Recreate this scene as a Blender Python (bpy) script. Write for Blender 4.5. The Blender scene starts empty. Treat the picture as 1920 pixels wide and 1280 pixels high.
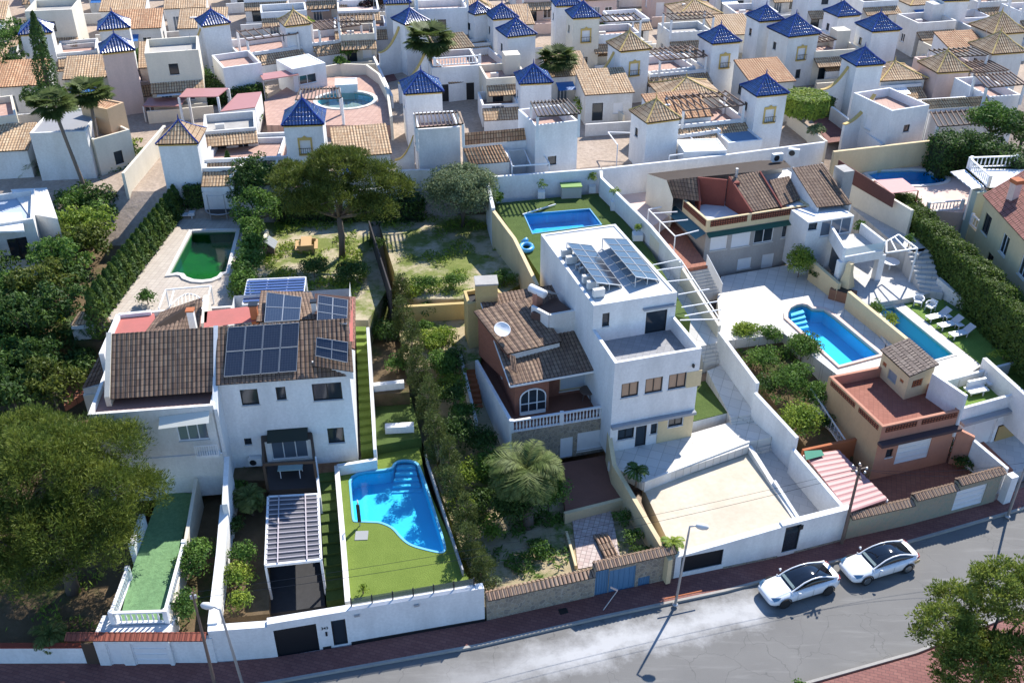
import bpy, math, random
import numpy as np
from mathutils import Vector, Matrix
from mathutils.geometry import tessellate_polygon
R = math.radians
SC = bpy.context.scene
COL = SC.collection
random.seed(7)
# ---------------------------------------------------------------- camera, sky, sun, exposure
F, TH, CH = 1854.0, R(32.5), 43.0
cd = bpy.data.cameras.new('camera'); cam = bpy.data.objects.new('camera', cd); COL.objects.link(cam)
cd.sensor_width = 36.0; cd.lens = F/1920*36; cd.clip_end = 1200; cd.clip_start = 0.5
cam.location = (0, 0, CH); cam.rotation_euler = (R(90)-TH, 0, 0)
SC.camera = cam
SUN_AZ, SUN_EL = R(30.4), R(44)      # azimuth clockwise from +Y
w = bpy.data.worlds.new('World'); SC.world = w; w.use_nodes = True
nt = w.node_tree; nt.nodes.clear()
sky = nt.nodes.new('ShaderNodeTexSky'); sky.sky_type = 'NISHITA'; sky.sun_disc = False
sky.sun_elevation = SUN_EL; sky.sun_rotation = SUN_AZ; sky.air_density = 1.0; sky.dust_density = 0.0; sky.ozone_density = 8.0
bg = nt.nodes.new('ShaderNodeBackground'); bg.inputs[1].default_value = 0.148
wo = nt.nodes.new('ShaderNodeOutputWorld'); nt.links.new(sky.outputs[0], bg.inputs[0]); nt.links.new(bg.outputs[0], wo.inputs[0])
sd = bpy.data.lights.new('sun', 'SUN'); sd.energy = 4.8; sd.angle = R(0.5); sd.color = (1.0, 0.95, 0.87)
so = bpy.data.objects.new('sun', sd); COL.objects.link(so)
sdir = Vector((math.sin(SUN_AZ)*math.cos(SUN_EL), math.cos(SUN_AZ)*math.cos(SUN_EL), math.sin(SUN_EL)))
so.rotation_euler = sdir.to_track_quat('Z', 'Y').to_euler(); so.location = (30, 60, 80)
vs = SC.view_settings; vs.view_transform = 'Standard'; vs.look = 'None'; vs.exposure = 0.8; vs.gamma = 1
try:
    SC.cycles.max_bounces = 6; SC.cycles.diffuse_bounces = 3; SC.cycles.transparent_max_bounces = 12
    SC.cycles.caustics_reflective = False; SC.cycles.caustics_refractive = False
except Exception: pass
FW = Vector((0, math.cos(TH), -math.sin(TH))); UP = Vector((0, math.sin(TH), math.cos(TH)))
def W(x, y, z=0.0):          # surveyed point: photo position at a known height -> world point
    d = FW*F + Vector((1, 0, 0))*(x-960) + UP*(640-y)
    t = (z-CH)/d.z
    return Vector((d.x*t, d.y*t, z))
def top(b, y):               # height of the vertical through b at photo row y
    lo, hi = -20.0, 60.0
    for _ in range(50):
        m = (lo+hi)/2; v = Vector((b[0], b[1], m-CH))
        if 640-F*v.dot(UP)/v.dot(FW) > y: lo = m
        else: hi = m
    return lo
# ---------------------------------------------------------------- materials
MT = {}
def _new(name):
    m = bpy.data.materials.new(name); m.use_nodes = True; n = m.node_tree.nodes; l = m.node_tree.links
    return m, n, l, n['Principled BSDF']
def _rgb(c): return (c[0], c[1], c[2], 1)
def _geo(n, l, uv=False):
    if uv:
        t = n.new('ShaderNodeTexCoord'); return t.outputs['UV']
    g = n.new('ShaderNodeNewGeometry'); return g.outputs['Position']
def _noise(n, l, co, sc, det=3, rough=.6):
    t = n.new('ShaderNodeTexNoise'); t.inputs['Scale'].default_value = sc; t.inputs['Detail'].default_value = det
    t.inputs['Roughness'].default_value = rough; l.new(co, t.inputs['Vector']); return t.outputs['Fac']
def _mix(n, l, f, a, b, mode='MIX'):
    m = n.new('ShaderNodeMix'); m.data_type = 'RGBA'; m.blend_type = mode
    if isinstance(f, (int, float)): m.inputs[0].default_value = f
    else: l.new(f, m.inputs[0])
    for s, v in ((6, a), (7, b)):
        if isinstance(v, (tuple, list)): m.inputs[s].default_value = _rgb(v)
        else: l.new(v, m.inputs[s])
    return m.outputs[2]
def _ramp(n, l, f, a, b):
    m = n.new('ShaderNodeMapRange'); m.inputs[1].default_value = a; m.inputs[2].default_value = b; l.new(f, m.inputs[0]); return m.outputs[0]
def _bump(n, l, bs, h, st=.3, dist=.02):
    b = n.new('ShaderNodeBump'); b.inputs['Strength'].default_value = st; b.inputs['Distance'].default_value = dist
    l.new(h, b.inputs['Height']); l.new(b.outputs[0], bs.inputs['Normal'])
def plaster(name, c, dirt=.14, rough=.85, sc=.7, dcol=None):
    if name in MT: return MT[name]
    m, n, l, b = _new(name); co = _geo(n, l)
    mp = n.new('ShaderNodeMapping'); mp.inputs['Scale'].default_value = (1, 1, .35); l.new(co, mp.inputs[0])
    f = _ramp(n, l, _noise(n, l, mp.outputs[0], sc, 6, .65), .38, .68)
    d = dcol or tuple(x*(1-dirt*2) for x in c)
    f2 = _ramp(n, l, _noise(n, l, co, sc*9, 4), .35, .75)
    c1 = _mix(n, l, f, c, tuple(c[i]*.45+d[i]*.55 for i in range(3))); c2 = _mix(n, l, f2, c1, tuple(x*(1-dirt*.7) for x in c))
    fm = n.new('ShaderNodeMath'); fm.operation = 'MULTIPLY'; fm.inputs[1].default_value = .45; l.new(f2, fm.inputs[0])
    c2 = _mix(n, l, fm.outputs[0], c1, d)
    l.new(c2, b.inputs['Base Color']); b.inputs['Roughness'].default_value = rough
    b.inputs['Specular IOR Level'].default_value = .25
    _bump(n, l, b, _noise(n, l, co, 14, 3), .15, .01)
    MT[name] = m; return m
def plain(name, c, rough=.5, metal=0.0, spec=.5, coat=0.0):
    if name in MT: return MT[name]
    m, n, l, b = _new(name); co = _geo(n, l)
    f = _noise(n, l, co, 3.0, 4)
    l.new(_mix(n, l, f, tuple(x*.86 for x in c), c), b.inputs['Base Color'])
    b.inputs['Roughness'].default_value = rough; b.inputs['Metallic'].default_value = metal
    b.inputs['Specular IOR Level'].default_value = spec; b.inputs['Coat Weight'].default_value = coat; b.inputs['Coat Roughness'].default_value = .05
    MT[name] = m; return m
def brick(name, c1, c2, mort, w=.3, h=.15, ms=.02, uv=True, rough=.8, bump=.4, spec=.3, rot=0, off=.5, var=(1, 1, 1), vs=.5):
    if name in MT: return MT[name]
    m, n, l, b = _new(name); co = _geo(n, l, uv)
    mp = n.new('ShaderNodeMapping'); mp.inputs['Rotation'].default_value = (0, 0, rot); l.new(co, mp.inputs[0])
    t = n.new('ShaderNodeTexBrick'); t.inputs['Scale'].default_value = 1; t.inputs['Brick Width'].default_value = w; t.inputs['Row Height'].default_value = h
    t.inputs['Mortar Size'].default_value = ms; t.inputs['Mortar Smooth'].default_value = .3; t.offset = off; l.new(mp.outputs[0], t.inputs['Vector'])
    t.inputs['Color1'].default_value = _rgb(c1); t.inputs['Color2'].default_value = _rgb(c2); t.inputs['Mortar'].default_value = _rgb(mort)
    g = _geo(n, l); f = _ramp(n, l, _noise(n, l, g, vs, 5, .65), .35, .7)
    l.new(_mix(n, l, f, t.outputs['Color'], _mix(n, l, .45, t.outputs['Color'], var, 'MULTIPLY')), b.inputs['Base Color'])
    b.inputs['Roughness'].default_value = rough; b.inputs['Specular IOR Level'].default_value = spec
    inv = n.new('ShaderNodeMath'); inv.operation = 'SUBTRACT'; inv.inputs[0].default_value = 1; l.new(t.outputs['Fac'], inv.inputs[1])
    _bump(n, l, b, inv.outputs[0], bump, .02)
    MT[name] = m; return m
def stone(name, c1, c2, mort, sc=3.0):
    if name in MT: return MT[name]
    m, n, l, b = _new(name); co = _geo(n, l)
    v = n.new('ShaderNodeTexVoronoi'); v.inputs['Scale'].default_value = sc; l.new(co, v.inputs['Vector'])
    e = n.new('ShaderNodeTexVoronoi'); e.feature = 'DISTANCE_TO_EDGE'; e.inputs['Scale'].default_value = sc; l.new(co, e.inputs['Vector'])
    s = n.new('ShaderNodeSeparateColor'); l.new(v.outputs['Color'], s.inputs[0])
    cc = _mix(n, l, s.outputs[0], c1, c2); f = _ramp(n, l, e.outputs['Distance'], .02, .07)
    l.new(_mix(n, l, f, mort, cc), b.inputs['Base Color']); b.inputs['Roughness'].default_value = .9
    _bump(n, l, b, f, .5, .03); MT[name] = m; return m
def turf(name, c1, c2, sc=2.0, c3=None, t3=(.55, .7), rough=.95, fine=30):
    if name in MT: return MT[name]
    m, n, l, b = _new(name); co = _geo(n, l)
    f = _ramp(n, l, _noise(n, l, co, sc, 5, .7), .35, .68); c = _mix(n, l, f, c1, c2)
    g = _noise(n, l, co, fine, 3, .7); c = _mix(n, l, .5, c, _mix(n, l, _ramp(n, l, g, .3, .7), (.55, .55, .5), (1.3, 1.3, 1.2)), 'MULTIPLY')
    if c3: c = _mix(n, l, _ramp(n, l, _noise(n, l, co, sc*.28, 6, .7), *t3), c, c3)
    l.new(c, b.inputs['Base Color']); b.inputs['Roughness'].default_value = rough; b.inputs['Specular IOR Level'].default_value = .15
    _bump(n, l, b, g, .8, .05); MT[name] = m; return m
def foliage(name, c1, c2, c3, sc=.8, trans=.35):
    if name in MT: return MT[name]
    m, n, l, b = _new(name); g = n.new('ShaderNodeNewGeometry')
    t = n.new('ShaderNodeTexNoise'); t.inputs['Scale'].default_value = sc; t.inputs['Detail'].default_value = 3; l.new(g.outputs['Position'], t.inputs['Vector'])
    c = _mix(n, l, _ramp(n, l, t.outputs['Fac'], .38, .64), c1, c2)
    c = _mix(n, l, _ramp(n, l, g.outputs['Random Per Island'], .45, 1.0), c, c3)
    l.new(c, b.inputs['Base Color']); b.inputs['Roughness'].default_value = .6; b.inputs['Specular IOR Level'].default_value = .25
    tr = n.new('ShaderNodeBsdfTranslucent'); l.new(c, tr.inputs[0]); mx = n.new('ShaderNodeMixShader'); mx.inputs[0].default_value = trans
    l.new(b.outputs[0], mx.inputs[1]); l.new(tr.outputs[0], mx.inputs[2]); l.new(mx.outputs[0], n['Material Output'].inputs[0])
    MT[name] = m; return m
def water(name, tint):
    if name in MT: return MT[name]
    m, n, l, b = _new(name); co = _geo(n, l)
    tr = n.new('ShaderNodeBsdfTransparent'); tr.inputs[0].default_value = _rgb(tint)
    gl = n.new('ShaderNodeBsdfGlossy'); gl.inputs['Roughness'].default_value = .04
    fr = n.new('ShaderNodeFresnel'); fr.inputs[0].default_value = 1.33
    bm = n.new('ShaderNodeBump'); bm.inputs['Strength'].default_value = .12; bm.inputs['Distance'].default_value = .03; l.new(_noise(n, l, co, 3.5, 3), bm.inputs['Height'])
    l.new(bm.outputs[0], gl.inputs['Normal']); l.new(bm.outputs[0], fr.inputs['Normal'])
    mx = n.new('ShaderNodeMixShader'); l.new(fr.outputs[0], mx.inputs[0]); l.new(tr.outputs[0], mx.inputs[1]); l.new(gl.outputs[0], mx.inputs[2])
    l.new(mx.outputs[0], n['Material Output'].inputs[0]); n.remove(b); MT[name] = m; return m
def glass(name, c=(.02, .03, .04), rough=.08):
    if name in MT: return MT[name]
    m, n, l, b = _new(name); b.inputs['Base Color'].default_value = _rgb(c); b.inputs['Roughness'].default_value = rough
    b.inputs['Specular IOR Level'].default_value = .8; MT[name] = m; return m
def clear(name, tint=(.8, .85, .85), a=.75):
    if name in MT: return MT[name]
    m, n, l, b = _new(name); tr = n.new('ShaderNodeBsdfTransparent'); mx = n.new('ShaderNodeMixShader'); mx.inputs[0].default_value = a
    b.inputs['Base Color'].default_value = _rgb(tint); b.inputs['Roughness'].default_value = .15
    l.new(b.outputs[0], mx.inputs[1]); l.new(tr.outputs[0], mx.inputs[2]); l.new(mx.outputs[0], n['Material Output'].inputs[0]); MT[name] = m; return m
WHITE = plaster('white_render', (.78, .78, .77), .17)
WHITE2 = plaster('old_white_render', (.74, .73, .70), .16, dcol=(.5, .47, .42))
CREAMW = plaster('ivory_render', (.72, .66, .54), .12)
CREAM = plaster('cream_render', (.66, .53, .32), .12)
YELL = plaster('yellow_render', (.56, .42, .19), .14)
ORANGE = plaster('orange_render', (.50, .24, .16), .14)
TERRA = plaster('terracotta_render', (.42, .14, .06), .12)
PINKW = plaster('pinkish_render', (.68, .52, .45), .14)
GREYR = plaster('grey_render', (.33, .34, .36), .12)
CONC = plaster('concrete', (.42, .40, .37), .2)
REDR = plaster('red_roof_coating', (.45, .14, .12), .16, dcol=(.32, .12, .10))
REDW = plaster('brown_red_render', (.22, .065, .05), .15)
REDB = plaster('red_painted_wall', (.28, .06, .035), .12)
BLUEB = plain('blue_paint', (.03, .15, .42), .5)
TILE = brick('brown_roof_tile', (.17, .11, .08), (.26, .18, .125), (.04, .026, .018), .25, .36, .022, var=(.6, .5, .4), off=0, vs=1.2)
TILEO = brick('orange_roof_tile', (.48, .25, .13), (.60, .38, .22), (.11, .055, .03), .25, .40, .03, var=(.6, .5, .4), vs=1.5, off=0)
TILEP = brick('sandy_roof_tile', (.50, .33, .19), (.60, .45, .29), (.12, .07, .04), .25, .40, .03, var=(.6, .5, .4), vs=1.5, off=0)
TILEB = brick('blue_glazed_tile', (.016, .045, .15), (.026, .07, .22), (.006, .012, .04), .25, .40, .03, var=(.5, .6, .8), rough=.22, spec=.8, vs=1.5, off=0)
PANEL = brick('solar_cells', (.020, .026, .042), (.024, .031, .048), (.07, .08, .10), .16, .16, .006, rough=.15, spec=.9, bump=.0, off=0)
REDBRICK = brick('dark_red_brick', (.23, .085, .055), (.28, .11, .07), (.15, .08, .055), .24, .08, .01, uv=True)
LATTICE = brick('terracotta_lattice', (.26, .08, .045), (.32, .11, .06), (.06, .02, .012), .22, .2, .05, uv=True, off=0)
STONEW = stone('stone_masonry', (.34, .28, .20), (.20, .17, .14), (.36, .32, .26), 4.0)
STONEG = stone('grey_green_stone', (.26, .27, .20), (.34, .28, .20), (.30, .27, .22), 4.2)
PAVER = brick('red_pavers', (.20, .082, .07), (.25, .11, .09), (.12, .06, .055), .4, .2, .015, uv=False, var=(.7, .6, .6), rot=.28)
BEIGEP = brick('beige_pavers', (.42, .36, .30), (.48, .42, .35), (.30, .26, .22), .4, .4, .015, uv=False, rot=.1, off=0)
GREYP = brick('grey_stone_tiles', (.46, .45, .43), (.54, .52, .49), (.34, .33, .31), .9, .6, .012, uv=False, rot=.35)
WHITEP = brick('pale_terrace_tiles', (.54, .52, .48), (.63, .60, .55), (.40, .38, .34), .8, .8, .02, uv=False, rot=.35, off=0)
TERRAP = brick('terracotta_paving', (.26, .10, .065), (.32, .13, .08), (.16, .07, .05), .3, .3, .012, uv=False, rot=.3, off=0)
TOWNP = brick('rose_paving', (.40, .25, .20), (.46, .30, .24), (.30, .2, .17), .5, .5, .02, uv=False, rot=.2, off=0, vs=.2)
SAND = plaster('beige_coating', (.60, .53, .42), .24, sc=.35, dcol=(.44, .36, .26))
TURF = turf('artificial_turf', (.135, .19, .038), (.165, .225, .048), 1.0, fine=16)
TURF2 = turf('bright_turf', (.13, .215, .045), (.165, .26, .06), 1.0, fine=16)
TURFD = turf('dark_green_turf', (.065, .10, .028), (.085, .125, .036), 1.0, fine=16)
COURT = turf('green_court_paint', (.13, .24, .12), (.16, .28, .14), .5, fine=5)
WEEDS = turf('weedy_ground', (.14, .175, .045), (.22, .24, .08), 1.2, (.46, .39, .27), (.45, .58))
DRYG = turf('dry_garden_soil', (.44, .36, .24), (.36, .29, .18), 1.5, (.10, .15, .03), (.5, .62))
SOIL = turf('brown_soil', (.12, .085, .05), (.17, .12, .075), 1.2, (.05, .08, .02), (.5, .68))
WATER = water('pool_water', (.72, .95, 1.0))
WATERG = water('algae_water', (.28, .70, .42))
BASIN = brick('pool_mosaic', (.06, .50, .82), (.08, .58, .88), (.06, .44, .74), .5, .5, .01, uv=False, off=0, bump=0)
BASIND = brick('deep_blue_mosaic', (.04, .44, .82), (.06, .54, .88), (.07, .54, .84), .5, .5, .01, uv=False, off=0, bump=0)
BASING = plaster('algae_basin', (.055, .26, .09), .3, sc=.3, dcol=(.02, .13, .10))
COPE = plaster('pool_coping', (.66, .63, .58), .1)
GLASS = glass('dark_glass'); GLASSB = glass('blue_grey_glass', (.10, .13, .17)); GLASSW = glass('painted_reflection_glass', (.30, .19, .13), .2)  # last glass: a warm reflection is put into its base colour
DARKF = plain('black_metal', (.02, .022, .026), .4, .3); WHITEF = plain('white_lacquer', (.78, .78, .78), .35)
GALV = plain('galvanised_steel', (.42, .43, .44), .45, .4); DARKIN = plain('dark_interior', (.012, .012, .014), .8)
WOODD = plain('dark_wood', (.07, .045, .03), .7); WOODL = plain('light_wood', (.50, .32, .14), .7); WOODG = plain('weathered_wood', (.16, .11, .085), .85)
BLUEF = plain('faded_blue_metal', (.10, .22, .36), .5); BARK = plain('bark', (.13, .10, .075), .9); PALMB = plain('palm_bark', (.17, .13, .10), .9)
GREENF = plain('dark_green_metal', (.02, .09, .06), .6)
PINE = foliage('pine_needles', (.105, .15, .022), (.19, .225, .035), (.05, .08, .014), .6)
PINE2 = foliage('dark_pine_needles', (0.088, 0.121, 0.02), (0.154, 0.182, 0.031), (0.05, 0.072, 0.013), .6)
LEAF = foliage('mid_green_leaves', (0.081, 0.163, 0.029), (0.163, 0.276, 0.049), (0.049, 0.098, 0.02), .9)
LEAFY = foliage('yellow_green_leaves', (0.186, 0.286, 0.036), (0.315, 0.386, 0.051), (0.1, 0.157, 0.029), .9)
LEAFD = foliage('dark_hedge_leaves', (0.049, 0.101, 0.022), (0.097, 0.167, 0.035), (0.024, 0.053, 0.014), 1.2)
OLIVE = foliage('grey_olive_leaves', (0.163, 0.211, 0.098), (0.26, 0.309, 0.163), (0.09, 0.122, 0.057), .8)
PALMD = foliage('dark_palm_fronds', (.085, .125, .03), (.13, .17, .045), (.05, .075, .02), 1.5)
HEDGE = foliage('clipped_hedge_leaves', (0.084, 0.138, 0.022), (0.132, 0.192, 0.034), (0.048, 0.084, 0.017), 1.0)
PALM = foliage('palm_fronds', (.105, .15, .035), (.19, .225, .07), (.055, .08, .02), 1.5)
# ---------------------------------------------------------------- mesh building
def V(p, z=None): return Vector((p[0], p[1], z if z is not None else (p[2] if len(p) > 2 else 0)))
class MB:
    def __init__(s): s.v = []; s.f = []; s.uv = []
    def poly(s, pts, uv=None):
        i = len(s.v); s.v += [tuple(p) for p in pts]; s.f.append(tuple(range(i, i+len(pts)))); s.uv.append(uv); return s
    def quad(s, a, b, c, d):   # with metric uv
        a, b, c, d = map(Vector, (a, b, c, d)); w = (b-a).length; h = (d-a).length
        return s.poly((a, b, c, d), ((0, 0), (w, 0), (w, h), (0, h)))
    def prism(s, pts, z0, z1, bottom=False, cap=True):
        n = len(pts); ar = sum(pts[i][0]*pts[(i+1) % n][1]-pts[(i+1) % n][0]*pts[i][1] for i in range(n))
        if ar < 0: pts = pts[::-1]
        zt = z1 if isinstance(z1, (list, tuple)) else [z1]*n
        if ar < 0 and isinstance(z1, (list, tuple)): zt = zt[::-1]
        for i in range(n):
            j = (i+1) % n; s.quad((pts[i][0], pts[i][1], z0), (pts[j][0], pts[j][1], z0), (pts[j][0], pts[j][1], zt[j]), (pts[i][0], pts[i][1], zt[i]))
        if cap: s.poly([(pts[i][0], pts[i][1], zt[i]) for i in range(n)], [(p[0], p[1]) for p in pts])
        if bottom: s.poly([(p[0], p[1], z0) for p in pts[::-1]])
        return s
    def wall(s, p, q, t, z0, z1, z1b=None, off=0.0):  # off: shift along outward normal (right of p->q)
        p, q = Vector((p[0], p[1])), Vector((q[0], q[1])); u = (q-p).normalized(); n = Vector((u.y, -u.x))
        a, b = p+n*(off+t/2), q+n*(off+t/2); c, d = q+n*(off-t/2), p+n*(off-t/2)
        zb = z1 if z1b is None else z1b
        return s.prism([a, b, c, d], z0, [z1, zb, zb, z1], True)
    def box(s, c, sz, rz=0.0):
        cx, cy, cz = c; a, b = sz[0]/2, sz[1]/2; co, si = math.cos(rz), math.sin(rz)
        pts = [(cx+x*co-y*si, cy+x*si+y*co) for x, y in ((-a, -b), (a, -b), (a, b), (-a, b))]
        return s.prism(pts, cz-sz[2]/2, cz+sz[2]/2, True)
    def bar(s, a, b, w, h=None):   # box-section bar between 3d points
        a, b = Vector(a), Vector(b); h = h or w; d = (b-a).normalized()
        x = d.cross(Vector((0, 0, 1)));
        if x.length < 1e-3: x = Vector((1, 0, 0))
        x.normalize(); y = x.cross(d).normalized(); x = x*w/2; y = y*h/2
        A = [a-x-y, a+x-y, a+x+y, a-x+y]; B = [v+(b-a) for v in A]
        for i in range(4): s.quad(A[i], A[(i+1) % 4], B[(i+1) % 4], B[i])
        s.poly(A[::-1]); s.poly(B); return s
    def tube(s, pts, r, n=8):
        rs = r if isinstance(r, (list, tuple)) else [r]*len(pts); rings = []
        for i, p in enumerate(pts):
            p = Vector(p); d = Vector(pts[min(i+1, len(pts)-1)])-Vector(pts[max(i-1, 0)]); d.normalize()
            x = d.cross(Vector((0, 0, 1)))
            if x.length < 1e-3: x = Vector((1, 0, 0))
            x.normalize(); y = d.cross(x); k = len(s.v)
            s.v += [tuple(p+(x*math.cos(2*math.pi*j/n)+y*math.sin(2*math.pi*j/n))*rs[i]) for j in range(n)]; rings.append(k)
        for a, b in zip(rings, rings[1:]):
            for j in range(n): s.f.append((a+j, a+(j+1) % n, b+(j+1) % n, b+j)); s.uv.append(None)
        s.f.append(tuple(rings[0]+j for j in range(n))[::-1]); s.uv.append(None)
        s.f.append(tuple(rings[-1]+j for j in range(n))); s.uv.append(None); return s
    def lathe(s, prof, c=(0, 0, 0), n=10):
        k = len(s.v)
        for r, z in prof: s.v += [(c[0]+r*math.cos(2*math.pi*j/n), c[1]+r*math.sin(2*math.pi*j/n), c[2]+z) for j in range(n)]
        for i in range(len(prof)-1):
            for j in range(n): s.f.append((k+i*n+j, k+i*n+(j+1) % n, k+(i+1)*n+(j+1) % n, k+(i+1)*n+j)); s.uv.append(None)
        s.f.append(tuple(k+j for j in range(n))[::-1]); s.uv.append(None)
        e = k+(len(prof)-1)*n; s.f.append(tuple(e+j for j in range(n))); s.uv.append(None); return s
    def corr(s, A, B, C, D, pitch=.28, amp=.05, tri=False, thick=.08):
        # barrel-tiled slope: A-B eave, D-C top (tri: C is the apex); columns run up the slope
        A, B, C, D = map(Vector, (A, B, C, D if D is not None else C)); w = (B-A).length; n = max(4, int(w/pitch)); k = 4
        nr = (B-A).cross((C+D)/2-A).normalized()
        if nr.z < 0: nr = -nr
        if tri:
            u = (B-A)/w; ap = C-A; bx = ap.dot(u)/w; slope = ap-u*ap.dot(u)
        N = n*k; prev = None; seg = 3 if tri else 1
        for i in range(N+1):
            t = i/N; off = nr*(amp*abs(math.sin(math.pi*t*n)))
            if tri:
                tm = t/bx if t < bx else (1-t)/(1-bx); tm = max(0.0, min(1, tm))
                row = []
                for q in range(seg+1):
                    h = tm*q/seg; row.append(A+(B-A)*t+slope*h+off-Vector((0, 0, 1))*(.25*slope.length*.35*h*(1-h)*1.6))
            else: row = [A.lerp(B, t)+off, D.lerp(C, t)+off]
            if prev:
                for q in range(len(row)-1):
                    a, b, c, d = prev[q], row[q], row[q+1], prev[q+1]
                    u0, u1 = (i-1)/N*w, i/N*w; ba = A+(B-A)*((i-1)/N); bb = A+(B-A)*t
                    s.poly((a, b, c, d), ((u0, (a-ba).length), (u1, (b-bb).length), (u1, (c-bb).length), (u0, (d-ba).length)))
                s.poly((prev[0]-nr*thick, row[0]-nr*thick, row[0], prev[0]))
            prev = row
        if not tri: s.poly((A-nr*thick, D-nr*thick, C-nr*thick, B-nr*thick)); s.poly((A, D, D-nr*thick, A-nr*thick)); s.poly((B, B-nr*thick, C-nr*thick, C)); s.poly((D, C, C-nr*thick, D-nr*thick))
        return s
    def build(s, name, mat, parent=None, smooth=False):
        me = bpy.data.meshes.new(name); o = bpy.data.objects.new(name, me)
        off = Vector((0, 0, 0))
        if parent is not None:
            p = parent
            while p: off += Vector(p.location); p = p.parent
        vv = [(a[0]-off.x, a[1]-off.y, a[2]-off.z) for a in s.v]
        me.from_pydata(vv, [], s.f)
        if any(u for u in s.uv):
            ul = me.uv_layers.new(name='UVMap'); arr = np.zeros(len(me.loops)*2, dtype=np.float32); k = 0
            for fi, f in enumerate(s.f):
                u = s.uv[fi]
                if u:
                    for j in range(len(f)): arr[2*(k+j)] = u[j][0]; arr[2*(k+j)+1] = u[j][1]
                k += len(f)
            ul.data.foreach_set('uv', arr)
        me.materials.append(mat)
        if smooth: me.polygons.foreach_set('use_smooth', [True]*len(me.polygons))
        me.update(); COL.objects.link(o)
        if parent is not None: o.parent = parent
        return o
def thing(name, label, cat, loc, group=None):
    o = bpy.data.objects.new(name, None); COL.objects.link(o); o.location = (loc[0], loc[1], loc[2] if len(loc) > 2 else 0)
    o.empty_display_size = .3; o['label'] = label; o['category'] = cat
    if group: o['group'] = group
    return o
def tag(o, label, cat, group=None):
    o['label'] = label; o['category'] = cat
    if group: o['group'] = group
    return o
def struct(o): o['kind'] = 'structure'; return o
def stuff(o, label, cat): o['kind'] = 'stuff'; o['label'] = label; o['category'] = cat; return o
def clone(o, loc=None, rz=None, parent=None):
    c = o.copy(); COL.objects.link(c)
    if parent is not None: c.parent = parent
    if loc is not None: c.location = loc
    if rz is not None: c.rotation_euler = (0, 0, rz)
    for ch in [x for x in o.children]: clone(ch, None, None, c)
    return c
def PX(l, z): return [W(x, y, z) for x, y in l]
def slab(name, mat, pix, z, holes=None, depth=4.5, world=False, side=None):
    if side: slab('terrace_base', side, pix, z-.06, None, depth, world); depth = .05
    pts = pix if world else PX(pix, z)
    if not world: pts = [Vector((p[0], max(p[1], wl(max(-69, min(74, p[0])))+.3), z)) for p in pts]; pts = [Vector((p[0], p[1])) for p in pts]
    mb = MB()
    if holes:
        hs = [[Vector((p[0], p[1])) for p in h] for h in holes]
        loops = [[Vector((p.x, p.y, 0)) for p in L] for L in [pts]+hs]; flat = [p for L in loops for p in L]
        for t in tessellate_polygon(loops):
            a, b, c = [flat[i] for i in t]
            if (b-a).cross(c-a).z < 0: b, c = c, b
            mb.poly([(p.x, p.y, z) for p in (a, b, c)], [(p.x, p.y) for p in (a, b, c)])
        mb2 = MB().prism(pts, z-depth, z, cap=False); k = len(mb.v)
        mb.v += mb2.v; mb.f += [tuple(i+k for i in f) for f in mb2.f]; mb.uv += mb2.uv
    else: mb.prism(pts, z-depth, z)
    return struct(mb.build(name, mat))
class Fr:      # frame of a vertical wall, p left, q right as seen from outside
    def __init__(s, p, q):
        s.p = Vector((p[0], p[1], 0)); s.q = Vector((q[0], q[1], 0)); s.L = (s.q-s.p).length; s.u = (s.q-s.p)/s.L; s.n = Vector((s.u.y, -s.u.x, 0))
    def pt(s, u, z, d=0): r = s.p+s.u*u+s.n*d; return Vector((r.x, r.y, z))
    def px(s, x, y):
        d = FW*F+Vector((1, 0, 0))*(x-960)+UP*(640-y); c = Vector((0, 0, CH)); t = (s.p-c).dot(s.n)/d.dot(s.n); h = c+d*t
        return (h-s.p).dot(s.u), h.z
def uzrect(fr, r):      # r = (x0,y0,x1,y1) photo corners, or ('m', u0, z0, u1, z1)
    if r[0] == 'm': return r[1:]
    u0, z1 = fr.px(r[0], r[1]); u1, z0 = fr.px(r[2], r[3]); return (min(u0, u1), min(z0, z1), max(u0, u1), max(z0, z1))
STY = {  # style: part name, frame, pane, mullions, transoms
 'dark': ('window', DARKF, GLASS, 1, 0), 'sq': ('window', DARKF, GLASS, 0, 0), 'white': ('window', WHITEF, GLASS, 1, 0), 'shut': ('window', WHITEF, WHITEF, 0, 0),
 'shutg': ('window', CREAM, plain('grey_blind', (.42, .46, .50), .6), 0, 0), 'reflect': ('window', DARKF, GLASSW, 1, 0), 'ddoor': ('door', DARKF, GLASS, 0, 0),
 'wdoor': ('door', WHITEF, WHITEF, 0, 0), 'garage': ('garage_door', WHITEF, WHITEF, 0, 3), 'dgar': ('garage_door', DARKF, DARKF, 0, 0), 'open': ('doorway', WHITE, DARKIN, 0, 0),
 'slide': ('sliding_door', WHITEF, GLASSB, 2, 0), 'block': ('glass_block_window', plain('block_joint', (.4, .42, .36), .5), GLASSB, 5, 2), 'bdoor': ('door', BLUEF, BLUEF, 4, 0),
 'gdoor': ('door', GREYR, plain('grey_door', (.25, .28, .31), .6), 0, 0), 'vent': ('vent', TERRA, DARKIN, 3, 2)}
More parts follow.
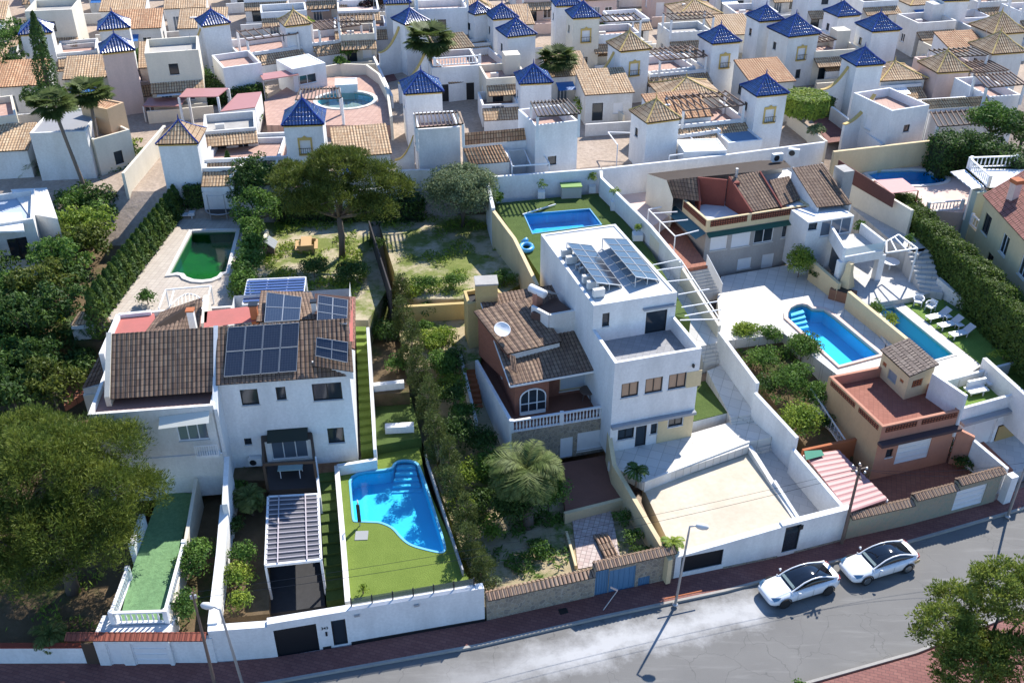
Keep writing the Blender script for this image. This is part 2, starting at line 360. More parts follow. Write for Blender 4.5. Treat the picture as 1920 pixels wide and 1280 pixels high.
def bars(mb, fr, r, w, d, t, mull, tran):
    u0, z0, u1, z1 = r
    def bx(a, b, c, e): # rect solid from depth d to d+t
        P = [fr.pt(a, b, d), fr.pt(c, b, d), fr.pt(c, e, d), fr.pt(a, e, d)]; Q = [fr.pt(a, b, d+t), fr.pt(c, b, d+t), fr.pt(c, e, d+t), fr.pt(a, e, d+t)]
        mb.poly(Q); mb.poly(P[::-1])
        for i in range(4): mb.poly((P[i], P[(i+1) % 4], Q[(i+1) % 4], Q[i]))
    bx(u0, z0, u1, z0+w); bx(u0, z1-w, u1, z1); bx(u0, z0+w, u0+w, z1-w); bx(u1-w, z0+w, u1, z1-w)
    for i in range(mull):
        m = u0+(u1-u0)*(i+1)/(mull+1); bx(m-w*.4, z0+w, m+w*.4, z1-w)
    for i in range(tran):
        m = z0+(z1-z0)*(i+1)/(tran+1); bx(u0+w, m-w*.3, u1-w, m+w*.3)
def opening(parent, fr, r, style, d=-.12, w=.07):
    nm, fm, pm, mu, tr = STY[style]
    mb = MB(); bars(mb, fr, r, w, d, .06, mu, tr); f = mb.build(nm, fm, parent)
    u0, z0, u1, z1 = r; MB().quad(fr.pt(u0, z0, d+.02), fr.pt(u1, z0, d+.02), fr.pt(u1, z1, d+.02), fr.pt(u0, z1, d+.02)).build('leaf' if 'door' in nm else 'pane', pm, f)
    if nm == 'window' or nm == 'sliding_door':
        s = MB(); s.poly  # sill
        a = [fr.pt(u0-.05, z0-.07, .06), fr.pt(u1+.05, z0-.07, .06), fr.pt(u1+.05, z0-.005, .06), fr.pt(u0-.05, z0-.005, .06)]
        b = [fr.pt(u0-.05, z0-.07, -.02), fr.pt(u1+.05, z0-.07, -.02), fr.pt(u1+.05, z0-.005, -.02), fr.pt(u0-.05, z0-.005, -.02)]
        s.poly(a)
        for i in range(4): s.poly((b[i], b[(i+1) % 4], a[(i+1) % 4], a[i]))
        s.build('sill', COPE, f)
    return f
def facade(mb, fr, outline, holes, rev=.15):
    loops = [[Vector(p+(0,)) for p in outline]]+[[Vector((a, b, 0)), Vector((c, b, 0)), Vector((c, d, 0)), Vector((a, d, 0))] for a, b, c, d in holes]
    flat = [p for L in loops for p in L]
    for t in tessellate_polygon(loops):
        a, b, c = [flat[i] for i in t]
        if (b-a).cross(c-a).z < 0: b, c = c, b
        mb.poly([fr.pt(p.x, p.y) for p in (a, b, c)], [(p.x, p.y) for p in (a, b, c)])
    for a, b, c, d in holes:
        C = [(a, b), (c, b), (c, d), (a, d)]
        for i in range(4):
            p, q = C[i], C[(i+1) % 4]; mb.poly((fr.pt(*p), fr.pt(*q), fr.pt(q[0], q[1], -rev), fr.pt(p[0], p[1], -rev)))
def block(parent, pts, z0, z1, mat, wins=(), par=0.0, roofmat=None, pt=.2, wallname='wall', roofname='roof', tops=None, skip=()):
    """walls round pts (FL, FR, BR, BL ccw) with real openings; wins = (side, rect, style)"""
    n = len(pts); mb = MB(); H = {i: [] for i in range(n)}; todo = []
    zt = tops or [z1]*n
    for side, r, st in wins:
        fr = Fr(pts[side], pts[(side+1) % n]); rr = list(uzrect(fr, r)); rr[0] = max(rr[0], .08); rr[2] = min(rr[2], fr.L-.08)
        rr[1] = max(rr[1], z0+.02); rr[3] = min(rr[3], min(zt[side], zt[(side+1) % n])-.08)
        if rr[2]-rr[0] < .2 or rr[3]-rr[1] < .2: print('bad window', parent.name, side, r, rr); continue
        H[side].append(rr); todo.append((fr, rr, st))
    for i in range(n):
        if i in skip: continue
        fr = Fr(pts[i], pts[(i+1) % n]); facade(mb, fr, [(0, z0), (fr.L, z0), (fr.L, zt[(i+1) % n]), (0, zt[i])], H[i])
    rz = z1-par
    if par > 0:
        c = sum((Vector((p[0], p[1])) for p in pts), Vector((0, 0)))/n; inn = []
        for i in range(n):
            a, b, d = [Vector((p[0], p[1])) for p in (pts[i-1], pts[i], pts[(i+1) % n])]
            e1 = (b-a).normalized(); e2 = (d-b).normalized(); n1 = Vector((-e1.y, e1.x)); n2 = Vector((-e2.y, e2.x)); 
            if i in skip: inn.append(b+n1*pt if (i-1) % n not in skip else b); continue
            if (i-1) % n in skip: inn.append(b+n2*pt); continue
            m = (n1+n2); k = pt/max(.3, m.dot(n1)); inn.append(b+m*k)
        for i in range(n):
            j = (i+1) % n
            if i in skip: continue
            mb.poly((V(pts[i], z1), V(pts[j], z1), V(inn[j], z1), V(inn[i], z1))); mb.poly((V(inn[i], z1), V(inn[j], z1), V(inn[j], rz-.02), V(inn[i], rz-.02)))
        rp = inn
    else: rp = pts
    o = mb.build(wallname, mat, parent)
    if roofmat is not None:
        r = MB(); r.poly([V(rp[i], (rz if par > 0 else zt[i])) for i in range(n)], [(p[0], p[1]) for p in rp]); r.build(roofname, roofmat, parent)
    for fr, rr, st in todo: opening(parent, fr, rr, st)
    return o
def perp(a, b, d):     # rectangle FL,FR,BR,BL pushed back by d
    a, b = Vector((a[0], a[1])), Vector((b[0], b[1])); u = (b-a).normalized(); k = Vector((-u.y, u.x))*d
    return [a, b, b+k, a+k]
BAL = {}
def balustrade(parent, pts, h=.9, sp=.24, mat=WHITEF, posts=True, small=False):
    rail = MB(); pm = MB()
    key = round(h, 2)
    for a, b in zip(pts, pts[1:]):
        a, b = Vector(a), Vector(b); L = (b-a).length
        rail.bar(a+Vector((0, 0, h-.05)), b+Vector((0, 0, h-.05)), .17, .09); rail.bar(a+Vector((0, 0, .04)), b+Vector((0, 0, .04)), .16, .08)
        n = max(1, int(L/sp))
        for i in range(n):
            p = a.lerp(b, (i+.5)/n)
            if key not in BAL:
                hh = h-.14; o = MB().lathe([(.045, 0), (.045, .06*hh), (.03, .1*hh), (.07, .35*hh), (.06, .5*hh), (.032, .8*hh), (.05, .95*hh), (.045, hh)], (0, 0, .07), 8).build('baluster', mat, None, True)
                BAL[key] = o.data; bpy.data.objects.remove(o)
            q = bpy.data.objects.new('baluster', BAL[key]); COL.objects.link(q); q.parent = parent
            off = Vector((0, 0, 0)); pp = parent
            while pp: off += Vector(pp.location); pp = pp.parent
            q.location = p-off
    for p in pts:
        if posts: MB().box((p[0], p[1], p[2]+h/2+.03), (.24, .24, h+.06)).build('post', mat, parent)
    rail.build('rail', mat, parent)
def wallthing(label, mat, pts, t, z0, zs, name='garden_wall', cat='wall', cap=None, group=None):
    """a free-standing wall along pts, tops zs"""
    e = thing(name, label, cat, V(pts[0], z0), group); mb = MB(); cp = MB()
    zs = zs if isinstance(zs, (list, tuple)) else [zs]*len(pts)
    for i in range(len(pts)-1):
        mb.wall(pts[i], pts[i+1], t, z0, zs[i], zs[i+1])
        if cap: 
            cp.bar(V(pts[i], zs[i]+.035), V(pts[i+1], zs[i+1]+.035), t+.08, .07)
    mb.build('wall', mat, e)
    if cap: cp.build('coping', cap, e)
    return e
# ---------------------------------------------------------------- foliage
def leaves(pos, nrm, size, rng, asp=.6, jit=.9):
    """numpy quads: pos (N,3), nrm (N,3)"""
    N = len(pos); n = nrm+rng.normal(0, jit, (N, 3)); n /= np.linalg.norm(n, axis=1)[:, None]+1e-9
    t = rng.normal(0, 1, (N, 3)); t -= n*(t*n).sum(1)[:, None]; t /= np.linalg.norm(t, axis=1)[:, None]+1e-9; b = np.cross(n, t)
    s = size*rng.uniform(.6, 1.3, (N, 1)); a = t*s; c = b*s*asp
    return np.stack([pos-a, pos-c*.9, pos+a, pos+c], 1).reshape(-1, 3)
def mesh_np(name, verts, mat, parent, nq=None, extra=None):
    off = Vector((0, 0, 0)); p = parent
    while p: off += Vector(p.location); p = p.parent
    v = verts-np.array(off[:]); n = len(v)//4
    me = bpy.data.meshes.new(name); me.vertices.add(len(v)); me.vertices.foreach_set('co', v.astype(np.float32).ravel())
    me.loops.add(n*4); me.loops.foreach_set('vertex_index', np.arange(n*4, dtype=np.int32)); me.polygons.add(n)
    me.polygons.foreach_set('loop_start', np.arange(n, dtype=np.int32)*4)
    me.update(calc_edges=True); me.materials.append(mat); o = bpy.data.objects.new(name, me); COL.objects.link(o)
    if parent is not None: o.parent = parent
    return o
def needles(pos, nrm, size, rng, asp=.14, jit=.45):
    d = nrm+rng.normal(0, jit, (len(pos), 3))+np.array([0, 0, .25]); d /= np.linalg.norm(d, axis=1)[:, None]; m = np.cross(d, rng.normal(0, 1, (len(pos), 3))); m /= np.linalg.norm(m, axis=1)[:, None]+1e-9
    s = size*rng.uniform(.6, 1.4, (len(pos), 1)); return np.stack([pos-d*s, pos-m*s*asp, pos+d*s, pos+m*s*asp], 1).reshape(-1, 3)
def pine(label, base, lobes, mat, seed=1, tuft=(.35, .65), ntuft=40, per=260, leaf=.13, trunk=.3, bark=None, name='pine_tree', cat='pine', asp=.16, group=None, tflat=.75, zt=.5):
    """open crown of separate lobes on real limbs; lobe = (dx, dy, z, rx, ry, rz)"""
    rng = np.random.default_rng(seed); e = thing(name, label, cat, base, group); Q = []; b = Vector(base[:3]); cs_all = []
    for lx, ly, lz, rx, ry, rz in lobes:
        c = np.array([b.x+lx, b.y+ly, b.z+lz]); n = int(ntuft*(rx*ry+rx*rz+ry*rz)/3/1.2); d = rng.normal(0, 1, (n, 3)); d /= np.linalg.norm(d, axis=1)[:, None]; d[:, 2] = np.where(d[:, 2] < -.45, -d[:, 2], d[:, 2])
        cs = c+d*np.array([rx, ry, rz])*rng.uniform(.72, 1.08, (n, 1)); rs = rng.uniform(tuft[0], tuft[1], n); P, N = clump_pts(cs, rs, per, rng, tflat, .45); Q.append(needles(P, N, leaf, rng, asp)); cs_all.append((c, rx))
    mesh_np('crown', np.concatenate(Q), mat, e); mb = MB(); zz = max(l[2] for l in lobes)*zt; t = b+Vector((lobes[0][0]*.35, lobes[0][1]*.35, zz)); mb.tube([b-Vector((0, 0, .4)), b.lerp(t, .5)+Vector((.12, -.1, 0)), t], [trunk*1.25, trunk, trunk*.8], 9)
    for c, rx in cs_all:
        q = Vector(c); mb.tube([t-Vector((0, 0, .3)), t.lerp(q, .5)-Vector((0, 0, .25)), q], [trunk*.6, trunk*.4, trunk*.18], 6)
        for k in range(3): a = rng.uniform(0, 6.28); mb.tube([q, q+Vector((math.cos(a)*rx*.75, math.sin(a)*rx*.75, .3))], [trunk*.18, .03], 4)
    mb.build('trunk', bark or BARK, e, True); return e
def clump_pts(cs, rs, per, rng, flat=.8, fill=.35):
    P, N = [], []
    for c, r in zip(cs, rs):
        k = max(6, int(per*r*r)); d = rng.normal(0, 1, (k, 3)); d /= np.linalg.norm(d, axis=1)[:, None]
        d[:, 2] = np.where(d[:, 2] < -.3, -d[:, 2], d[:, 2])
        rr = r*np.where(rng.random(k) < fill, rng.uniform(.4, .9, k), rng.uniform(.88, 1.05, k)*(1+.12*np.sin(d[:, 0]*7+d[:, 1]*5)))
        p = d*rr[:, None]; p[:, 2] *= flat; P.append(p+c); N.append(d)
    return np.concatenate(P), np.concatenate(N)
def crown(name, c, r, mat, parent, rng, nclump=60, cr=(.5, .9), per=160, leaf=.13, asp=.5, shell=.75, flat=.8, top_only=True):
    c = np.array(c[:]); r = np.array(r); d = rng.normal(0, 1, (nclump, 3)); d /= np.linalg.norm(d, axis=1)[:, None]
    if top_only: d[:, 2] = np.where(d[:, 2] < -.35, -d[:, 2]*.6, d[:, 2])
    k = np.where(rng.random(nclump) < .8, rng.uniform(shell, 1.0, nclump), rng.uniform(.2, shell, nclump))
    cs = c+d*k[:, None]*r; rs = rng.uniform(cr[0], cr[1], nclump)
    P, N = clump_pts(cs, rs, per, rng, flat)
    return mesh_np(name, leaves(P, N, leaf, rng, asp), mat, parent), cs
def tree(label, base, r, zc, mat, cat='tree', name='tree', seed=1, nclump=60, cr=(.5, .9), per=160, leaf=.13, trunk=.18, asp=.5, limbs=8, group=None, flat=.8, bark=None, lean=(0, 0), shell=.75):
    """base: ground point; r crown radii; zc crown centre height above ground"""
    rng = np.random.default_rng(seed); e = thing(name, label, cat, base, group)
    c = (base[0]+lean[0], base[1]+lean[1], base[2]+zc)
    _, cs = crown('crown', c, r, mat, e, rng, nclump, cr, per, leaf, asp, shell, flat)
    mb = MB(); th = zc-r[2]*.35; b = Vector(base[:3]); t = Vector((c[0], c[1], base[2]+th))
    mb.tube([b-Vector((0, 0, .3)), b.lerp(t, .5)+Vector((.1*trunk, -.2*trunk, 0)), t], [trunk*1.3, trunk, trunk*.75], 8)
    for i in range(limbs):
        q = Vector(cs[int(rng.integers(len(cs)))]); mb.tube([t-Vector((0, 0, .1)), t.lerp(q, .5)+Vector((0, 0, -.15)), q], [trunk*.5, trunk*.35, trunk*.12], 5)
    mb.build('trunk', bark or BARK, e, True); return e
def bush(label, base, r, mat, seed=1, leaf=.1, per=240, cat='shrub', name='shrub', group=None, n=None, cr=None):
    rng = np.random.default_rng(seed); R0 = min(r); n = n or 14; e = thing(name, label, cat, base, group)
    crown('foliage', (base[0], base[1], base[2]+r[2]*.55), (r[0]*.75, r[1]*.75, r[2]*.6), mat, e, rng, n, cr or (R0*.35, R0*.6), per, leaf, .55, .5)
    MB().tube([V(base), V(base)+Vector((0, 0, r[2]*.7))], [.05, .03], 5).build('stem', BARK, e); return e
def hedge(label, pts, w, z0, z1, mat, seed=1, leaf=.09, dens=110, cat='hedge', rough=.18, group=None, name='hedge', zs=None):
    """clipped hedge along pts: leaf cards over the five faces of a dark core"""
    rng = np.random.default_rng(seed); Q = []; e = thing(name, label, cat, V(pts[0], z0), group); core = MB()
    zs = zs or [z1]*len(pts)
    for i in range(len(pts)-1):
        a, b = np.array([pts[i][0], pts[i][1]]), np.array([pts[i+1][0], pts[i+1][1]]); L = np.linalg.norm(b-a); u = (b-a)/L; nn = np.array([u[1], -u[0]])
        ha, hb = zs[i], zs[i+1]; core.wall(a, b, w*.8, z0, ha-.15, hb-.15); h = (ha+hb)/2-z0
        def add(s_, t_, z_, nx): # along, across, up fractions
            p = a+u*(s_*L)[:, None]+nn*(t_*w)[:, None]; H = ha+(hb-ha)*s_; z = z0+(H-z0)*z_
            Q.append(leaves(np.column_stack([p, z])+rng.normal(0, rough*.5, (len(s_), 3))+np.outer(np.sin(s_*L*2.3+t_*3)*np.sin(z_*h*2.1)*rough*.7, [0, 0, 1]), np.tile(nx, (len(s_), 1)), leaf, rng, .55, .7))
        k = int(dens*L*h); add(rng.random(k), np.full(k, .5), rng.random(k), [nn[0], nn[1], .3]); add(rng.random(k), np.full(k, -.5), rng.random(k), [-nn[0], -nn[1], .3])
        k = int(dens*L*w*1.6); add(rng.random(k), rng.uniform(-.5, .5, k), np.ones(k), [0, 0, 1])
        k = int(dens*w*h); add(np.zeros(k), rng.uniform(-.5, .5, k), rng.random(k), [-u[0], -u[1], .2]); add(np.ones(k), rng.uniform(-.5, .5, k), rng.random(k), [u[0], u[1], .2])
    o = mesh_np('foliage', np.concatenate(Q), mat, e)
    core.build('inner_core', plain('dark_hedge_core', (.02, .03, .012), .95), e); return e  # added solid dark core, blocks the view through the leaf cards
def palm(label, base, h, nf=26, fl=2.2, seed=1, top_=None, tr=.2, cat='palm', name='palm_tree', mat=None, fan=False, lw=.07, group=None, skirt=0):
    rng = np.random.default_rng(seed); e = thing(name, label, cat, base, group); b = V(base); t = V(top_) if top_ else b+Vector((0, 0, h))
    MB().tube([b-Vector((0, 0, .3)), b.lerp(t, .33)+Vector((.05, 0, 0)), b.lerp(t, .66), t], [tr*1.25, tr, tr*.85, tr*.9], 9).build('trunk', PALMB, e, True)
    Q = []
    for i in range(nf+skirt):
        az = 2.4*i+rng.uniform(-.2, .2); el = rng.uniform(.05, 1.25) if i < nf else rng.uniform(-1.2, -.6); L = fl*rng.uniform(.8, 1.1)*(1 if i < nf else .6)
        p = np.array(t[:]); hd = np.array([math.cos(az), math.sin(az), 0]); e_ = el; pts = [p.copy()]; ns = 9
        for s in range(ns):
            p = p+(hd*math.cos(e_)+np.array([0, 0, math.sin(e_)]))*L/ns; pts.append(p.copy()); e_ -= (.13 if fan else .22)*(1 if i < nf else .3)
        side = np.cross(hd, [0, 0, 1])
        if fan:   # fan palm: bare stalk then a burst of blades
            q0, q1 = pts[0], pts[5]; Q.append(np.array([q0-side*.02, q0+side*.02, q1+side*.015, q1-side*.015])); dr = (pts[6]-pts[4]); dr /= np.linalg.norm(dr); up = np.cross(side, dr)
            for a in np.linspace(-1.9, 1.9, 15):
                d = dr*math.cos(a)+side*math.sin(a); l = L*.48*(1-.12*abs(a)); m = np.cross(d, up); e2 = q1+d*l+np.array([0, 0, -.12*l]); mi = q1+d*l*.55
                Q.append(np.array([q1, mi-m*.075*L/2, e2, mi+m*.075*L/2]))
        else:
            for s in range(1, ns+1):
                for k in range(3):
                    q = pts[s-1]+(pts[s]-pts[s-1])*k/3; dr = pts[s]-pts[s-1]; dr = dr/np.linalg.norm(dr); ll = L*.30*math.sin(math.pi*min(1, (s+k/3)/(ns+1.2)))+.05
                    for sg in (-1, 1):
                        d = dr*.55+side*sg*.8+np.array([0, 0, -.25+.3*rng.random()]); d /= np.linalg.norm(d); m = np.cross(d, side); m /= np.linalg.norm(m)+1e-6; mi = q+d*ll*.4
                        Q.append(np.array([q, mi-dr*lw*.5, q+d*ll, mi+dr*lw*.5]))
    mesh_np('crown', np.concatenate(Q), mat or PALM, e); return e
# ================================================================ street and terrain
_w = lambda x, y: (W(x, y, 0).x, W(x, y, 0).y)
WL = [(-70, 35.2), (-21.7, 35.36), (-15.4, 35.4), (-12.83, 35.71), (-8.86, 36.5), (-1.55, 38.22), (4.3, 40.0), _w(1262, 1087), _w(1470, 1044), _w(1582, 1014), _w(1700, 987), _w(1850, 947), _w(1920, 915), (45, 55.0), (75, 71)]
KB = [(-70, 29), (-20, 32.6), (-12.46, 34.15), (-1.75, 36.57), (4.8, 38.5), (12.36, 40.53), (24.2, 44.49), (32.56, 47.5), (45, 52.8), (77, 68)]
NK = [(85, 60), (34, 41.2), (21.8, 36.07), (15.68, 34.15), (5, 30.5), (-70, 10)]
def wl(x):
    for a, b in zip(WL, WL[1:]):
        if a[0] <= x <= b[0]: return a[1]+(b[1]-a[1])*(x-a[0])/(b[0]-a[0])
    return WL[-1][1]
def asphalt():
    m, n, l, b = _new('asphalt'); co = _geo(n, l)
    c = _mix(n, l, _ramp(n, l, _noise(n, l, co, .35, 5, .6), .35, .7), (.155, .15, .143), (.18, .175, .166))
    c = _mix(n, l, _ramp(n, l, _noise(n, l, co, 30, 2), .3, .7), _mix(n, l, .25, c, (.05, .05, .05)), c)
    # lane-wise wear: position rotated to run along the street
    mp = n.new('ShaderNodeMapping'); mp.inputs['Rotation'].default_value = (0, 0, -.30); mp.inputs['Scale'].default_value = (.12, 1, 1); l.new(co, mp.inputs[0])
    c = _mix(n, l, _ramp(n, l, _noise(n, l, mp.outputs[0], 2.6, 4, .6), .55, .8), c, (.205, .20, .19))
    # cracks
    vc = n.new('ShaderNodeTexVoronoi'); vc.feature = 'DISTANCE_TO_EDGE'; vc.inputs['Scale'].default_value = .33
    ad = n.new('ShaderNodeVectorMath'); ad.operation = 'ADD'; nz = n.new('ShaderNodeTexNoise'); nz.inputs['Scale'].default_value = 1.3; l.new(co, nz.inputs['Vector']); l.new(co, ad.inputs[0]); l.new(nz.outputs['Color'], ad.inputs[1]); l.new(ad.outputs[0], vc.inputs['Vector'])
    k = _ramp(n, l, vc.outputs['Distance'], 0, .008); c = _mix(n, l, k, _mix(n, l, .35, c, (.03, .03, .03)), c)
    # spilt cement stain along the far gutter
    sx = n.new('ShaderNodeSeparateXYZ'); l.new(mp.outputs[0], sx.inputs[0])
    s2 = n.new('ShaderNodeSeparateXYZ'); l.new(co, s2.inputs[0])
    def M(op, a, b=None):
        q = n.new('ShaderNodeMath'); q.operation = op
        for i, v in enumerate((a, b)):
            if v is None: continue
            if isinstance(v, (int, float)): q.inputs[i].default_value = v
            else: l.new(v, q.inputs[i])
        return q.outputs[0]
    d = M('ABSOLUTE', M('SUBTRACT', M('SUBTRACT', s2.outputs[1], M('MULTIPLY', s2.outputs[0], .30)), 35.1))
    along = M('MULTIPLY', _ramp(n, l, s2.outputs[0], -6, 3), M('SUBTRACT', 1.0, _ramp(n, l, s2.outputs[0], 13.8, 15)))
    st = M('ADD', M('SUBTRACT', 1.15, M('MULTIPLY', d, .6)), M('MULTIPLY', M('SUBTRACT', _noise(n, l, co, .55, 8, .7), .5), 2.4))
    st = M('MULTIPLY', _ramp(n, l, st, .2, 1.15), along)
    c = _mix(n, l, M('MULTIPLY', st, .7), c, (.50, .50, .50)); l.new(c, b.inputs['Base Color'])
    b.inputs['Roughness'].default_value = .85; b.inputs['Specular IOR Level'].default_value = .3; _bump(n, l, b, _noise(n, l, co, 40, 2), .3, .01); return m
ASPH = asphalt()
KERB = plaster('kerb_stone', (.36, .34, .31), .18)
slab('road', ASPH, KB+[(85, 66)]+NK, 0.0, world=True, depth=1)
slab('pavement', PAVER, WL+KB[::-1], .14, world=True, depth=1)
slab('pavement', PAVER, [(85, 59.8), (34.1, 41.0), (21.9, 35.87), (15.78, 33.95), (5.1, 30.3), (-70, 9.8), (-70, -20), (85, -20)], .14, world=True, depth=1)
kb = MB()
for L in (KB, [(p[0], p[1]) for p in NK[::-1]]):
    for a, b in zip(L, L[1:]): kb.wall(a, b, .16, -.3, .15)
struct(kb.build('kerb', KERB))
def prof(t):
    if t < 0: return 0
    return 7.6*min(1, t/38.0) if t < 38 else 7.6+.045*(t-38)
TG = MB(); gx = np.linspace(-190, 190, 77); gy = [0, .4, 2, 5, 9, 14, 19, 24, 29, 34, 38, 44, 52, 64, 80, 100, 130, 170, 230, 320, 450]
def gz(x, t): return prof(t)-(4.6 if t < 36 else (4.6-(t-36)/8*4.6 if t < 44 else 0)) if t > 2 else -.6
for i in range(len(gx)-1):
    for j in range(len(gy)-1):
        P4 = [(gx[a], wl(max(-69, min(74, gx[a])))+gy[b], gz(gx[a], gy[b])) for a, b in ((i, j), (i+1, j), (i+1, j+1), (i, j+1))]
        TG.poly(P4)
struct(TG.build('ground', turf('town_ground', (.34, .27, .22), (.42, .34, .29), .15, (.14, .14, .07), (.58, .7), fine=3)))
def patch(name, mat, l3, depth=2.5):
    p = [W(*q) for q in l3]; mb = MB(); mb.poly(p, [(v.x, v.y) for v in p]); n = len(p)
    for i in range(n): a, b = p[i], p[(i+1) % n]; mb.quad(V(a, a.z-depth), V(b, b.z-depth), b, a)
    return struct(mb.build(name, mat))
def steps(label, a, b, c, d, z0, z1, n, mat, cat='steps', risermat=None):
    """flight: a-b lowest tread edge (world xy), d-c top edge"""
    a, b, c, d = [Vector((p[0], p[1])) for p in (a, b, c, d)]; mb = MB()
    for i in range(n):
        t0, t1 = i/n, (i+1)/n; z = z0+(z1-z0)*(i+1)/n
        mb.prism([a.lerp(d, t0), b.lerp(c, t0), b.lerp(c, t1), a.lerp(d, t1)], min(z0, z1)-.6, z)
    o = mb.build('steps', mat); tag(o, label, cat); return o
# ================================================================ plot A (far left, beside the big pine)
wallthing('white street wall at the bottom left with a dark red capping behind it', 'x' and WHITE, [(-70, 35.3), (-22.6, 35.45)], .25, -.2, 1.35, cap=REDB)
e = thing('garage', 'low white garage under the green sports terrace with a white door and a side door', 'garage', (-20, 35.3, 0))
gpts = [W(190, 1250, 0), W(329, 1250, 0)]; gp = perp(gpts[0], gpts[1], 1.6)
block(e, gp, 0, 2.2, WHITE, [(0, (196, 1206, 236, 1249), 'wdoor'), (0, (243, 1207, 322, 1249), 'garage')], roofmat=WHITE)
cz = 2.3; mb = MB(); A, B = W(150, 1187, cz), W(400, 1187, cz); mb.corr(V(gp[0], 2.12)+Vector((-1.4, -.16, .1)), V(gp[1], 2.12)+Vector((2.0, -.16, .1)), V(gp[1], 2.4)+Vector((2.0, .28, 0)), V(gp[0], 2.4)+Vector((-1.4, .28, 0))); mb.build('tile_edge', brick('red_edge_tile', (.24, .07, .045), (.30, .09, .055), (.1, .03, .02), .25, .4, .02), e)
mb = MB(); mb.wall(V(gp[1]), V(gp[1])+Vector((2.2, 0, 0)), .25, -.2, 2.0, off=-.3); mb.build('side_wall', WHITE, e)
mb = MB(); mb.wall(V(gp[0])+Vector((-.75, 0, 0)), V(gp[0]), .1, 0, 1.7, off=-.15); mb.build('gate', WOODD, e)
slab('sports_court', COURT, [(224, 1166), (312, 1163), (345, 991), (372, 925), (300, 920), (245, 1075)], cz)
e = thing('balustrade', 'white balustrade round the front and sides of the green terrace', 'balustrade', W(214, 1180, cz))
balustrade(e, [W(244, 1085, cz), W(214, 1168, cz), W(315, 1165, cz), W(349, 1035, cz)], .85, .26)
wallthing('pinkish sunlit wall closing the right side of the green terrace', CREAMW, PX([(318, 1165), (346, 1040), (374, 925)], cz), .2, .5, [cz+.1, cz+.3, cz+1.2])
wallthing('short white wall on the left edge of the green terrace under the pine', WHITE, PX([(251, 1042), (272, 985)], cz), .3, .5, cz+.9)
slab('garden_soil', SOIL, [(-300, 1225), (190, 1216), (225, 1160), (330, 700), (150, 640), (-500, 640)], 1.0)
slab('garden_soil', SOIL, [(330, 1200), (398, 1190), (425, 930), (380, 920)], 1.2)
# ================================================================ plot B: long white street wall, garage, drive, lawn, pool
zB = 2.7
e = thing('street_wall', 'long bright white street wall with black garage door and black gate', 'wall', (-9, 36.5, 0))
b0, b1, b2 = W(404, 1251, 0), W(513, 1237, 0), W(910, 1167, 0)
b0 = Vector((-15.9, 35.42, 0)); b1 = Vector((-12.83, 35.71, 0)); b2 = Vector((-1.52, 38.25, 0))
bk = lambda p, d=.45: Vector((p.x-.1, p.y+d, 0))
block(e, [b0, b2 if False else b1.lerp(b2, 0), bk(b1), bk(b0)], 0, 2.5, WHITE, [], roofmat=WHITE, wallname='left_wall', roofname='left_wall_top')
block(e, [b1, b2, bk(b2, .4), bk(b1)], 0, zB, WHITE, [(0, (512, 1182, 600, 1219), 'dgar'), (0, (620, 1164, 653, 1206), 'ddoor')], roofmat=WHITE, wallname='wall', roofname='wall_top')
mb = MB(); fr = Fr(b1, b2); mb.wall(fr.pt(0, 0), fr.pt(fr.px(512, 1237)[0], 0), .05, 0, .28, off=.03)
u1 = fr.px(606, 1215)[0]; u2 = fr.px(621, 1212)[0]; mb.wall(fr.pt(u1, 0), fr.pt(u2, 0), .05, 0, .28, off=.03); u3 = fr.px(659, 1205)[0]; mb.wall(fr.pt(u3, 0), fr.pt(fr.L, 0), .05, 0, .3, off=.03); mb.build('plinth', DARKF, e)
def text(s, fr, u, z, size, mat, parent, name='house_number', d=.02):
    c = bpy.data.curves.new(name, 'FONT'); c.body = s; c.size = size; c.extrude = .01; o = bpy.data.objects.new(name, c); COL.objects.link(o)
    bpy.context.view_layer.update(); dg = bpy.context.evaluated_depsgraph_get(); me = bpy.data.meshes.new_from_object(o.evaluated_get(dg)); bpy.data.objects.remove(o)
    o = bpy.data.objects.new(name, me); COL.objects.link(o); me.materials.clear(); me.materials.append(mat)
    p = fr.pt(u, z, d); M = Matrix(((fr.u.x, 0, fr.n.x), (fr.u.y, 0, fr.n.y), (0, 1, 0))).to_4x4()
    me.transform(Matrix.Translation(p-Vector(parent.location))@M); o.parent = parent; return o
u, z = fr.px(602, 1180); text('343', fr, u, z, .26, DARKF, e)
u, z = fr.px(612, 1187); mb = MB(); mb.wall(fr.pt(u-.05, 0), fr.pt(u+.05, 0), .04, z-.15, z+.15, off=.03); mb.build('entry_phone', DARKF, e)
for (x, y) in ((669, 1152), (781, 1133)): u, z = fr.px(x, y); mb = MB(); mb.box(fr.pt(u, z, .05), (.28, .1, .12), .3); mb.build('wall_light', GALV, e)
e = thing('glass_railing', 'dark glass railing with black posts on top of the white street wall', 'railing', fr.pt(fr.px(658, 1120)[0], zB)); u0 = fr.px(658, 1128)[0]; mb = MB(); gp = MB()
for i in range(7): u = u0+(fr.L-.5-u0)*i/6; MB().bar(fr.pt(u, zB, -.3), fr.pt(u, zB+.6, -.3), .06).build('post', DARKF, e)
gp.quad(fr.pt(u0, zB+.06, -.3), fr.pt(fr.L-.5, zB+.06, -.3), fr.pt(fr.L-.5, zB+.55, -.3), fr.pt(u0, zB+.55, -.3)); gp.build('glass', clear('smoked_glass', (.10, .13, .13), .25), e)
wallthing('tall white dividing wall with sunlit top beside the front garden of the blue-shaded house', WHITE, [W(398, 1168, 2.6), W(413, 1040, 2.9), W(421, 945, 3.6)], .5, .2, [2.6, 2.9, 3.6])
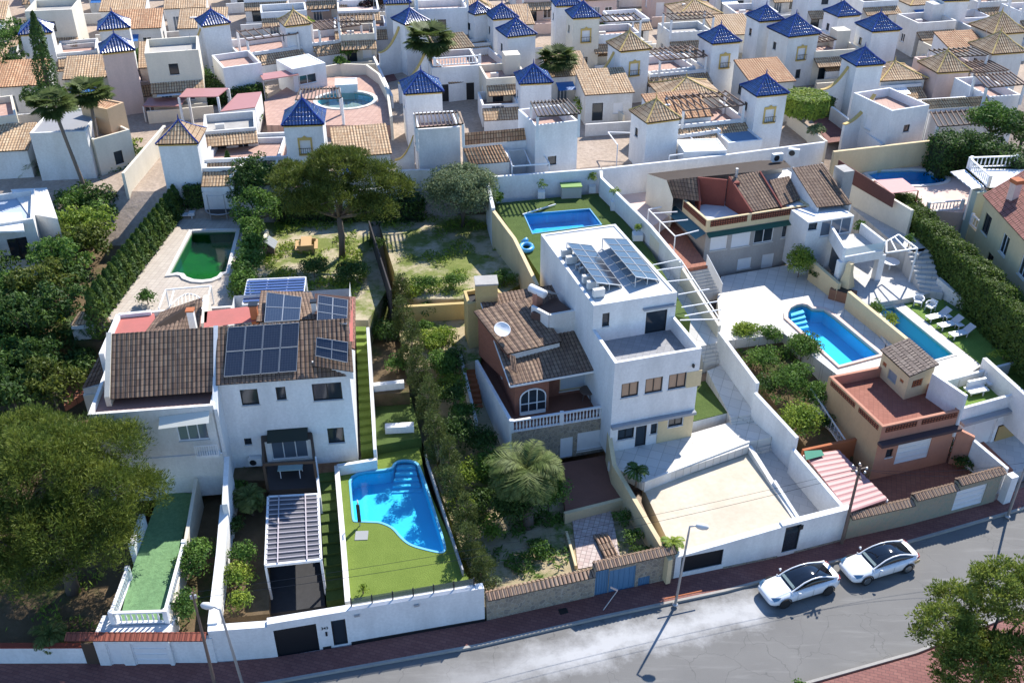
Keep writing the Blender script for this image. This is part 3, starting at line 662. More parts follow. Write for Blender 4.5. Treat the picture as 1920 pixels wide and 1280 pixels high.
wallthing('white upper garden wall joining the two semi-detached houses', WHITE, [W(421, 945, 4.2), W(428, 870, 4.6)], .3, .2, [4.2, 5.2])
slab('driveway', plaster('black_drive', (.045, .045, .048), .2), [(505, 1150), (610, 1135), (600, 1000), (500, 1000)], .7)
slab('garden_soil', SOIL, [(405, 1160), (505, 1150), (500, 900), (425, 885)], 1.5)
slab('garden_soil', SOIL, [(430, 900), (500, 900), (500, 862), (435, 870)], 2.6)
# green stair strip
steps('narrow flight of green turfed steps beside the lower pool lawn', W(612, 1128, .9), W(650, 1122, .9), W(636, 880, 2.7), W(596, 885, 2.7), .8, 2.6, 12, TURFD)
steps('long flight of green turfed steps climbing beside the sunlit side of the blue-shaded house', W(676, 842, 3.0), W(700, 838, 3.0), W(686, 612, 6.2), W(667, 612, 6.2), 2.7, 6.2, 16, TURF)
wallthing('white wall along the right of the long turfed steps', WHITE, [W(703, 845, 3.4), W(690, 618, 6.8)], .2, 2, [3.5, 7.0])
# lawn with free-form pool
zl = 2.25
pool = [(656, 886), (735, 881), (741, 868), (754, 863), (777, 865), (786, 875), (812, 956), (834, 1026), (831, 1034), (823, 1034), (800, 1029), (771, 1021), (754, 1008), (738, 988), (715, 978), (700, 977), (667, 976), (664, 975), (660, 930)]
pw = PX(pool, zl)
def smooth_loop(p, it=2):
    for _ in range(it): p = [q for a, b in zip(p, p[1:]+p[:1]) for q in (a.lerp(b, .25), a.lerp(b, .75))]
    return p
pw = smooth_loop([Vector((p.x, p.y)) for p in pw], 2)
def inset(p, d):
    n = len(p); out = []
    ar = sum(p[i].x*p[(i+1) % n].y-p[(i+1) % n].x*p[i].y for i in range(n)); s = 1 if ar > 0 else -1
    for i in range(n):
        e1 = (p[i]-p[i-1]).normalized(); e2 = (p[(i+1) % n]-p[i]).normalized(); t = (e1+e2).normalized(); out.append(p[i]+Vector((-t.y, t.x))*d*s)
    return out
def make_pool(label, loop, z, basin, wat, depth=1.3, cope=None, cw=.3, copez=.06, waterz=-.08, group=None, stepsq=None):
    e = thing('swimming_pool', label, 'pool', (loop[0].x, loop[0].y, z)); mb = MB(); n = len(loop)
    ar = sum(loop[i].x*loop[(i+1) % n].y-loop[(i+1) % n].x*loop[i].y for i in range(n))
    lp = loop if ar > 0 else loop[::-1]
    for i in range(n): a, b = lp[i], lp[(i+1) % n]; mb.quad(V(b, z-depth), V(a, z-depth), V(a, z+.01), V(b, z+.01))
    mb.poly([V(p, z-depth) for p in lp], [(p.x, p.y) for p in lp]); mb.build('basin', basin, e)
    MB().poly([V(p, z+waterz) for p in inset(lp, .005)]).build('water', wat, e)
    if cope:
        o, q = inset(lp, -cw), inset(lp, .02); c = MB()
        for i in range(n):
            j = (i+1) % n; c.poly((V(o[i], z+copez), V(o[j], z+copez), V(q[j], z+copez), V(q[i], z+copez))); c.poly((V(o[i], z-.1), V(o[j], z-.1), V(o[j], z+copez), V(o[i], z+copez))); c.poly((V(q[i], z+copez), V(q[j], z+copez), V(q[j], z-.2), V(q[i], z-.2)))
        c.build('coping', cope, e)
    if stepsq:
        a, b, c_, d, k = stepsq; s = MB(); a, b, c_, d = [Vector((v.x, v.y)) for v in (a, b, c_, d)]
        for i in range(k): s.prism([a.lerp(d, i/k), b.lerp(c_, i/k), b.lerp(c_, (i+1)/k), a.lerp(d, (i+1)/k)], z-depth, z-.22-.2*(k-1-i))
        s.build('steps', plain('pale_blue_steps', (.09, .66, .97), .5), e)
    return e
BASINL = plaster('sky_blue_basin', (.08, .66, .98), .04, sc=.3)
make_pool('free-form bright blue pool on the turfed lawn behind the long white wall', pw, zl, BASINL, WATER, 1.1, plain('pool_edge_blue', (.12, .45, .66), .5), .12, .03,
          stepsq=(W(732, 900, zl), W(790, 898, zl), W(776, 865, zl), W(745, 866, zl), 5))
slab('pool_lawn', TURF, [(652, 1128), (880, 1085), (866, 1062), (799, 905), (748, 640), (693, 640), (706, 855), (636, 866)], zl, holes=[pw])
wallthing('low white sunlit wall between green steps and the pool lawn', WHITE2, [W(652, 1128, 2.7), W(642, 1000, 2.7), W(631, 872, 2.9)], .3, .3, [2.75, 2.75, 2.9])
wallthing('thin white wall behind the pool lawn at the foot of the long steps', WHITE, [W(632, 872, 3.0), W(706, 860, 3.0)], .25, 2.2, 3.0)
wallthing('slim dark-topped fence wall along the right of the pool lawn', GREYR, [W(798, 850, 2.8), W(868, 1066, 2.8)], .08, 2.0, 2.75)
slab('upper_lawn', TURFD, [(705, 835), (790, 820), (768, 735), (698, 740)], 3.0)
slab('garden_soil', SOIL, [(698, 740), (768, 735), (735, 560), (690, 560)], 4.0)
wallthing('short white planter wall between the upper and the lower lawn', WHITE, [W(722, 800, 3.4), W(776, 797, 3.4)], .5, 2, 3.5)
wallthing('white raised planter wall under the shaded tree', WHITE, [W(700, 718, 4.6), W(757, 712, 4.6)], .4, 2.5, 4.5)
# carport pergola
e = thing('carport', 'white framed carport with dark grey slatted roof over the black driveway', 'carport', W(550, 1100, .7)); zc = 3.3
c4 = [W(498, 1060, zc), W(602, 1049, zc), W(596, 927, zc), W(503, 932, zc)]
fr_ = MB()
for i in range(4): fr_.bar(c4[i], c4[(i+1) % 4], .14, .16)
fr_.build('frame', WHITEF, e)
for i, c in enumerate(c4): MB().bar(V(c, .6), V(c, zc-.08), .12).build('post', WHITEF, e)
sl = MB()
for i in range(1, 14): t = i/14; sl.bar(c4[0].lerp(c4[3], t)+Vector((0, 0, .09)), c4[1].lerp(c4[2], t)+Vector((0, 0, .09)), .05, .05)
for t in (.22, .75): sl.bar(c4[0].lerp(c4[1], t)+Vector((0, 0, .13)), c4[3].lerp(c4[2], t)+Vector((0, 0, .13)), .07, .05)
sl.build('slats', plain('pink_grey_slat', (.48, .43, .45), .5), e)
cv = MB(); cv.poly([c+Vector((0, 0, .03)) for c in c4]); cv.poly([c+Vector((0, 0, .0)) for c in c4][::-1]); cv.build('cover', plain('grey_sheet', (.10, .10, .115), .45), e)
wallthing('white side wall of the covered deck in front of the blue-shaded house', WHITE, [W(598, 925, 3.6), W(592, 862, 3.8)], .15, 1, [3.3, 4.1])
# deck in front of house B
e = thing('deck_pergola', 'dark timber pergola with an outdoor dining set under the blue-shaded house', 'pergola', W(545, 900, 2.8))
dk = [W(503, 920, 2.8), W(596, 915, 2.8), W(590, 862, 2.8), W(500, 868, 2.8)]; MB().prism(dk, 1.2, 2.85).build('deck', plain('dark_decking', (.05, .04, .038), .7), e)
fm = MB()
for i in range(4): fm.bar(V(dk[i], 4.9), V(dk[(i+1) % 4], 4.9), .14, .18)
fm.build('frame', WOODD, e)
for c in dk: MB().bar(V(c, 2.8), V(c, 4.82), .14).build('post', WOODD, e)
sh = MB(); sh.poly([V(c, 5.0) for c in dk[2:]+[dk[3].lerp(dk[0], .25), dk[2].lerp(dk[1], .25)]][::-1]); sh.build('shade', WOODD, e)
e = thing('dining_table', 'pale outdoor table on the dark deck under the pergola', 'table', (dk[0]+dk[2])/2); c = (dk[0]+dk[2])/2; MB().box((c.x, c.y, 3.55), (1.5, .9, .05), .1).build('table_top', plain('pale_green_glass', (.32, .42, .40), .3), e)
for sx in (-.6, .6):
    for sy in (-.35, .35): MB().box((c.x+sx, c.y+sy, 3.19), (.05, .05, .68), .1).build('leg', WHITEF, e)
# ================================================================ house B (blue-shaded front) and house A
e = thing('house', 'white two storey house with blue-shaded front, brown tiled roof and four solar arrays', 'house', W(560, 860, 3)); zb = 3.0; ze = 9.15
HB = [W(435, 868, zb), W(671, 849, zb)]; FL, FRt = HB; u = (FRt-FL).normalized()
PB = perp(FL, FRt, 10.2)
wn = [(0, (449, 731, 487, 758), 'sq'), (0, (516, 726, 538, 749), 'sq'), (0, (584, 720, 643, 748), 'dark'), (0, (457, 822, 473, 833), 'sq'), (0, (613, 803, 647, 829), 'sq'), (0, (502, 806, 580, 857), 'slide')]
block(e, PB, zb-.6, ze, WHITE, wn, tops=[ze, ze, ze+.2, ze+.2])
def slope(parent, name, mat, A, B, C, D, ext=0.0, pitch=.27): return MB().corr(A, B, C, D, pitch, .05).build(name, mat, parent)
ROOFB = TILE
ex = u*.12; nrm = Vector((u.y, -u.x, 0))
ea, eb = V(PB[0], ze+.02)+nrm*.25, V(PB[1], ze+.02)+nrm*.25+ex; zr = 11.4
rc, rd = W(600, 600, zr), W(402, 616, zr)
kb_ = (eb-rc).dot(nrm); rdg0, rdg1 = V(ea-nrm*kb_, zr), V(eb-nrm*kb_, zr)
slope(e, 'front_roof', TILE, ea, eb, rdg1, rdg0)
gb = MB(); gb.poly((V(PB[1], ze), V(rdg1-ex, ze), rdg1-ex)); gb.poly((V(PB[0], ze), V(rdg0, ze), rdg0)); 
bkB = V(PB[2], 9.6); gb.poly((V(PB[1], ze-.3), V(PB[2], ze-.3), V(PB[2], 9.9), V(rdg1-ex, 10.6), V(rdg1-ex, ze-.3))); gb.quad(rdg0-Vector((0, 0, 2)), rdg1-Vector((0, 0, 2)), rdg1, rdg0)
gb.build('gable', WHITE, e)
# back roofs
r1 = [W(480, 603, 10.6), W(602, 598, 10.6), W(584, 548, 10.4), W(489, 545, 10.4)]
MB().corr(r1[0], r1[1], r1[2], r1[3], .27, .04).build('back_roof', TILE, e)
MB().poly(PX([(382, 614), (482, 602), (486, 572), (383, 584)], 10.3)).build('red_flat_roof', REDR, e)
MB().poly(PX([(594, 640), (662, 640), (662, 560), (590, 560)], 10.3)).build('red_roof_patch', REDR, e)
t1 = [W(586, 640, 10.7), W(664, 700, 9.3), W(667, 557, 10.2), W(590, 552, 10.9)]
MB().corr(W(655, 650, 10.2), W(666, 655, 10.0), W(667, 557, 10.2), W(655, 556, 10.4), .2, .04).build('side_tiles', brick('red_brown_tile', (.22, .11, .08), (.26, .14, .10), (.08, .04, .03), .25, .36, .02), e)
MB().corr(W(587, 686, 9.9), W(662, 697, 9.9), W(658, 640, 10.9), W(588, 640, 10.9), .25, .04).build('dormer_roof', TILE, e)
MB().prism([W(586, 692, 9.3), W(662, 702, 9.3), W(659, 690, 9.8), W(586, 676, 9.8)], 9.0, 9.85).build('dormer_wall', WHITE, e)
MB().poly([W(590, 628, 10.5), W(655, 638, 10.5), W(655, 556, 11.0), W(590, 550, 11.0)]).build('roof_patch', brick('red_brown_tile', (0, 0, 0), (0, 0, 0), (0, 0, 0)), e)
def solar(label, q, nx, ny, lift=.12, legs=None, group='solar arrays on the roofs'):
    """q: FL,FR,BR,BL world corners; one array of nx x ny panels"""
    e = thing('solar_array', label, 'solar panels', q[0], group); nr = (q[1]-q[0]).cross(q[3]-q[0]).normalized()
    q = [p+nr*lift for p in q]; P = lambda s, t: q[0].lerp(q[1], s).lerp(q[3].lerp(q[2], s), t)
    for i in range(nx):
        for j in range(ny):
            g = .012; a, b, c, d = P(i/nx+g/2, j/ny+g/2), P((i+1)/nx-g/2, j/ny+g/2), P((i+1)/nx-g/2, (j+1)/ny-g/2), P(i/nx+g/2, (j+1)/ny-g/2)
            m = MB(); m.quad(a, b, c, d)
            o = m.build('panel', PANEL, e); f = MB()
            for x, y in ((a, b), (b, c), (c, d), (d, a)): f.bar(x, y, .03, .04)
            f.build('panel_frame', plain('panel_frame_grey', (.30, .32, .34), .4, .3), o)
    if legs: 
        m = MB()
        for s in (0, .5, 1): a, b = P(s, 0), P(s, 1); m.bar(V(b, legs), b, .05); m.bar(V(a, legs), a, .05); m.bar(V(a, legs+.03), V(b, legs+.03), .05)
        for s in (0, 1): m.bar(P(0, s), P(1, s), .05)
        m.build('rack', plain('panel_aluminium', (.55, .57, .58)), e)
    return e
def onplane(A, B, C, x, y):   # photo position on the plane A,B,C
    n = (B-A).cross(C-A); d = FW*F+Vector((1, 0, 0))*(x-960)+UP*(640-y); c = Vector((0, 0, CH)); return c+d*((A-c).dot(n)/d.dot(n))
OP = lambda x, y: onplane(ea, eb, rdg1, x, y)
solar('large black solar array of eight panels on the front slope of the blue-shaded house', [OP(420, 708), OP(557, 697), OP(562, 606), OP(428, 615)], 4, 2)
solar('solar array of four panels on the back slope behind the roof ridge', [W(496, 607, 10.8), W(562, 603, 10.8), W(566, 560, 10.9), W(501, 551, 10.9)], 2, 2)
solar('tilted solar array of six panels above the red roof patch, nearest the back', [W(595, 603, 11.1), W(651, 611, 11.1), W(653, 565, 11.5), W(597, 556, 11.5)], 2, 3)
solar('tilted solar array of four panels at the front right corner of the roof', [W(593, 668, 10.4), W(653, 681, 10.4), W(654, 643, 11.1), W(595, 634, 11.1)], 2, 2)
def chimney(parent, x, y, z, w, h, mat, capm=None):
    p = W(x, y, z); MB().box((p.x, p.y, z+h/2-.5), (w, w, h+1), .1).build('chimney', mat, parent); MB().box((p.x, p.y, z+h+.05), (w+.12, w+.12, .1), .1).build('chimney_cap', capm or DARKF, parent)
chimney(e, 478, 594, 10.4, .45, .9, TERRA); chimney(e, 590, 586, 10.6, .3, .8, WHITE2)
aw = MB(); fr = Fr(PB[0], PB[1]); u0 = fr.px(500, 800)[0]; u1 = fr.px(577, 800)[0]; zz = fr.px(540, 803)[1]
aw.poly((fr.pt(u0, zz, .02), fr.pt(u1, zz, .02), fr.pt(u1, zz-.35, .9), fr.pt(u0, zz-.35, .9))); aw.build('awning', plain('dark_green_awning', (.02, .028, .02), .8), e)
def aircon(parent, p, rz=0.0, s=1.0, top_level=None, name='air_conditioner'):
    if top_level: parent = thing(name, top_level, 'air conditioner', p, 'air conditioners on the roofs')
    m = MB(); m.box((p[0], p[1], p[2]+.32*s), (.8*s, .32*s, .58*s), rz); o = m.build('casing', plain('aircon_casing', (.66, .66, .64), .5), parent)
    q = MB(); c, s_ = math.cos(rz), math.sin(rz); k = []
    for i in range(14): a = i*math.pi/7; x = -.12*s+.22*s*math.cos(a); z = .32*s+.22*s*math.sin(a); k.append((p[0]+x*c+.168*s*s_, p[1]+x*s_-.168*s*c, p[2]+z))
    q.poly(k); q.build('fan_grille', DARKF, o if False else parent); return parent
u_, z_ = fr.px(480, 862); aircon(e, fr.pt(u_, zb-.1, .25), .05)
# sunlit sliver: party wall between A and B
# house A
e = thing('house', 'cream and white semi-detached house behind the big pine with glazed bay and tiled roof', 'house', W(330, 900, 2.6)); zA = 8.6
a1 = PB[0]; a0 = V(a1)-u*7.2; fA = 1.5
PA = [V(a0)+nrm*fA, V(a1)+nrm*fA-u*.1, V(PB[3])-u*.1, V(PB[3])-u*7.2]
block(e, PA, 2.0, 8.6, WHITE2, [(0, (328, 792, 394, 823), 'slide'), (0, (355, 855, 408, 870), 'block')], par=.35, roofmat=plaster('brown_pink_roof', (.32, .19, .155), .2))
lw = MB(); f2 = Fr(PA[0], PA[1]); lw.wall(f2.pt(1.5, 0), f2.pt(f2.L, 0), .1, 1.9, f2.px(350, 852)[1], off=.06); lw.build('lower_white_wall', WHITE, e)
ra, rb = V(a0, 8.1)+nrm*.25, V(a1, 8.75)+nrm*.3-u*.15; ra.z = 8.75
rA0, rA1 = V(W(252, 623, zr), zr), V(W(425, 611, zr), zr); rA1 = V(rdg0-u*.12, zr); rA0 = V(rA1-u*6.0, zr)
ra = rb-u*6.0
MB().corr(ra, rb, rA1, rA0, .27, .05).build('front_roof', TILE, e)
vg = MB(); vg.wall(ra-u*.15, rA0-u*.15, .3, 7.0, ra.z+.18, zr+.12); vg.build('verge_wall', CREAMW, e)
gq = MB(); gq.wall(rb+u*.12, rA1+u*.12, .26, 7.0, 9.0, zr+.1); gq.build('party_wall_top', WHITE, e)
bw = MB(); bw.quad(V(rA0, 8), V(rA1, 8), rA1, rA0); bw.build('back_of_ridge', WHITE2, e)
hi = MB(); hi.wall(V(a1)+nrm*fA, V(a1)-nrm*.3, .3, 2, 8.3, 9.4, off=-.05); hi.build('party_wall', WHITE, e)
MB().poly(PX([(225, 594), (289, 587), (300, 640), (232, 668), (194, 662)], 8.9)).build('red_flat_roof', REDR, e)
m = MB(); m.wall(W(190, 664, 9.1), W(222, 590, 9.1), .3, 3, 9.15); m.wall(W(222, 590, 9.1), W(283, 584, 9.1), .25, 5, 9.15); m.build('roof_parapet', WHITE, e)
MB().corr(W(272, 622, 9.0), W(373, 617, 9.0), W(379, 558, 9.9), W(300, 585, 9.1), .27, .03).build('back_roof', TILE, e)
m = MB(); m.wall(W(383, 610, 10.1), W(387, 553, 10.3), .35, 5, 10.3); m.build('parapet', CREAMW, e)
MB().corr(W(153, 729, 6.9), W(226, 708, 6.9), W(240, 655, 8.3), W(185, 668, 8.3), .27, .04).build('side_roof', TILE, e)
m = MB(); m.prism([W(155, 728, 6.8), W(228, 716, 6.8), W(240, 660, 6.8), W(186, 672, 6.8)], 2.2, 6.8); m.build('side_wall', WHITE2, e)
m = MB(); m.wall(W(157, 742, 6.2), W(200, 736, 6.2), .3, 2, 6.3); m.build('garden_side_wall', CREAMW, e)
chimney(e, 360, 600, 10.6, .4, .7, WHITE2, TERRA)
m = MB(); q = [f2.pt(fr_u, zz_, d_) for fr_u, zz_, d_ in ((f2.px(298, 775)[0], f2.px(298, 780)[1], .05), (f2.L-.25, f2.px(400, 768)[1], .05), (f2.L-.25, f2.px(400, 768)[1]-.35, .8), (f2.px(298, 775)[0], f2.px(298, 780)[1]-.35, .8))]; m.poly(q)
m.build('glazed_canopy', clear('frosted_panel', (.62, .62, .55), .2), e)
m = MB(); bx0 = f2.px(366, 830)[0]; bz0 = f2.px(380, 846)[1]-.15; m.prism([f2.pt(bx0, 0, 0.01), f2.pt(bx0, 0, .5), f2.pt(f2.L-.1, 0, .5), f2.pt(f2.L-.1, 0, .01)], bz0, bz0+.15, True); b_ = m.build('balcony', WHITE, e)
m = MB(); bars(m, f2, (bx0, bz0+.15, f2.L-.1, bz0+.95), .05, .45, .04, 9, 0); m.build('railing', WHITEF, b_)
# left garden outbuilding with sandy tiles
e = thing('outbuilding', 'small shaded outbuilding with a sandy tiled roof at the back left of house A', 'outbuilding', W(190, 640, 4)); op = [W(133, 612, 6.2), W(212, 602, 6.2), W(206, 585, 6.2), W(150, 584, 6.2)]
block(e, op, 3.5, 6.2, WHITE2); MB().corr(W(130, 610, 6.3), W(208, 604, 6.3), W(196, 582, 6.9), W(148, 584, 6.9), .27, .04).build('tiled_roof', TILEP, e)
slab('terrace', TERRAP, [(120, 760), (160, 735), (215, 660), (170, 600), (120, 640), (132, 700)], 2.9, depth=.5)
# green pool patio
zp = 6.4
slab('pool_patio', BEIGEP, [(193, 600), (400, 590), (452, 575), (455, 405), (345, 398), (328, 412)], zp, holes=[[Vector((p.x, p.y)) for p in PX([(360, 435), (444, 433), (424, 512), (414, 513), (408, 520), (396, 525), (380, 527), (364, 526), (350, 521), (345, 515), (333, 513), (317, 516)], zp)]])
make_pool('murky green pool with a curved white coping on the beige patio', [Vector((p.x, p.y)) for p in PX([(360, 435), (444, 433), (424, 512), (414, 513), (408, 520), (396, 525), (380, 527), (364, 526), (350, 521), (345, 515), (333, 513), (317, 516)], zp)], zp, BASING, WATERG, 1.0, COPE, .38, .12)
e = thing('pool_canopy', 'white metal frame with a slatted arch behind the roof of house A', 'pergola', W(330, 580, zp)); m = MB(); z_ = 7.9
for a, b in (((298, 578), (311, 543)), ((311, 543), (395, 536)), ((395, 536), (390, 560)), ((318, 575), (326, 545))): m.bar(W(*a, z_), W(*b, z_), .09)
for a in ((298, 578), (311, 543), (395, 536)): p = W(*a, z_); m.bar(V(p, zp), p, .09)
m.build('frame', WHITEF, e); arc = [W(320+7*i, 572-21*math.sin(math.pi*i/10), z_+.1) for i in range(11)]
MB().tube(arc, .06, 6).build('arch', WHITEF, e); m = MB()
for i in range(1, 10): m.bar(arc[i], W(322+7*i, 582, z_-.2), .07, .2)
m.build('slats', CREAMW, e)
e = thing('sun_lounger', 'white sun lounger on the patio beside the far hedge', 'sun lounger', W(348, 408, zp)); p = W(348, 408, zp); MB().box((p.x, p.y, zp+.3), (1.6, .6, .08), .1).build('mattress', WHITEF, e); MB().box((p.x+.6, p.y, zp+.4), (.5, .6, .25), .1).build('backrest', WHITEF, e)
for sx in (-.6, .6): MB().box((p.x+sx, p.y, zp+.13), (.06, .5, .27), .1).build('leg', WHITEF, e)
e = thing('trampoline', 'round black trampoline with a tall net frame in the shade behind the green pool', 'trampoline', W(418, 400, zp)); p = W(418, 402, zp)
MB().lathe([(1.3, .6), (1.3, .64)], p, 16).build('mat', DARKF, e); m = MB()
for i in range(6): a = i*math.pi/3; m.tube([(p.x+1.4*math.cos(a), p.y+1.4*math.sin(a), zp), (p.x+1.4*math.cos(a), p.y+1.4*math.sin(a), zp+2.4)], .04, 5)
ring = [(p.x+1.4*math.cos(i*math.pi/8), p.y+1.4*math.sin(i*math.pi/8), zp+.62) for i in range(17)]; m.tube(ring, .05, 5); m.tube([(a, b, zp+2.35) for a, b, _ in ring], .025, 4); m.build('net_frame', GALV, e)
# yard behind B
slab('back_garden', WEEDS, [(455, 600), (690, 600), (728, 540), (690, 405), (480, 405)], 6.2)
e = thing('pergola', 'blue painted slatted pergola behind the rear solar panels', 'pergola', W(510, 560, 6.4)); q = [W(455, 572, 9.0), W(568, 566, 9.0), W(573, 520, 9.0), W(465, 525, 9.0)]; m = MB()
for i in range(4): m.bar(q[i], q[(i+1) % 4], .1)
for t in (.35, .7): m.bar(q[0].lerp(q[1], t), q[3].lerp(q[2], t), .08)
m.build('frame', WHITEF, e); m = MB()
for i in range(1, 9): m.bar(q[0].lerp(q[3], i/9)+Vector((0, 0, .07)), q[1].lerp(q[2], i/9)+Vector((0, 0, .07)), .22, .05)
m.build('slats', plain('navy_slat', (.045, .10, .28), .5), e)
for c in q: MB().bar(V(c, 6), c, .09).build('post', WHITEF, e)
e = thing('dog_house', 'small grey wooden dog house on the weedy garden', 'dog house', W(505, 470, 6.2)); p = W(505, 475, 6.2); m = MB(); m.box((p.x, p.y, 6.6), (.9, 1.0, .8), .2); m.build('body', WOODG, e)
m = MB(); m.corr(p+Vector((-.65, -.65, .75)), p+Vector((-.65, .65, .75)), p+Vector((0, .65, 1.3)), p+Vector((0, -.65, 1.3)), .3, .02); m.corr(p+Vector((.65, .65, .75)), p+Vector((.65, -.65, .75)), p+Vector((0, -.65, 1.3)), p+Vector((0, .65, 1.3)), .3, .02); m.build('roof', plain('felt_roof', (.25, .27, .28), .8), e)
e = thing('picnic_table', 'light wooden picnic table on the weedy garden', 'table', W(576, 470, 6.2)); p = W(576, 468, 6.2); MB().box((p.x, p.y, 6.95), (.85, 1.7, .07), .15).build('table_top', WOODL, e)
for s in (-.75, .75): MB().box((p.x+s, p.y+s*.15, 6.65), (.28, 1.7, .06), .15).build('bench', WOODL, e); MB().box((p.x, p.y+s*.8, 6.55), (1.3, .08, .7), .15).build('leg', WOODL, e)
wallthing('low cream garden wall beside the hedge of the weedy garden', CREAMW, [W(487, 480, 6.9), W(500, 430, 6.9)], .25, 5, 6.9)
# dark screened fence between back gardens
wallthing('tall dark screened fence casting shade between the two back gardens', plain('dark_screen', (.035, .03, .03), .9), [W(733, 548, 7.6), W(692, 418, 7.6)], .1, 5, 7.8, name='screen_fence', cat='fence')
# ================================================================ plot C
e = thing('street_wall', 'stone street wall with tiled coping and three blue metal doors', 'wall', (4, 40, 0))
s0, s1 = Vector((-1.4, 38.27, 0)), Vector(WL[7]+(0,))+Vector((-.05, 0, 0)); sm = s0.lerp(s1, .56); bkk = Vector((-.1, .35, 0))
block(e, [s0, sm, sm+bkk, s0+bkk], 0, 1.95, STONEW, roofmat=STONEW)
block(e, [sm, s1, s1+bkk, sm+bkk], 0, 2.4, STONEW, [(0, (1111, 1073, 1139, 1116), 'bdoor'), (0, (1143, 1070, 1189, 1106), 'bdoor'), (0, (1197, 1083, 1217, 1100), 'bdoor')], roofmat=STONEW)
CT = brick('coping_tile', (.26, .17, .12), (.34, .24, .17), (.04, .03, .02), .25, .5, .03)
def coping(parent, a, b, z, w=.5, back=.15):
    f = Fr(a, b); MB().corr(f.pt(0, z-.04, w*.55), f.pt(f.L, z-.04, w*.55), f.pt(f.L, z+.16, -back), f.pt(0, z+.16, -back), .24, .06).build('tile_coping', CT, parent)
    MB().corr(f.pt(f.L, z, -back-w*.55), f.pt(0, z, -back-w*.55), f.pt(0, z+.16, -back), f.pt(f.L, z+.16, -back), .24, .06).build('tile_coping', CT, parent)
coping(e, s0, sm, 1.98); coping(e, sm, s1, 2.46)
slab('garden_soil', DRYG, [(905, 1150), (1262, 1070), (1140, 850), (1040, 880), (860, 760), (740, 560), (770, 770), (840, 960)], .9)
patch('garden_soil', DRYG, [(835, 930, .95), (1050, 890, 1.0), (935, 640, 3.9), (762, 600, 4.55)])
slab('patio', plaster('brown_patio_floor', (.22, .10, .07), .15), [(1050, 868), (1140, 852), (1175, 930), (1060, 958)], 1.6)
wallthing('cream kerb wall in front of the brown patio', CREAM, [W(1058, 962, 1.65), W(1178, 932, 1.65)], .25, .4, 1.68)
patch('path', brick('pink_grey_tiles', (.42, .32, .29), (.5, .42, .38), (.25, .2, .18), .3, .3, .02, uv=False, rot=.25, off=0), [(1072, 965, 1.0), (1145, 950, 1.0), (1164, 1050, .95), (1084, 1066, .95)], .5)
wallthing('cream low edging beside the tiled path', CREAM, [W(1062, 995, 1.2), W(1080, 1062, 1.1)], .15, .4, 1.2)
e = thing('roof_tile_stack', 'rows of spare brown roof tiles laid on the path', 'roof tiles', W(1140, 1030, 1.0)); MB().corr(W(1138, 1055, 1.15), W(1164, 1048, 1.15), W(1140, 1000, 1.15), W(1112, 1003, 1.15), .25, .1).build('tiles', CT, e)
wallthing('cream wall with yellow face between the palm garden and the white cube house', CREAM, [W(1258, 1047, 2.3), W(1152, 868, 3.2), W(1143, 800, 4.3)], .28, .3, [2.2, 3.1, 3.9])
# house C
zf = 4.1
e = thing('house', 'brick house with brown tiled roof, white balustraded terrace and stone basement', 'house', W(1050, 860, 1.6))
f0, f1 = W(957, 812, zf), W(1141, 782, zf); uC = (f1-f0).normalized(); kC = Vector((-uC.y, uC.x, 0))
PC = [V(f0), V(f1), V(f1)+kC*11.0, V(f0)+kC*11.0]
block(e, PC, 1.3, zf, STONEW, [(0, (1051, 822, 1073, 862), 'wdoor'), (0, (1083, 812, 1131, 838), 'shut')], roofmat=plaster('terrace_floor', (.24, .105, .07), .12), roofname='terrace_floor', wallname='basement_wall')
g0 = W(965, 780, zf); g1 = V(g0)+uC*2.3; g2 = V(g1)+kC*1.5; gl = (f1-g0).dot(uC); g3 = V(g0)+uC*gl+kC*1.5
BH = [g0, g1, g2, g3, V(g3)+kC*7.0, V(g0)+kC*8.5]
zE = 6.55
block(e, BH, zf-.1, zE, REDBRICK, [(2, (1050, 702, 1099, 726), 'shutg'), (5, ('m', 1.5, 5.0, 2.3, 5.9), 'sq'), (5, ('m', 4.5, 5.0, 5.3, 5.9), 'sq')], wallname='brick_wall')
m = MB(); frc = Fr(g0, g1); ua, za = frc.px(975, 775); ub, zb2 = frc.px(1023, 725)
arch = [(ua, zf+.05), (ub, zf+.05)]+[(ua+(ub-ua)*(.5+.5*math.cos(t)), zf+1.35+.65*math.sin(t)) for t in np.linspace(0, math.pi, 11)]
m.poly([frc.pt(a, b, .03) for a, b in arch]); ad = m.build('arched_door', GLASS, e); m = MB()
aw_ = [frc.pt(a, b, .06) for a, b in arch]; m.tube(aw_+[aw_[0]], .05, 5)
for t in (.33, .66): x = ua+(ub-ua)*t; m.bar(frc.pt(x, zf+.05, .06), frc.pt(x, zf+1.95, .06), .06)
m.bar(frc.pt(ua, zf+.9, .06), frc.pt(ub, zf+.9, .06), .05); m.bar(frc.pt(ua, zf+.15, .06), frc.pt(ub, zf+.15, .06), .06, .25); m.build('door_frame', WHITEF, ad)
A = W(957, 722, 6.75); B = W(1131, 691, 6.75); LR = 9.0; A = V(A, 6.75)
Ct, Dt = V(B+kC*8.6, 8.5), V(A+kC*8.6, 8.5)
MB().corr(A, B, Ct, Dt, .27, .05).build('lower_roof', TILE, e)
m = MB(); m.bar(A-Vector((0, 0, .1)), B-Vector((0, 0, .1)), .1, .14); m.bar(A-Vector((0, 0, .1)), Dt-Vector((0, 0, .1)), .1, .14); m.build('gutter', WHITEF, e)
U0, U1 = W(951, 664, 7.75), W(1054, 640, 7.75); U3, U2 = W(888, 584, 8.75), W(1000, 556, 8.75)
MB().corr(U0, U1, U2, U3, .42, .07).build('upper_roof', TILE, e)
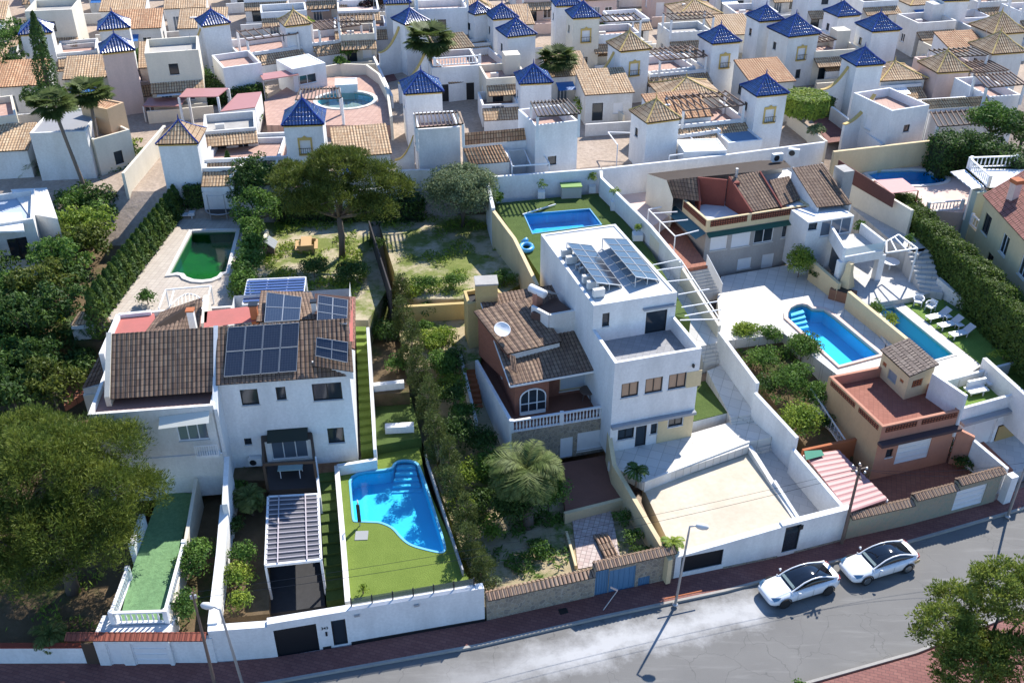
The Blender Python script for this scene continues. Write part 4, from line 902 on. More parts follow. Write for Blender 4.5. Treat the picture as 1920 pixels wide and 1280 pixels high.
m = MB(); ui = [V(U0)+kC*.15+uC*.2, V(U1)+kC*.15-uC*.15, V(U2)-uC*.1, V(U3)+uC*.3]
zs_ = [7.65, 7.65, 8.65, 8.65]; m.prism(ui, 5.2, zs_, cap=False); m.build('upper_wall', REDBRICK, e); MB().wall(ui[0], ui[1], .04, 6.7, 7.66, off=.035).build('fascia', WHITE2, e)
m = MB(); m.corr(W(958, 692, 7.35), W(970, 700, 7.3), W(966, 668, 7.8), W(955, 664, 7.8), .2, .04); m.build('hip_tiles', TILE, e)
balustrade(e, [f0+kC*.1+uC*.1, f0.lerp(f1, .52)+kC*.1, f1+kC*.1], .92, .22)
le = W(894, 695, zf); m = MB(); m.wall(f0+uC*.08, le, .22, 1.3, zf+.9); m.build('side_parapet', WHITE, e)
# outside stairs on the left
so1, so2 = W(905, 812, 1.8), W(885, 690, 4.0)
steps('brown tiled stairs climbing along the left side of the brick house', W(886, 800, 2.0), W(912, 797, 2.0), W(893, 690, 4.0), W(870, 690, 4.0), 1.5, 4.1, 12, TERRA)
wallthing('white topped sloping parapet on the outer side of the brown stairs', WHITE, [W(893, 790, 3.0), W(863, 662, 5.0)], .2, .5, [3.0, 5.0])
MB().prism([W(870, 690, 4.05), W(895, 690, 4.05), W(905, 640, 4.05), W(868, 650, 4.05)], 2, 4.08).build('stair_landing', TERRA, e)
c = onplane(U0, U1, U2, 941, 634); d_ = MB(); d_.lathe([(.03, 0), (.3, .05), (.5, .14), (.56, .19), (.53, .19), (.48, .155), (.28, .075), (.03, .03)], (0, 0, 0), 20); 
dish = thing('satellite_dish', 'round white satellite dish standing on the brown tiled roof', 'satellite dish', c+Vector((0, 0, .1))); o = d_.build('reflector', WHITEF, None, True); o.parent = dish; o.rotation_euler = (.5, .1, .2); o.location = (0, 0, .5); MB().tube([c, c+Vector((0, 0, .6))], .03, 5).build('mast', GALV, dish)
tank = thing('water_heater', 'white cylindrical solar water tank on the roof of the brick house', 'water tank', W(1008, 545, 9.2)); p = W(1008, 548, 9.6)
MB().tube([p+Vector((-.5, .5, .1)), p+Vector((-.47, .47, .1)), p+Vector((.47, -.47, .1)), p+Vector((.5, -.5, .1))], [.15, .3, .3, .15], 12).build('tank', WHITEF, tank, True); MB().box((p.x, p.y, 9.1), (.5, .5, 1.2), .6).build('stand', ORANGE, tank)
MB().poly([p+Vector((.1, .3, .1)), p+Vector((.9, -.4, .1)), p+Vector((1.5, .4, -.4)), p+Vector((.8, 1.0, -.4))]).build('collector', GLASS, tank)
m = MB(); m.prism([W(996, 575, 9.3), W(1040, 592, 8.9), W(1078, 585, 8.9), W(1040, 545, 9.3)], 6, 8.85); m.build('rear_roof_block', plaster('dark_brown_roof', (.12, .075, .06), .15), e)
m = MB(); m.wall(W(998, 570, 9.2), W(1030, 592, 9.0), .2, 7, 9.1); m.wall(W(1030, 592, 9.0), W(1080, 583, 9.0), .2, 7, 9.1); m.build('rear_parapet', WHITE2, e)
# yellow chimney building behind C
e = thing('outbuilding', 'small yellow outbuilding with a square chimney block behind the brick house', 'outbuilding', W(905, 600, 4)); zt = 8.3
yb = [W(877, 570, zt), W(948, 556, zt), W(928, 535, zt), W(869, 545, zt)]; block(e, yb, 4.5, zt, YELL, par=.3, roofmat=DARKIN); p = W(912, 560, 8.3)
MB().box((p.x, p.y, 8.4), (1.5, 1.2, 2.6), .1).build('chimney_block', YELL, e); MB().box((p.x, p.y, 9.75), (1.6, 1.3, .12), .1).build('chimney_cap', CONC, e)
table_ = W(1101, 748, zf); e = thing('table', 'round weathered table on the terrace of the brick house', 'table', table_); MB().lathe([(.55, .70), (.55, .75)], table_, 16).build('table_top', WOODG, e)
for a in (.5, 2.1, 3.7, 5.2): MB().bar(table_+Vector((.4*math.cos(a), .4*math.sin(a), 0)), table_+Vector((.25*math.cos(a), .25*math.sin(a), .7)), .05).build('leg', WOODG, e)
# C back garden
slab('back_garden', WEEDS, [(755, 560), (925, 560), (1000, 520), (920, 392), (705, 400)], 6.0)
slab('rear_yard', DRYG, [(738, 560), (925, 560), (900, 680), (760, 690)], 4.6)
wallthing('yellow retaining wall below the weedy plot', YELL, [W(745, 578, 5.8), W(880, 568, 5.9)], .3, 4, 5.95)
wallthing('cream sunlit wall between the weedy plot and the pool garden', CREAM, [W(1008, 530, 8.5), W(965, 445, 9.0), W(925, 392, 9.3)], .28, 5, [8.3, 8.9, 9.2])
wallthing('white wall end beside the olive tree', WHITE, [W(925, 392, 9.3), W(914, 350, 9.5)], .28, 5, [9.4, 9.9])

e = thing('pool_shower', 'outdoor pool shower with a grey mat on the turf by the free-form pool', 'shower', W(675, 990, zl)); p = W(675, 985, zl); MB().tube([p, p+Vector((0, 0, 2.0)), p+Vector((.1, -.35, 2.05))], .04, 7).build('pipe', GALV, e); MB().box((p.x, p.y-.02, zl+1.0), (.2, .08, 1.3), 0).build('panel', DARKF, e)
e = thing('mat', 'pale grey square mat on the turf in front of the pool shower', 'mat', W(678, 1003, zl)); p = W(678, 1003, zl+.03); MB().box((p.x, p.y, zl+.02), (.75, .75, .03), .05).build('mat', plain('grey_mat', (.30, .31, .31), .8), e)
# ================================================================ plot D: white cube house
zb = 2.6; zt = 9.5; zr = 11.3
e = thing('house', 'tall white cube house with roof terrace and two tilted solar arrays on top', 'house', W(1225, 830, zb))
LF, RF = W(1153, 681, zt), W(1316, 653, zt); UL, UR = W(1113, 573, zr), W(1270, 548, zr); UBR, UBL = W(1154, 420, zr), W(1014, 439, zr)
block(e, [LF, RF, V(UR)-(UR-UL).normalized()*.01, UL], zb-.5, zt, WHITE, [(0, (1166, 720, 1196, 741), 'reflect'), (0, (1211, 711, 1241, 733), 'reflect'), (0, (1255, 703, 1285, 725), 'reflect'),
 (0, (1159, 806, 1188, 820), 'dark'), (0, (1193, 800, 1210, 835), 'ddoor'), (0, (1221, 795, 1231, 812), 'sq'), (0, (1254, 786, 1279, 796), 'dark')], par=1.0, skip=(2,), roofmat=brick('grey_terrace_tiles', (.24, .24, .25), (.29, .29, .30), (.18, .18, .18), .4, .4, .01, uv=False, rot=.3, off=0), wallname='lower_wall', roofname='roof_terrace', pt=.22)
fu = Fr(UL, UR)
block(e, [fu.pt(0, 0, .003), fu.pt(fu.L, 0, .003), V(UBR), V(UBL)], zb-.5, zr, WHITE, [(0, (1130, 588, 1142, 611), 'sq'), (0, (1212, 586, 1248, 620), 'ddoor')], par=.07, roofmat=plaster('pale_roof_screed', (.56, .55, .53), .08), wallname='upper_wall', pt=.22)
m = MB(); fr = Fr(LF, RF)
def panelon(fr, r, d, name, mat, parent):
    u0, z0, u1, z1 = uzrect(fr, r); MB().wall(fr.pt(u0, 0), fr.pt(u1, 0), .03, z0, z1, off=d+.012).build(name, mat, parent)
u0, z0 = fr.px(1152, 797); u1, z1 = fr.px(1301, 769); MB().wall(fr.pt(0, 0), fr.pt(fr.L, 0), .35, z0-.12, z0+.08, off=.16).build('canopy_slab', GREYR, e)
ul, _ = fr.px(1233, 800); MB().wall(fr.pt(ul, 0), fr.pt(fr.px(1252, 790)[0], 0), .03, zb-.3, z0-.15, off=.02).build('cladding', CREAM, e); MB().wall(fr.pt(fr.px(1281, 790)[0], 0), fr.pt(fr.L, 0), .03, zb-.3, z0-.15, off=.02).build('cladding', CREAM, e)
zz = fr.px(1265, 797)[1]; MB().wall(fr.pt(fr.px(1252, 790)[0], 0), fr.pt(fr.px(1281, 790)[0], 0), .03, zb-.3, zz-.1, off=.02).build('cladding', CREAM, e)
panelon(fr, (1288, 698, 1313, 722), .0, 'cladding', CREAM, e)
ub, zq = fu.px(1205, 579); uc, _ = fu.px(1264, 570); MB().wall(fu.pt(ub, 0), fu.pt(uc, 0), .25, zq-.06, zq+.06, off=.13).build('awning_box', GREYR, e)
for (x, y, q) in ((1299, 684, fr),): u_, z_ = q.px(x, y); MB().box(q.pt(u_, z_, .08), (.1, .2, .22), .3).build('camera_bracket', DARKF, e)
zf_ = zr-.05
solar('left tilted solar array of twelve panels on the white cube roof', [W(1119, 530, zr+.75), W(1166, 535, zr+.1), W(1109, 460, zr+.1), W(1063, 455, zr+.75)], 2, 6, 0, zf_)
solar('right tilted solar array of twelve panels on the white cube roof', [W(1192, 519, zr+.75), W(1236, 525, zr+.1), W(1174, 448, zr+.1), W(1130, 447, zr+.75)], 2, 6, 0, zf_)
rzA = math.atan2((UBL-UL).y, (UBL-UL).x)
for (x, y), lb in zip(((1062, 481), (1071, 494), (1102, 530), (1111, 541), (1122, 556)), ('rearmost white air conditioner in the row along the left edge of the cube roof', 'second white air conditioner from the back along the cube roof edge', 'third air conditioner from the back, first of the front trio on the cube roof', 'middle air conditioner of the front trio on the cube roof', 'frontmost white air conditioner by the near left corner of the cube roof')):
    aircon(None, W(x, y, zf_), rzA+1.57, .95, lb)
e = thing('roof_vents', 'small cluster of grey pipes and vents between the air conditioners', 'vents', W(1085, 512, zf_)); p = W(1087, 512, zf_)
for i, (a, b) in enumerate(((0, 0), (.4, .2), (-.2, .5), (.1, .8))): MB().tube([(p.x+a, p.y+b, zf_), (p.x+a, p.y+b, zf_+.35), (p.x+a+.25, p.y+b, zf_+.45)], .09, 7).build('pipe', GALV, e)
# back garden with pool
zg = 7.9
pl = [Vector((p.x, p.y)) for p in PX([(999, 438), (1127, 421), (1105, 392), (983, 402)], zg)]
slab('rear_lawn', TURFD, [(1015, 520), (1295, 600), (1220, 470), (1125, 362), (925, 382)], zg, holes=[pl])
make_pool('small rectangular deep blue pool behind the white cube house', pl, zg, BASIND, WATER, 1.0, plain('blue_edge', (.10, .35, .60), .5), .1, .03)
hb = top(W(1100, 357, zg), 318)
wallthing('white rear boundary wall behind the small deep blue pool', WHITE, [W(924, 331, hb), W(1127, 316, hb)], .25, zg-3, hb)
wallthing('long white rear boundary wall behind the brown roofed twin houses', WHITE, [W(1129, 316, hb), W(1345, 292, hb), W(1546, 266, hb)], .25, zg-3, hb)
wallthing('white stepped side wall with sunlit top on the right of the small pool garden', WHITE, [W(1127, 320, hb), W(1128, 333, 9.6), W(1221, 424, 9.4), W(1278, 492, 8.9)], .25, 4, [hb, 9.6, 9.4, 8.9])
wallthing('cream side wall beside the passage under the white beams', CREAMW, [W(1222, 436, 9.0), W(1278, 496, 8.6), W(1350, 606, 6.6)], .25, 2.5, [8.95, 8.5, 6.4], name='side_wall')
patch('passage_floor', WHITEP, [(1190, 520, 7.6), (1250, 500, 7.6), (1355, 640, 5.3), (1310, 650, 5.3)])
e = thing('beam_pergola', 'white steel beams spanning the passage beside the white cube house', 'pergola', W(1280, 560, 7)); 
for (a, b) in (((1218, 498), (1276, 486)), ((1230, 507), (1283, 500)), ((1250, 528), (1300, 523)), ((1272, 552), (1330, 542)), ((1278, 576), (1345, 565)), ((1284, 592), (1352, 580)), ((1275, 600), (1350, 598))):
    MB().bar(W(*a, 9.0), W(*b, 9.0), .06).build('beam', WHITEF, e)
MB().bar(W(1277, 488, 8.95), W(1352, 602, 8.95), .06).build('side_beam', WHITEF, e)
def pot(label, x, y, z, h=.6, s=.55, plant=1.0, seed=1, mat=None, pm=None, group='potted plants'):
    p = W(x, y, z); e = thing('potted_plant', label, 'potted plant', p, group); MB().prism([(p.x-s/2, p.y-s/2), (p.x+s/2, p.y-s/2), (p.x+s/2, p.y+s/2), (p.x-s/2, p.y+s/2)], z, z+h).build('pot', pm or WHITEF, e)
    rng = np.random.default_rng(seed); crown('foliage', (p.x, p.y, z+h+plant*.5), (.35*plant, .35*plant, .5*plant), mat or LEAFY, e, rng, 9, (.15, .28), 500, .09, .4, .5); return e
pot('yellow-leaved plant in a white pot by the rear wall, left of the storage box', 1015, 370, zg, .6, .6, 1.0, 3)
pot('plant in a square white pot in the rear right corner of the pool garden', 1110, 360, zg, .6, .6, 1.3, 4)
pot('bright yellow plant in a white pot beside the right wall of the small pool garden', 1152, 392, zg, .8, .7, 1.3, 5)
pot('low plant in a wide white planter nearest the solar roof', 1195, 448, zg, .5, .8, .7, 6)
e = thing('storage_box', 'grey storage box with a green lid against the rear wall', 'storage box', W(1070, 370, zg)); p = W(1070, 368, zg)
MB().box((p.x, p.y, zg+.5), (1.7, .9, 1.0), .1).build('body', plain('box_grey', (.42, .42, .38), .6), e); MB().box((p.x, p.y, zg+1.04), (1.8, 1.0, .08), .1).build('lid', plain('box_green', (.16, .30, .06), .6), e)
e = thing('pool_toys', 'blue inflatable pool toys on the turf by the small deep pool', 'pool toys', W(987, 468, zg)); p = W(987, 468, zg)
MB().tube([(p.x+.45*math.cos(i*math.pi/6), p.y+.6*math.sin(i*math.pi/6), zg+.2) for i in range(13)], .18, 8).build('ring', plain('toy_blue', (.05, .30, .62), .4), e, True); MB().tube([(p.x-.3, p.y+.7, zg+.2), (p.x+.1, p.y+.9, zg+.5)], [.25, .15], 8).build('float', plain('toy_blue', (.05, .3, .6)), e, True)
tag(MB().bar(W(980, 402, zg+.15), W(1042, 383, zg+.15), .09).build('pool_cover_roller', WHITEF), 'thin white pole lying on the turf at the corner of the small pool', 'pole')
# front: ramp, beige garage roof, walkway
patch('garage_roof', SAND, [(1205, 912, 1.85), (1403, 838, 2.1), (1487, 973, 2.2), (1264, 1038, 1.8)], 1.3)
patch('ramp', WHITEP, [(1140, 868, 2.55), (1205, 905, 2.55), (1404, 836, 2.75), (1405, 818, 2.75), (1372, 790, 2.8), (1296, 812, 2.6), (1148, 845, 2.6)], .6)
mb = MB(); mb.wall(W(1207, 910, 2.3), W(1403, 839, 2.3), .15, 1.8, 2.65, 2.85); mb.wall(W(1405, 836, 2.5), W(1493, 976, 2.2), .3, 0, 2.55, 2.25)
e = thing('parapet', 'low pale parapet between the beige garage roof and the ramp', 'wall', W(1300, 880, 2)); mb.build('parapet', WHITE2, e)
slab('side_lawn', TURFD, [(1297, 790), (1368, 772), (1325, 713), (1300, 718)], 3.1, depth=1.2, side=WHITE2)
patch('walkway', WHITEP, [(1370, 782, 3.1), (1432, 772, 3.1), (1362, 680, 4.0), (1326, 695, 4.0)])
steps('three wide pale steps high on the walkway beside the terrace of the white cube house', W(1318, 685, 4.0), W(1363, 678, 4.0), W(1352, 642, 5.2), W(1312, 650, 5.2), 4.0, 5.2, 5, WHITEP)
steps('short flight of pale steps halfway down the walkway next to the turf triangle', W(1371, 797, 2.75), W(1436, 788, 2.75), W(1430, 772, 3.1), W(1369, 781, 3.1), 2.75, 3.15, 3, WHITEP)
steps('lowest flight of pale steps leading down to the beige garage roof side', W(1408, 855, 1.7), W(1464, 840, 1.7), W(1449, 812, 2.75), W(1402, 822, 2.75), 1.7, 2.75, 5, WHITEP)
patch('walkway', WHITEP, [(1404, 828, 2.76), (1452, 818, 2.76), (1434, 790, 2.76), (1366, 795, 2.76)], .5)
patch('walkway', GREYP, [(1409, 850, 1.7), (1466, 842, 1.7), (1590, 975, .6), (1492, 1000, .6)], 1)
e = thing('street_wall', 'white street wall below the beige garage roof with dark garage door and narrow black gate', 'wall', W(1400, 1050, 0))
d0, d1, d2 = Vector(WL[7]+(0,)), Vector(WL[7]+(0,)).lerp(Vector(WL[8]+(0,)), .93), Vector(WL[9]+(0,)); ha_, hb_, hc_ = top(d0, 1045), top(d1, 988), top(d2, 957); kk = Vector((-.1, .4, 0))
block(e, [d0, d1, d1+kk, d0+kk], 0, hb_, WHITE, [(0, (1279, 1037, 1353, 1058), 'dgar')], roofmat=WHITE, tops=[ha_, hb_, hb_, ha_])
block(e, [d1, d2, d2+kk, d1+kk], 0, hb_+.1, WHITE, [(0, (1474, 989, 1494, 1029), 'ddoor')], roofmat=WHITE)
fr = Fr(d0, d1); m = MB(); m.wall(fr.pt(fr.px(1356, 1060)[0], 0), fr.pt(fr.L, 0), .05, 0, .25, off=.03); fr = Fr(d1, d2); m.wall(fr.pt(1.2, 0), fr.pt(fr.L, 0), .05, 0, .25, off=.03); m.build('plinth', STONEW, e)
panelon(fr, (1499, 985, 1505, 991), .0, 'meter_plate', DARKF, e)
wallthing('white wall rising in steps between the pale walkway and the citrus garden', WHITE, [W(1588, 958, 2.4), W(1487, 843, 3.2)], .25, .3, [2.4, 3.3])
wallthing('middle length of the stepped white wall beside the citrus garden', WHITE, [W(1495, 820, 4.0), W(1417, 733, 5.0)], .25, 1, [4.0, 4.9], group='walkway walls')
wallthing('upper length of the stepped white wall beside the citrus garden', WHITE, [W(1421, 718, 5.3), W(1350, 620, 6.3)], .25, 2, [5.3, 6.2], group='walkway walls')
e = thing('wedge_wall', 'tall narrow sunlit white fin wall beside the lowest steps', 'wall', W(1480, 930, 1)); MB().wall(W(1500, 978, 2.2), W(1452, 900, 2.6), .2, .5, 2.3, 2.6).build('wall', WHITE, e)
# ================================================================ plot E: twin house, pool, orange building
ze_ = 4.0
slab('patio', WHITEP, [(1352, 640), (1345, 560), (1352, 518), (1505, 492), (1530, 500), (1660, 645), (1651, 690), (1573, 705), (1470, 625)], ze_, holes=[[Vector((p.x, p.y)) for p in PX([(1477, 598), (1477, 588), (1482, 579), (1493, 573), (1504, 571), (1514, 573), (1523, 580), (1545, 581), (1566, 596), (1650, 666), (1573, 687)], ze_)]])
make_pool('long bright pool with rounded step end behind the orange building', [Vector((p.x, p.y)) for p in PX([(1477, 598), (1477, 588), (1482, 579), (1493, 573), (1504, 571), (1514, 573), (1523, 580), (1545, 581), (1566, 596), (1650, 666), (1573, 687)], ze_)], ze_, BASINL, WATER, 1.2, PINKW, .3, .12, stepsq=(W(1486, 602, ze_), W(1520, 596, ze_), W(1506, 576, ze_), W(1484, 583, ze_), 4))
wallthing('yellow retaining wall of the long pool above the citrus garden', YELL, [W(1570, 702, 3.8), W(1478, 622, 3.8)], .25, 1.5, 3.85); wallthing('white retaining wall at the near end of the long pool', WHITE, [W(1566, 708, 4.0), W(1655, 684, 4.0)], .22, 1.5, 3.85)
patch('garden_soil', SOIL, [(1350, 640, 3.4), (1475, 625, 3.4), (1560, 715, 2.2), (1650, 860, 1.2), (1520, 850, 1.4), (1425, 720, 2.4)])
patch('garden_path', WHITEP, [(1500, 850, 1.75), (1550, 840, 1.75), (1600, 900, 1.3), (1560, 905, 1.3)])
slab('courtyard', TERRAP, [(1500, 860), (1600, 830), (1805, 790), (1900, 880), (1700, 975), (1590, 1000)], .75, depth=1)
e = thing('house', 'grey beige twin house with red walled roof terrace and brown tiled slopes', 'house', W(1430, 510, ze_)); zp_ = 8.85
EL, ER, EBL = W(1327, 413, zp_), W(1516, 384, zp_), W(1283, 371, zp_); uE = (V(ER)-EL).normalized(); kE = Vector((-uE.y, uE.x, 0)); EBR = V(ER)+kE*9
fe = [V(EL), V(ER), V(ER)+kE*10, V(EL)+kE*10]
block(e, fe, ze_-.5, 7.75, plaster('grey_beige_render', (.42, .39, .36), .15), [(0, (1334, 438, 1362, 466), 'shut'), (0, (1374, 434, 1405, 460), 'shut'), (0, (1416, 430, 1448, 452), 'white'), (0, (1468, 422, 1495, 442), 'white'), (0, (1384, 486, 1407, 502), 'shut'), (0, (1430, 478, 1447, 506), 'wdoor')], roofmat=CONC, roofname='ceiling_slab')
ft = [V(EL)-kE*.05-uE*.05, V(ER)-kE*.05+uE*.05, V(ER)+kE*4.2+uE*.05, V(EL)+kE*4.2-uE*.05]
block(e, ft, 7.8, zp_, CREAM, par=.75, skip=(2,), roofmat=plaster('white_terrace_coating', (.72, .72, .72), .1), roofname='roof_terrace', wallname='parapet')
fr = Fr(ft[0], ft[1]); 
for a, b in ((.3, 3.6), (4.0, fr.L-.3)): m = MB(); m.wall(fr.pt(a, 0), fr.pt(b, 0), .04, 8.25, 8.78, off=.025); m.build('lattice_strip', LATTICE, e)
fr3 = Fr(ft[3], ft[0]); MB().wall(fr3.pt(.2, 0), fr3.pt(fr3.L-.2, 0), .04, 8.25, 8.78, off=.025).build('lattice_strip', LATTICE, e)
m = MB(); f0_ = Fr(fe[0], fe[1]); m.poly((f0_.pt(0, 7.74, .02), f0_.pt(f0_.L, 7.74, .02), f0_.pt(f0_.L, 7.5, .5), f0_.pt(0, 7.5, .5))); m.build('awning', GREENF, e)
fs = Fr(fe[3], fe[0]); m = MB(); m.poly((fs.pt(fs.L-5.5, 7.7, .02), fs.pt(fs.L, 7.7, .02), fs.pt(fs.L, 7.3, .9), fs.pt(fs.L-5.5, 7.3, .9))); m.build('side_awning', plain('teal_awning', (.05, .14, .17), .7), e)
MB().wall(fe[0]-kE*.03, fe[1]-kE*.03, .04, ze_-.3, 5.6).build('stone_base', STONEW, e) if False else None
m = MB(); A, B = V(fe[0]), V(fe[1])
def tslope(parent, name, a, b, c, d, z0, z1, mat=TILE, pitch=.27): return MB().corr(W(*a, z0), W(*b, z0), W(*c, z1), W(*d, z1), pitch, .05).build(name, mat, parent)
tslope(e, 'left_roof', (1262, 371), (1315, 378), (1308, 332), (1250, 338), 8.9, 10.4)
tslope(e, 'middle_roof', (1411, 397), (1466, 387), (1424, 321), (1368, 332), 8.9, 10.6)
tslope(e, 'right_roof', (1466, 386), (1500, 374), (1480, 330), (1442, 338), 8.9, 10.0)
MB().poly([W(1214, 326, 9.9), W(1250, 338, 10.35), W(1424, 321, 10.55), W(1484, 314, 10.5), W(1470, 300, 9.9), W(1425, 301, 9.9)]).build('rear_roof', TILE, e)
m = MB(); m.poly([W(1214, 326, 9.9), V(W(1214, 326, 9.9), 5), V(W(1262, 371, 8.9), 5), W(1262, 372, 8.95), W(1250, 338, 10.4)]); m.poly([W(1214, 326, 9.9), V(W(1214, 326, 9.9), 5), V(W(1470, 300, 9.9), 5), W(1470, 300, 9.9)]); m.build('side_gable', CREAMW, e)
m = MB(); m.wall(W(1309, 333, 10.4), W(1364, 336, 10.5), .14, 8, 10.45); m.wall(W(1313, 377, 9.0), W(1309, 333, 10.4), .12, 8, 8.98, 10.45); m.wall(W(1410, 396, 9.0), W(1367, 333, 10.6), .14, 8, 9.0, 10.72); m.wall(W(1466, 387, 9.0), W(1425, 322, 10.65), .12, 8, 9.0, 10.72); m.build('red_wall', REDW, e)
p = W(1376, 372, 8.9); MB().box((p.x, p.y, 9.3), (.5, .5, 2.2), .2).build('chimney', REDW, e); MB().tube([(p.x+.1, p.y+.6, 10), (p.x+.1, p.y+.6, 11.3)], .12, 8).build('flue', GALV, e)
aircon(None, W(1456, 303, 10.2), .3, 1.2, 'left rooftop air conditioner by the rear wall behind the brown roofs'); aircon(None, W(1487, 294, 10.2), -.3, 1.2, 'right rooftop air conditioner by the rear wall behind the brown roofs')
e = thing('house', 'white modern half of the twin house with wide glass doors and a columned terrace', 'house', W(1570, 500, 4.6)); zw = 9.0
g = [W(1513, 412, zw), W(1600, 398, zw), W(1604, 385, zw)]; G0, G1 = V(W(1517, 411, zw)), V(W(1603, 398, zw)); kG = kE
block(e, [G0, G1, G1+kG*10, G0+kG*10], 4, zw-.3, WHITE, [(0, (1543, 408, 1594, 436), 'slide'), (0, (1514, 420, 1531, 430), 'sq')], roofmat=WHITE)
tslope(e, 'tiled_roof', (1535, 389), (1594, 383), (1540, 307), (1487, 315), 9.1, 10.8)
m = MB(); m.wall(W(1534, 389, 9.1), W(1487, 315, 10.8), .14, 8, 9.12, 10.88); m.wall(W(1595, 383, 9.1), W(1541, 307, 10.8), .14, 5, 9.12, 10.88); m.build('roof_side_wall', WHITE, e); m = MB(); m.bar(W(1595, 383, 9.25), W(1541, 307, 11.0), .16, .1); m.bar(W(1534, 389, 9.25), W(1487, 315, 11.0), .16, .1); m.build('verge_tiles', TILE, e)
p = W(1578, 345, 9.6); MB().box((p.x, p.y, 9.3), (1.0, 1.4, 3.4), .3).build('chimney', CONC, e)
T = [W(1581, 484, 7.2), W(1655, 471, 7.2), W(1612, 437, 7.2), W(1556, 443, 7.2)]
m = MB(); m.prism(T, 6.9, 7.2, True); m.build('terrace_slab', GREYP, e)
for a, b, nm in ((T[3], T[0], 'left_parapet'), (T[1], T[2], 'right_parapet')): MB().wall(a, b, .2, 6.9, 8.1).build(nm, WHITE, e)
MB().wall(T[0], T[1], .2, 6.6, 7.3).build('front_beam', WHITE, e); f_ = Fr(T[0], T[1])
MB().quad(f_.pt(0, 7.35), f_.pt(f_.L, 7.35), f_.pt(f_.L, 8.0), f_.pt(0, 8.0)).build('glass_railing', clear('clear_glass', (.5, .6, .62), .15), e)
for q in (T[0], T[1]): MB().box((q.x, q.y+.15, 5.6), (.55, .55, 2.6), .25).build('column', WHITE, e)
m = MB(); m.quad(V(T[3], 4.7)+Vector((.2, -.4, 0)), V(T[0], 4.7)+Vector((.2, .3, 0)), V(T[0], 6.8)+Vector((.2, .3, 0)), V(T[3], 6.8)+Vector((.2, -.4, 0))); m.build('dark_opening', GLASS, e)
slab('patio', GREYP, [(1590, 530), (1560, 500), (1600, 440), (1700, 480), (1760, 545), (1718, 556), (1612, 575)], 4.65)
slab('terrace', GREYP, [(1575, 350), (1620, 368), (1742, 462), (1722, 478), (1668, 448), (1600, 392)], 6.6)
steps('wide grey steps down the right side of the columned patio beside the hedge', W(1725, 545, 4.7), W(1768, 552, 4.7), W(1742, 464, 6.6), W(1700, 470, 6.6), 4.6, 6.6, 9, GREYP)
e = thing('pergola', 'white steel frame pergola beside the columned terrace', 'pergola', W(1700, 500, 5)); zq = 7.7; q = [W(1662, 474, zq), W(1720, 466, zq), W(1685, 440, zq), W(1662, 453, zq)]
m = MB()
for i in range(4): m.bar(q[i], q[(i+1) % 4], .1)
for t in (.33, .66): m.bar(q[0].lerp(q[1], t), q[3].lerp(q[2], t), .08)
m.build('frame', WHITEF, e); MB().bar(V(q[1], 4.7), q[1], .1).build('post', WHITEF, e)
e = thing('terrace_table', 'round white table on the shaded columned patio', 'table', W(1665, 497, 4.65)); p = W(1667, 505, 4.65); MB().lathe([(.7, .72), (.7, .77)], p, 16).build('table_top', WHITEF, e); MB().tube([p, p+Vector((0, 0, .72))], .07, 6).build('leg', WHITEF, e)
steps('grey steps with a white side rail going up to the terracotta landing', W(1312, 556, 4.0), W(1352, 548, 4.0), W(1326, 497, 6.2), W(1286, 504, 6.2), 4.0, 6.2, 9, GREYP)
slab('terrace', TERRAP, [(1285, 506), (1328, 498), (1300, 460), (1262, 400), (1222, 420)], 6.2)
slab('side_yard', PINKW, [(1262, 400), (1222, 425), (1135, 345), (1215, 335)], 7.2)
e = thing('stair_rail', 'white lattice panel along the steps beside the twin house', 'railing', W(1325, 497, 6.2)); a, b = W(1324, 493, 6.4), W(1353, 548, 4.2)
MB().quad(V(a, 6.2), V(b, 4.0), V(b, 4.9), V(a, 7.1)).build('panel', WHITEF, e); MB().bar(V(a, 7.12), V(b, 4.92), .07).build('rail', WHITEF, e)
e = thing('pergola', 'white pipe frame over the terracotta landing with climbing plant', 'pergola', W(1260, 470, 6.2)); zq = 8.4; q = [W(1266, 443, zq), W(1216, 393, zq), W(1240, 388, zq), W(1310, 436, zq)]
m = MB(); m.bar(q[0], q[1], .08); m.bar(q[1], q[2], .08)
for t, x, y in ((0, 1310, 432), (.5, 1290, 412), (.85, 1270, 397)): m.bar(q[0].lerp(q[1], t), W(x, y, zq), .07)
m.build('frame', WHITEF, e)
for t in (0, .55, 1): p = q[0].lerp(q[1], t); MB().bar(V(p, 6.2), p, .08).build('post', WHITEF, e)
# cream wall, bbq between E and F
wallthing('cream wall with sunlit top between the two long pools, rear length', CREAM, [W(1574, 534, 5.4), W(1523, 487, 5.8)], .3, 3.5, [5.5, 5.8])
wallthing('cream wall with sunlit top between the two long pools, front length', CREAM, [W(1712, 652, 5.0), W(1592, 548, 5.4)], .3, 3, [5.3, 5.5])
e = thing('barbecue', 'brick garden barbecue with a tapered chimney against the cream wall', 'barbecue', W(1580, 560, ze_)); p = W(1578, 562, 4.0)
MB().box((p.x, p.y, 4.45), (1.9, .9, .9), -.6).build('counter', plaster('rust_brick', (.30, .15, .09), .2), e); MB().lathe([(.7, .9), (.35, 2.2), (.3, 3.0)], (p.x+.3, p.y+.5, 4.0), 4).build('chimney', CREAM, e); MB().box((p.x-.05, p.y-.1, 4.95), (1.1, .6, .12), -.6).build('grill', DARKF, e)
zs = 5.1
e = thing('house', 'orange building with terracotta roof terrace, white garage door and small cream shed on top', 'house', W(1720, 870, .8))
OFL, OFR, OBL = W(1655, 800, zs), W(1803, 768, zs), W(1555, 705, zs); OBR = V(OFR)+(V(OBL)-OFL)
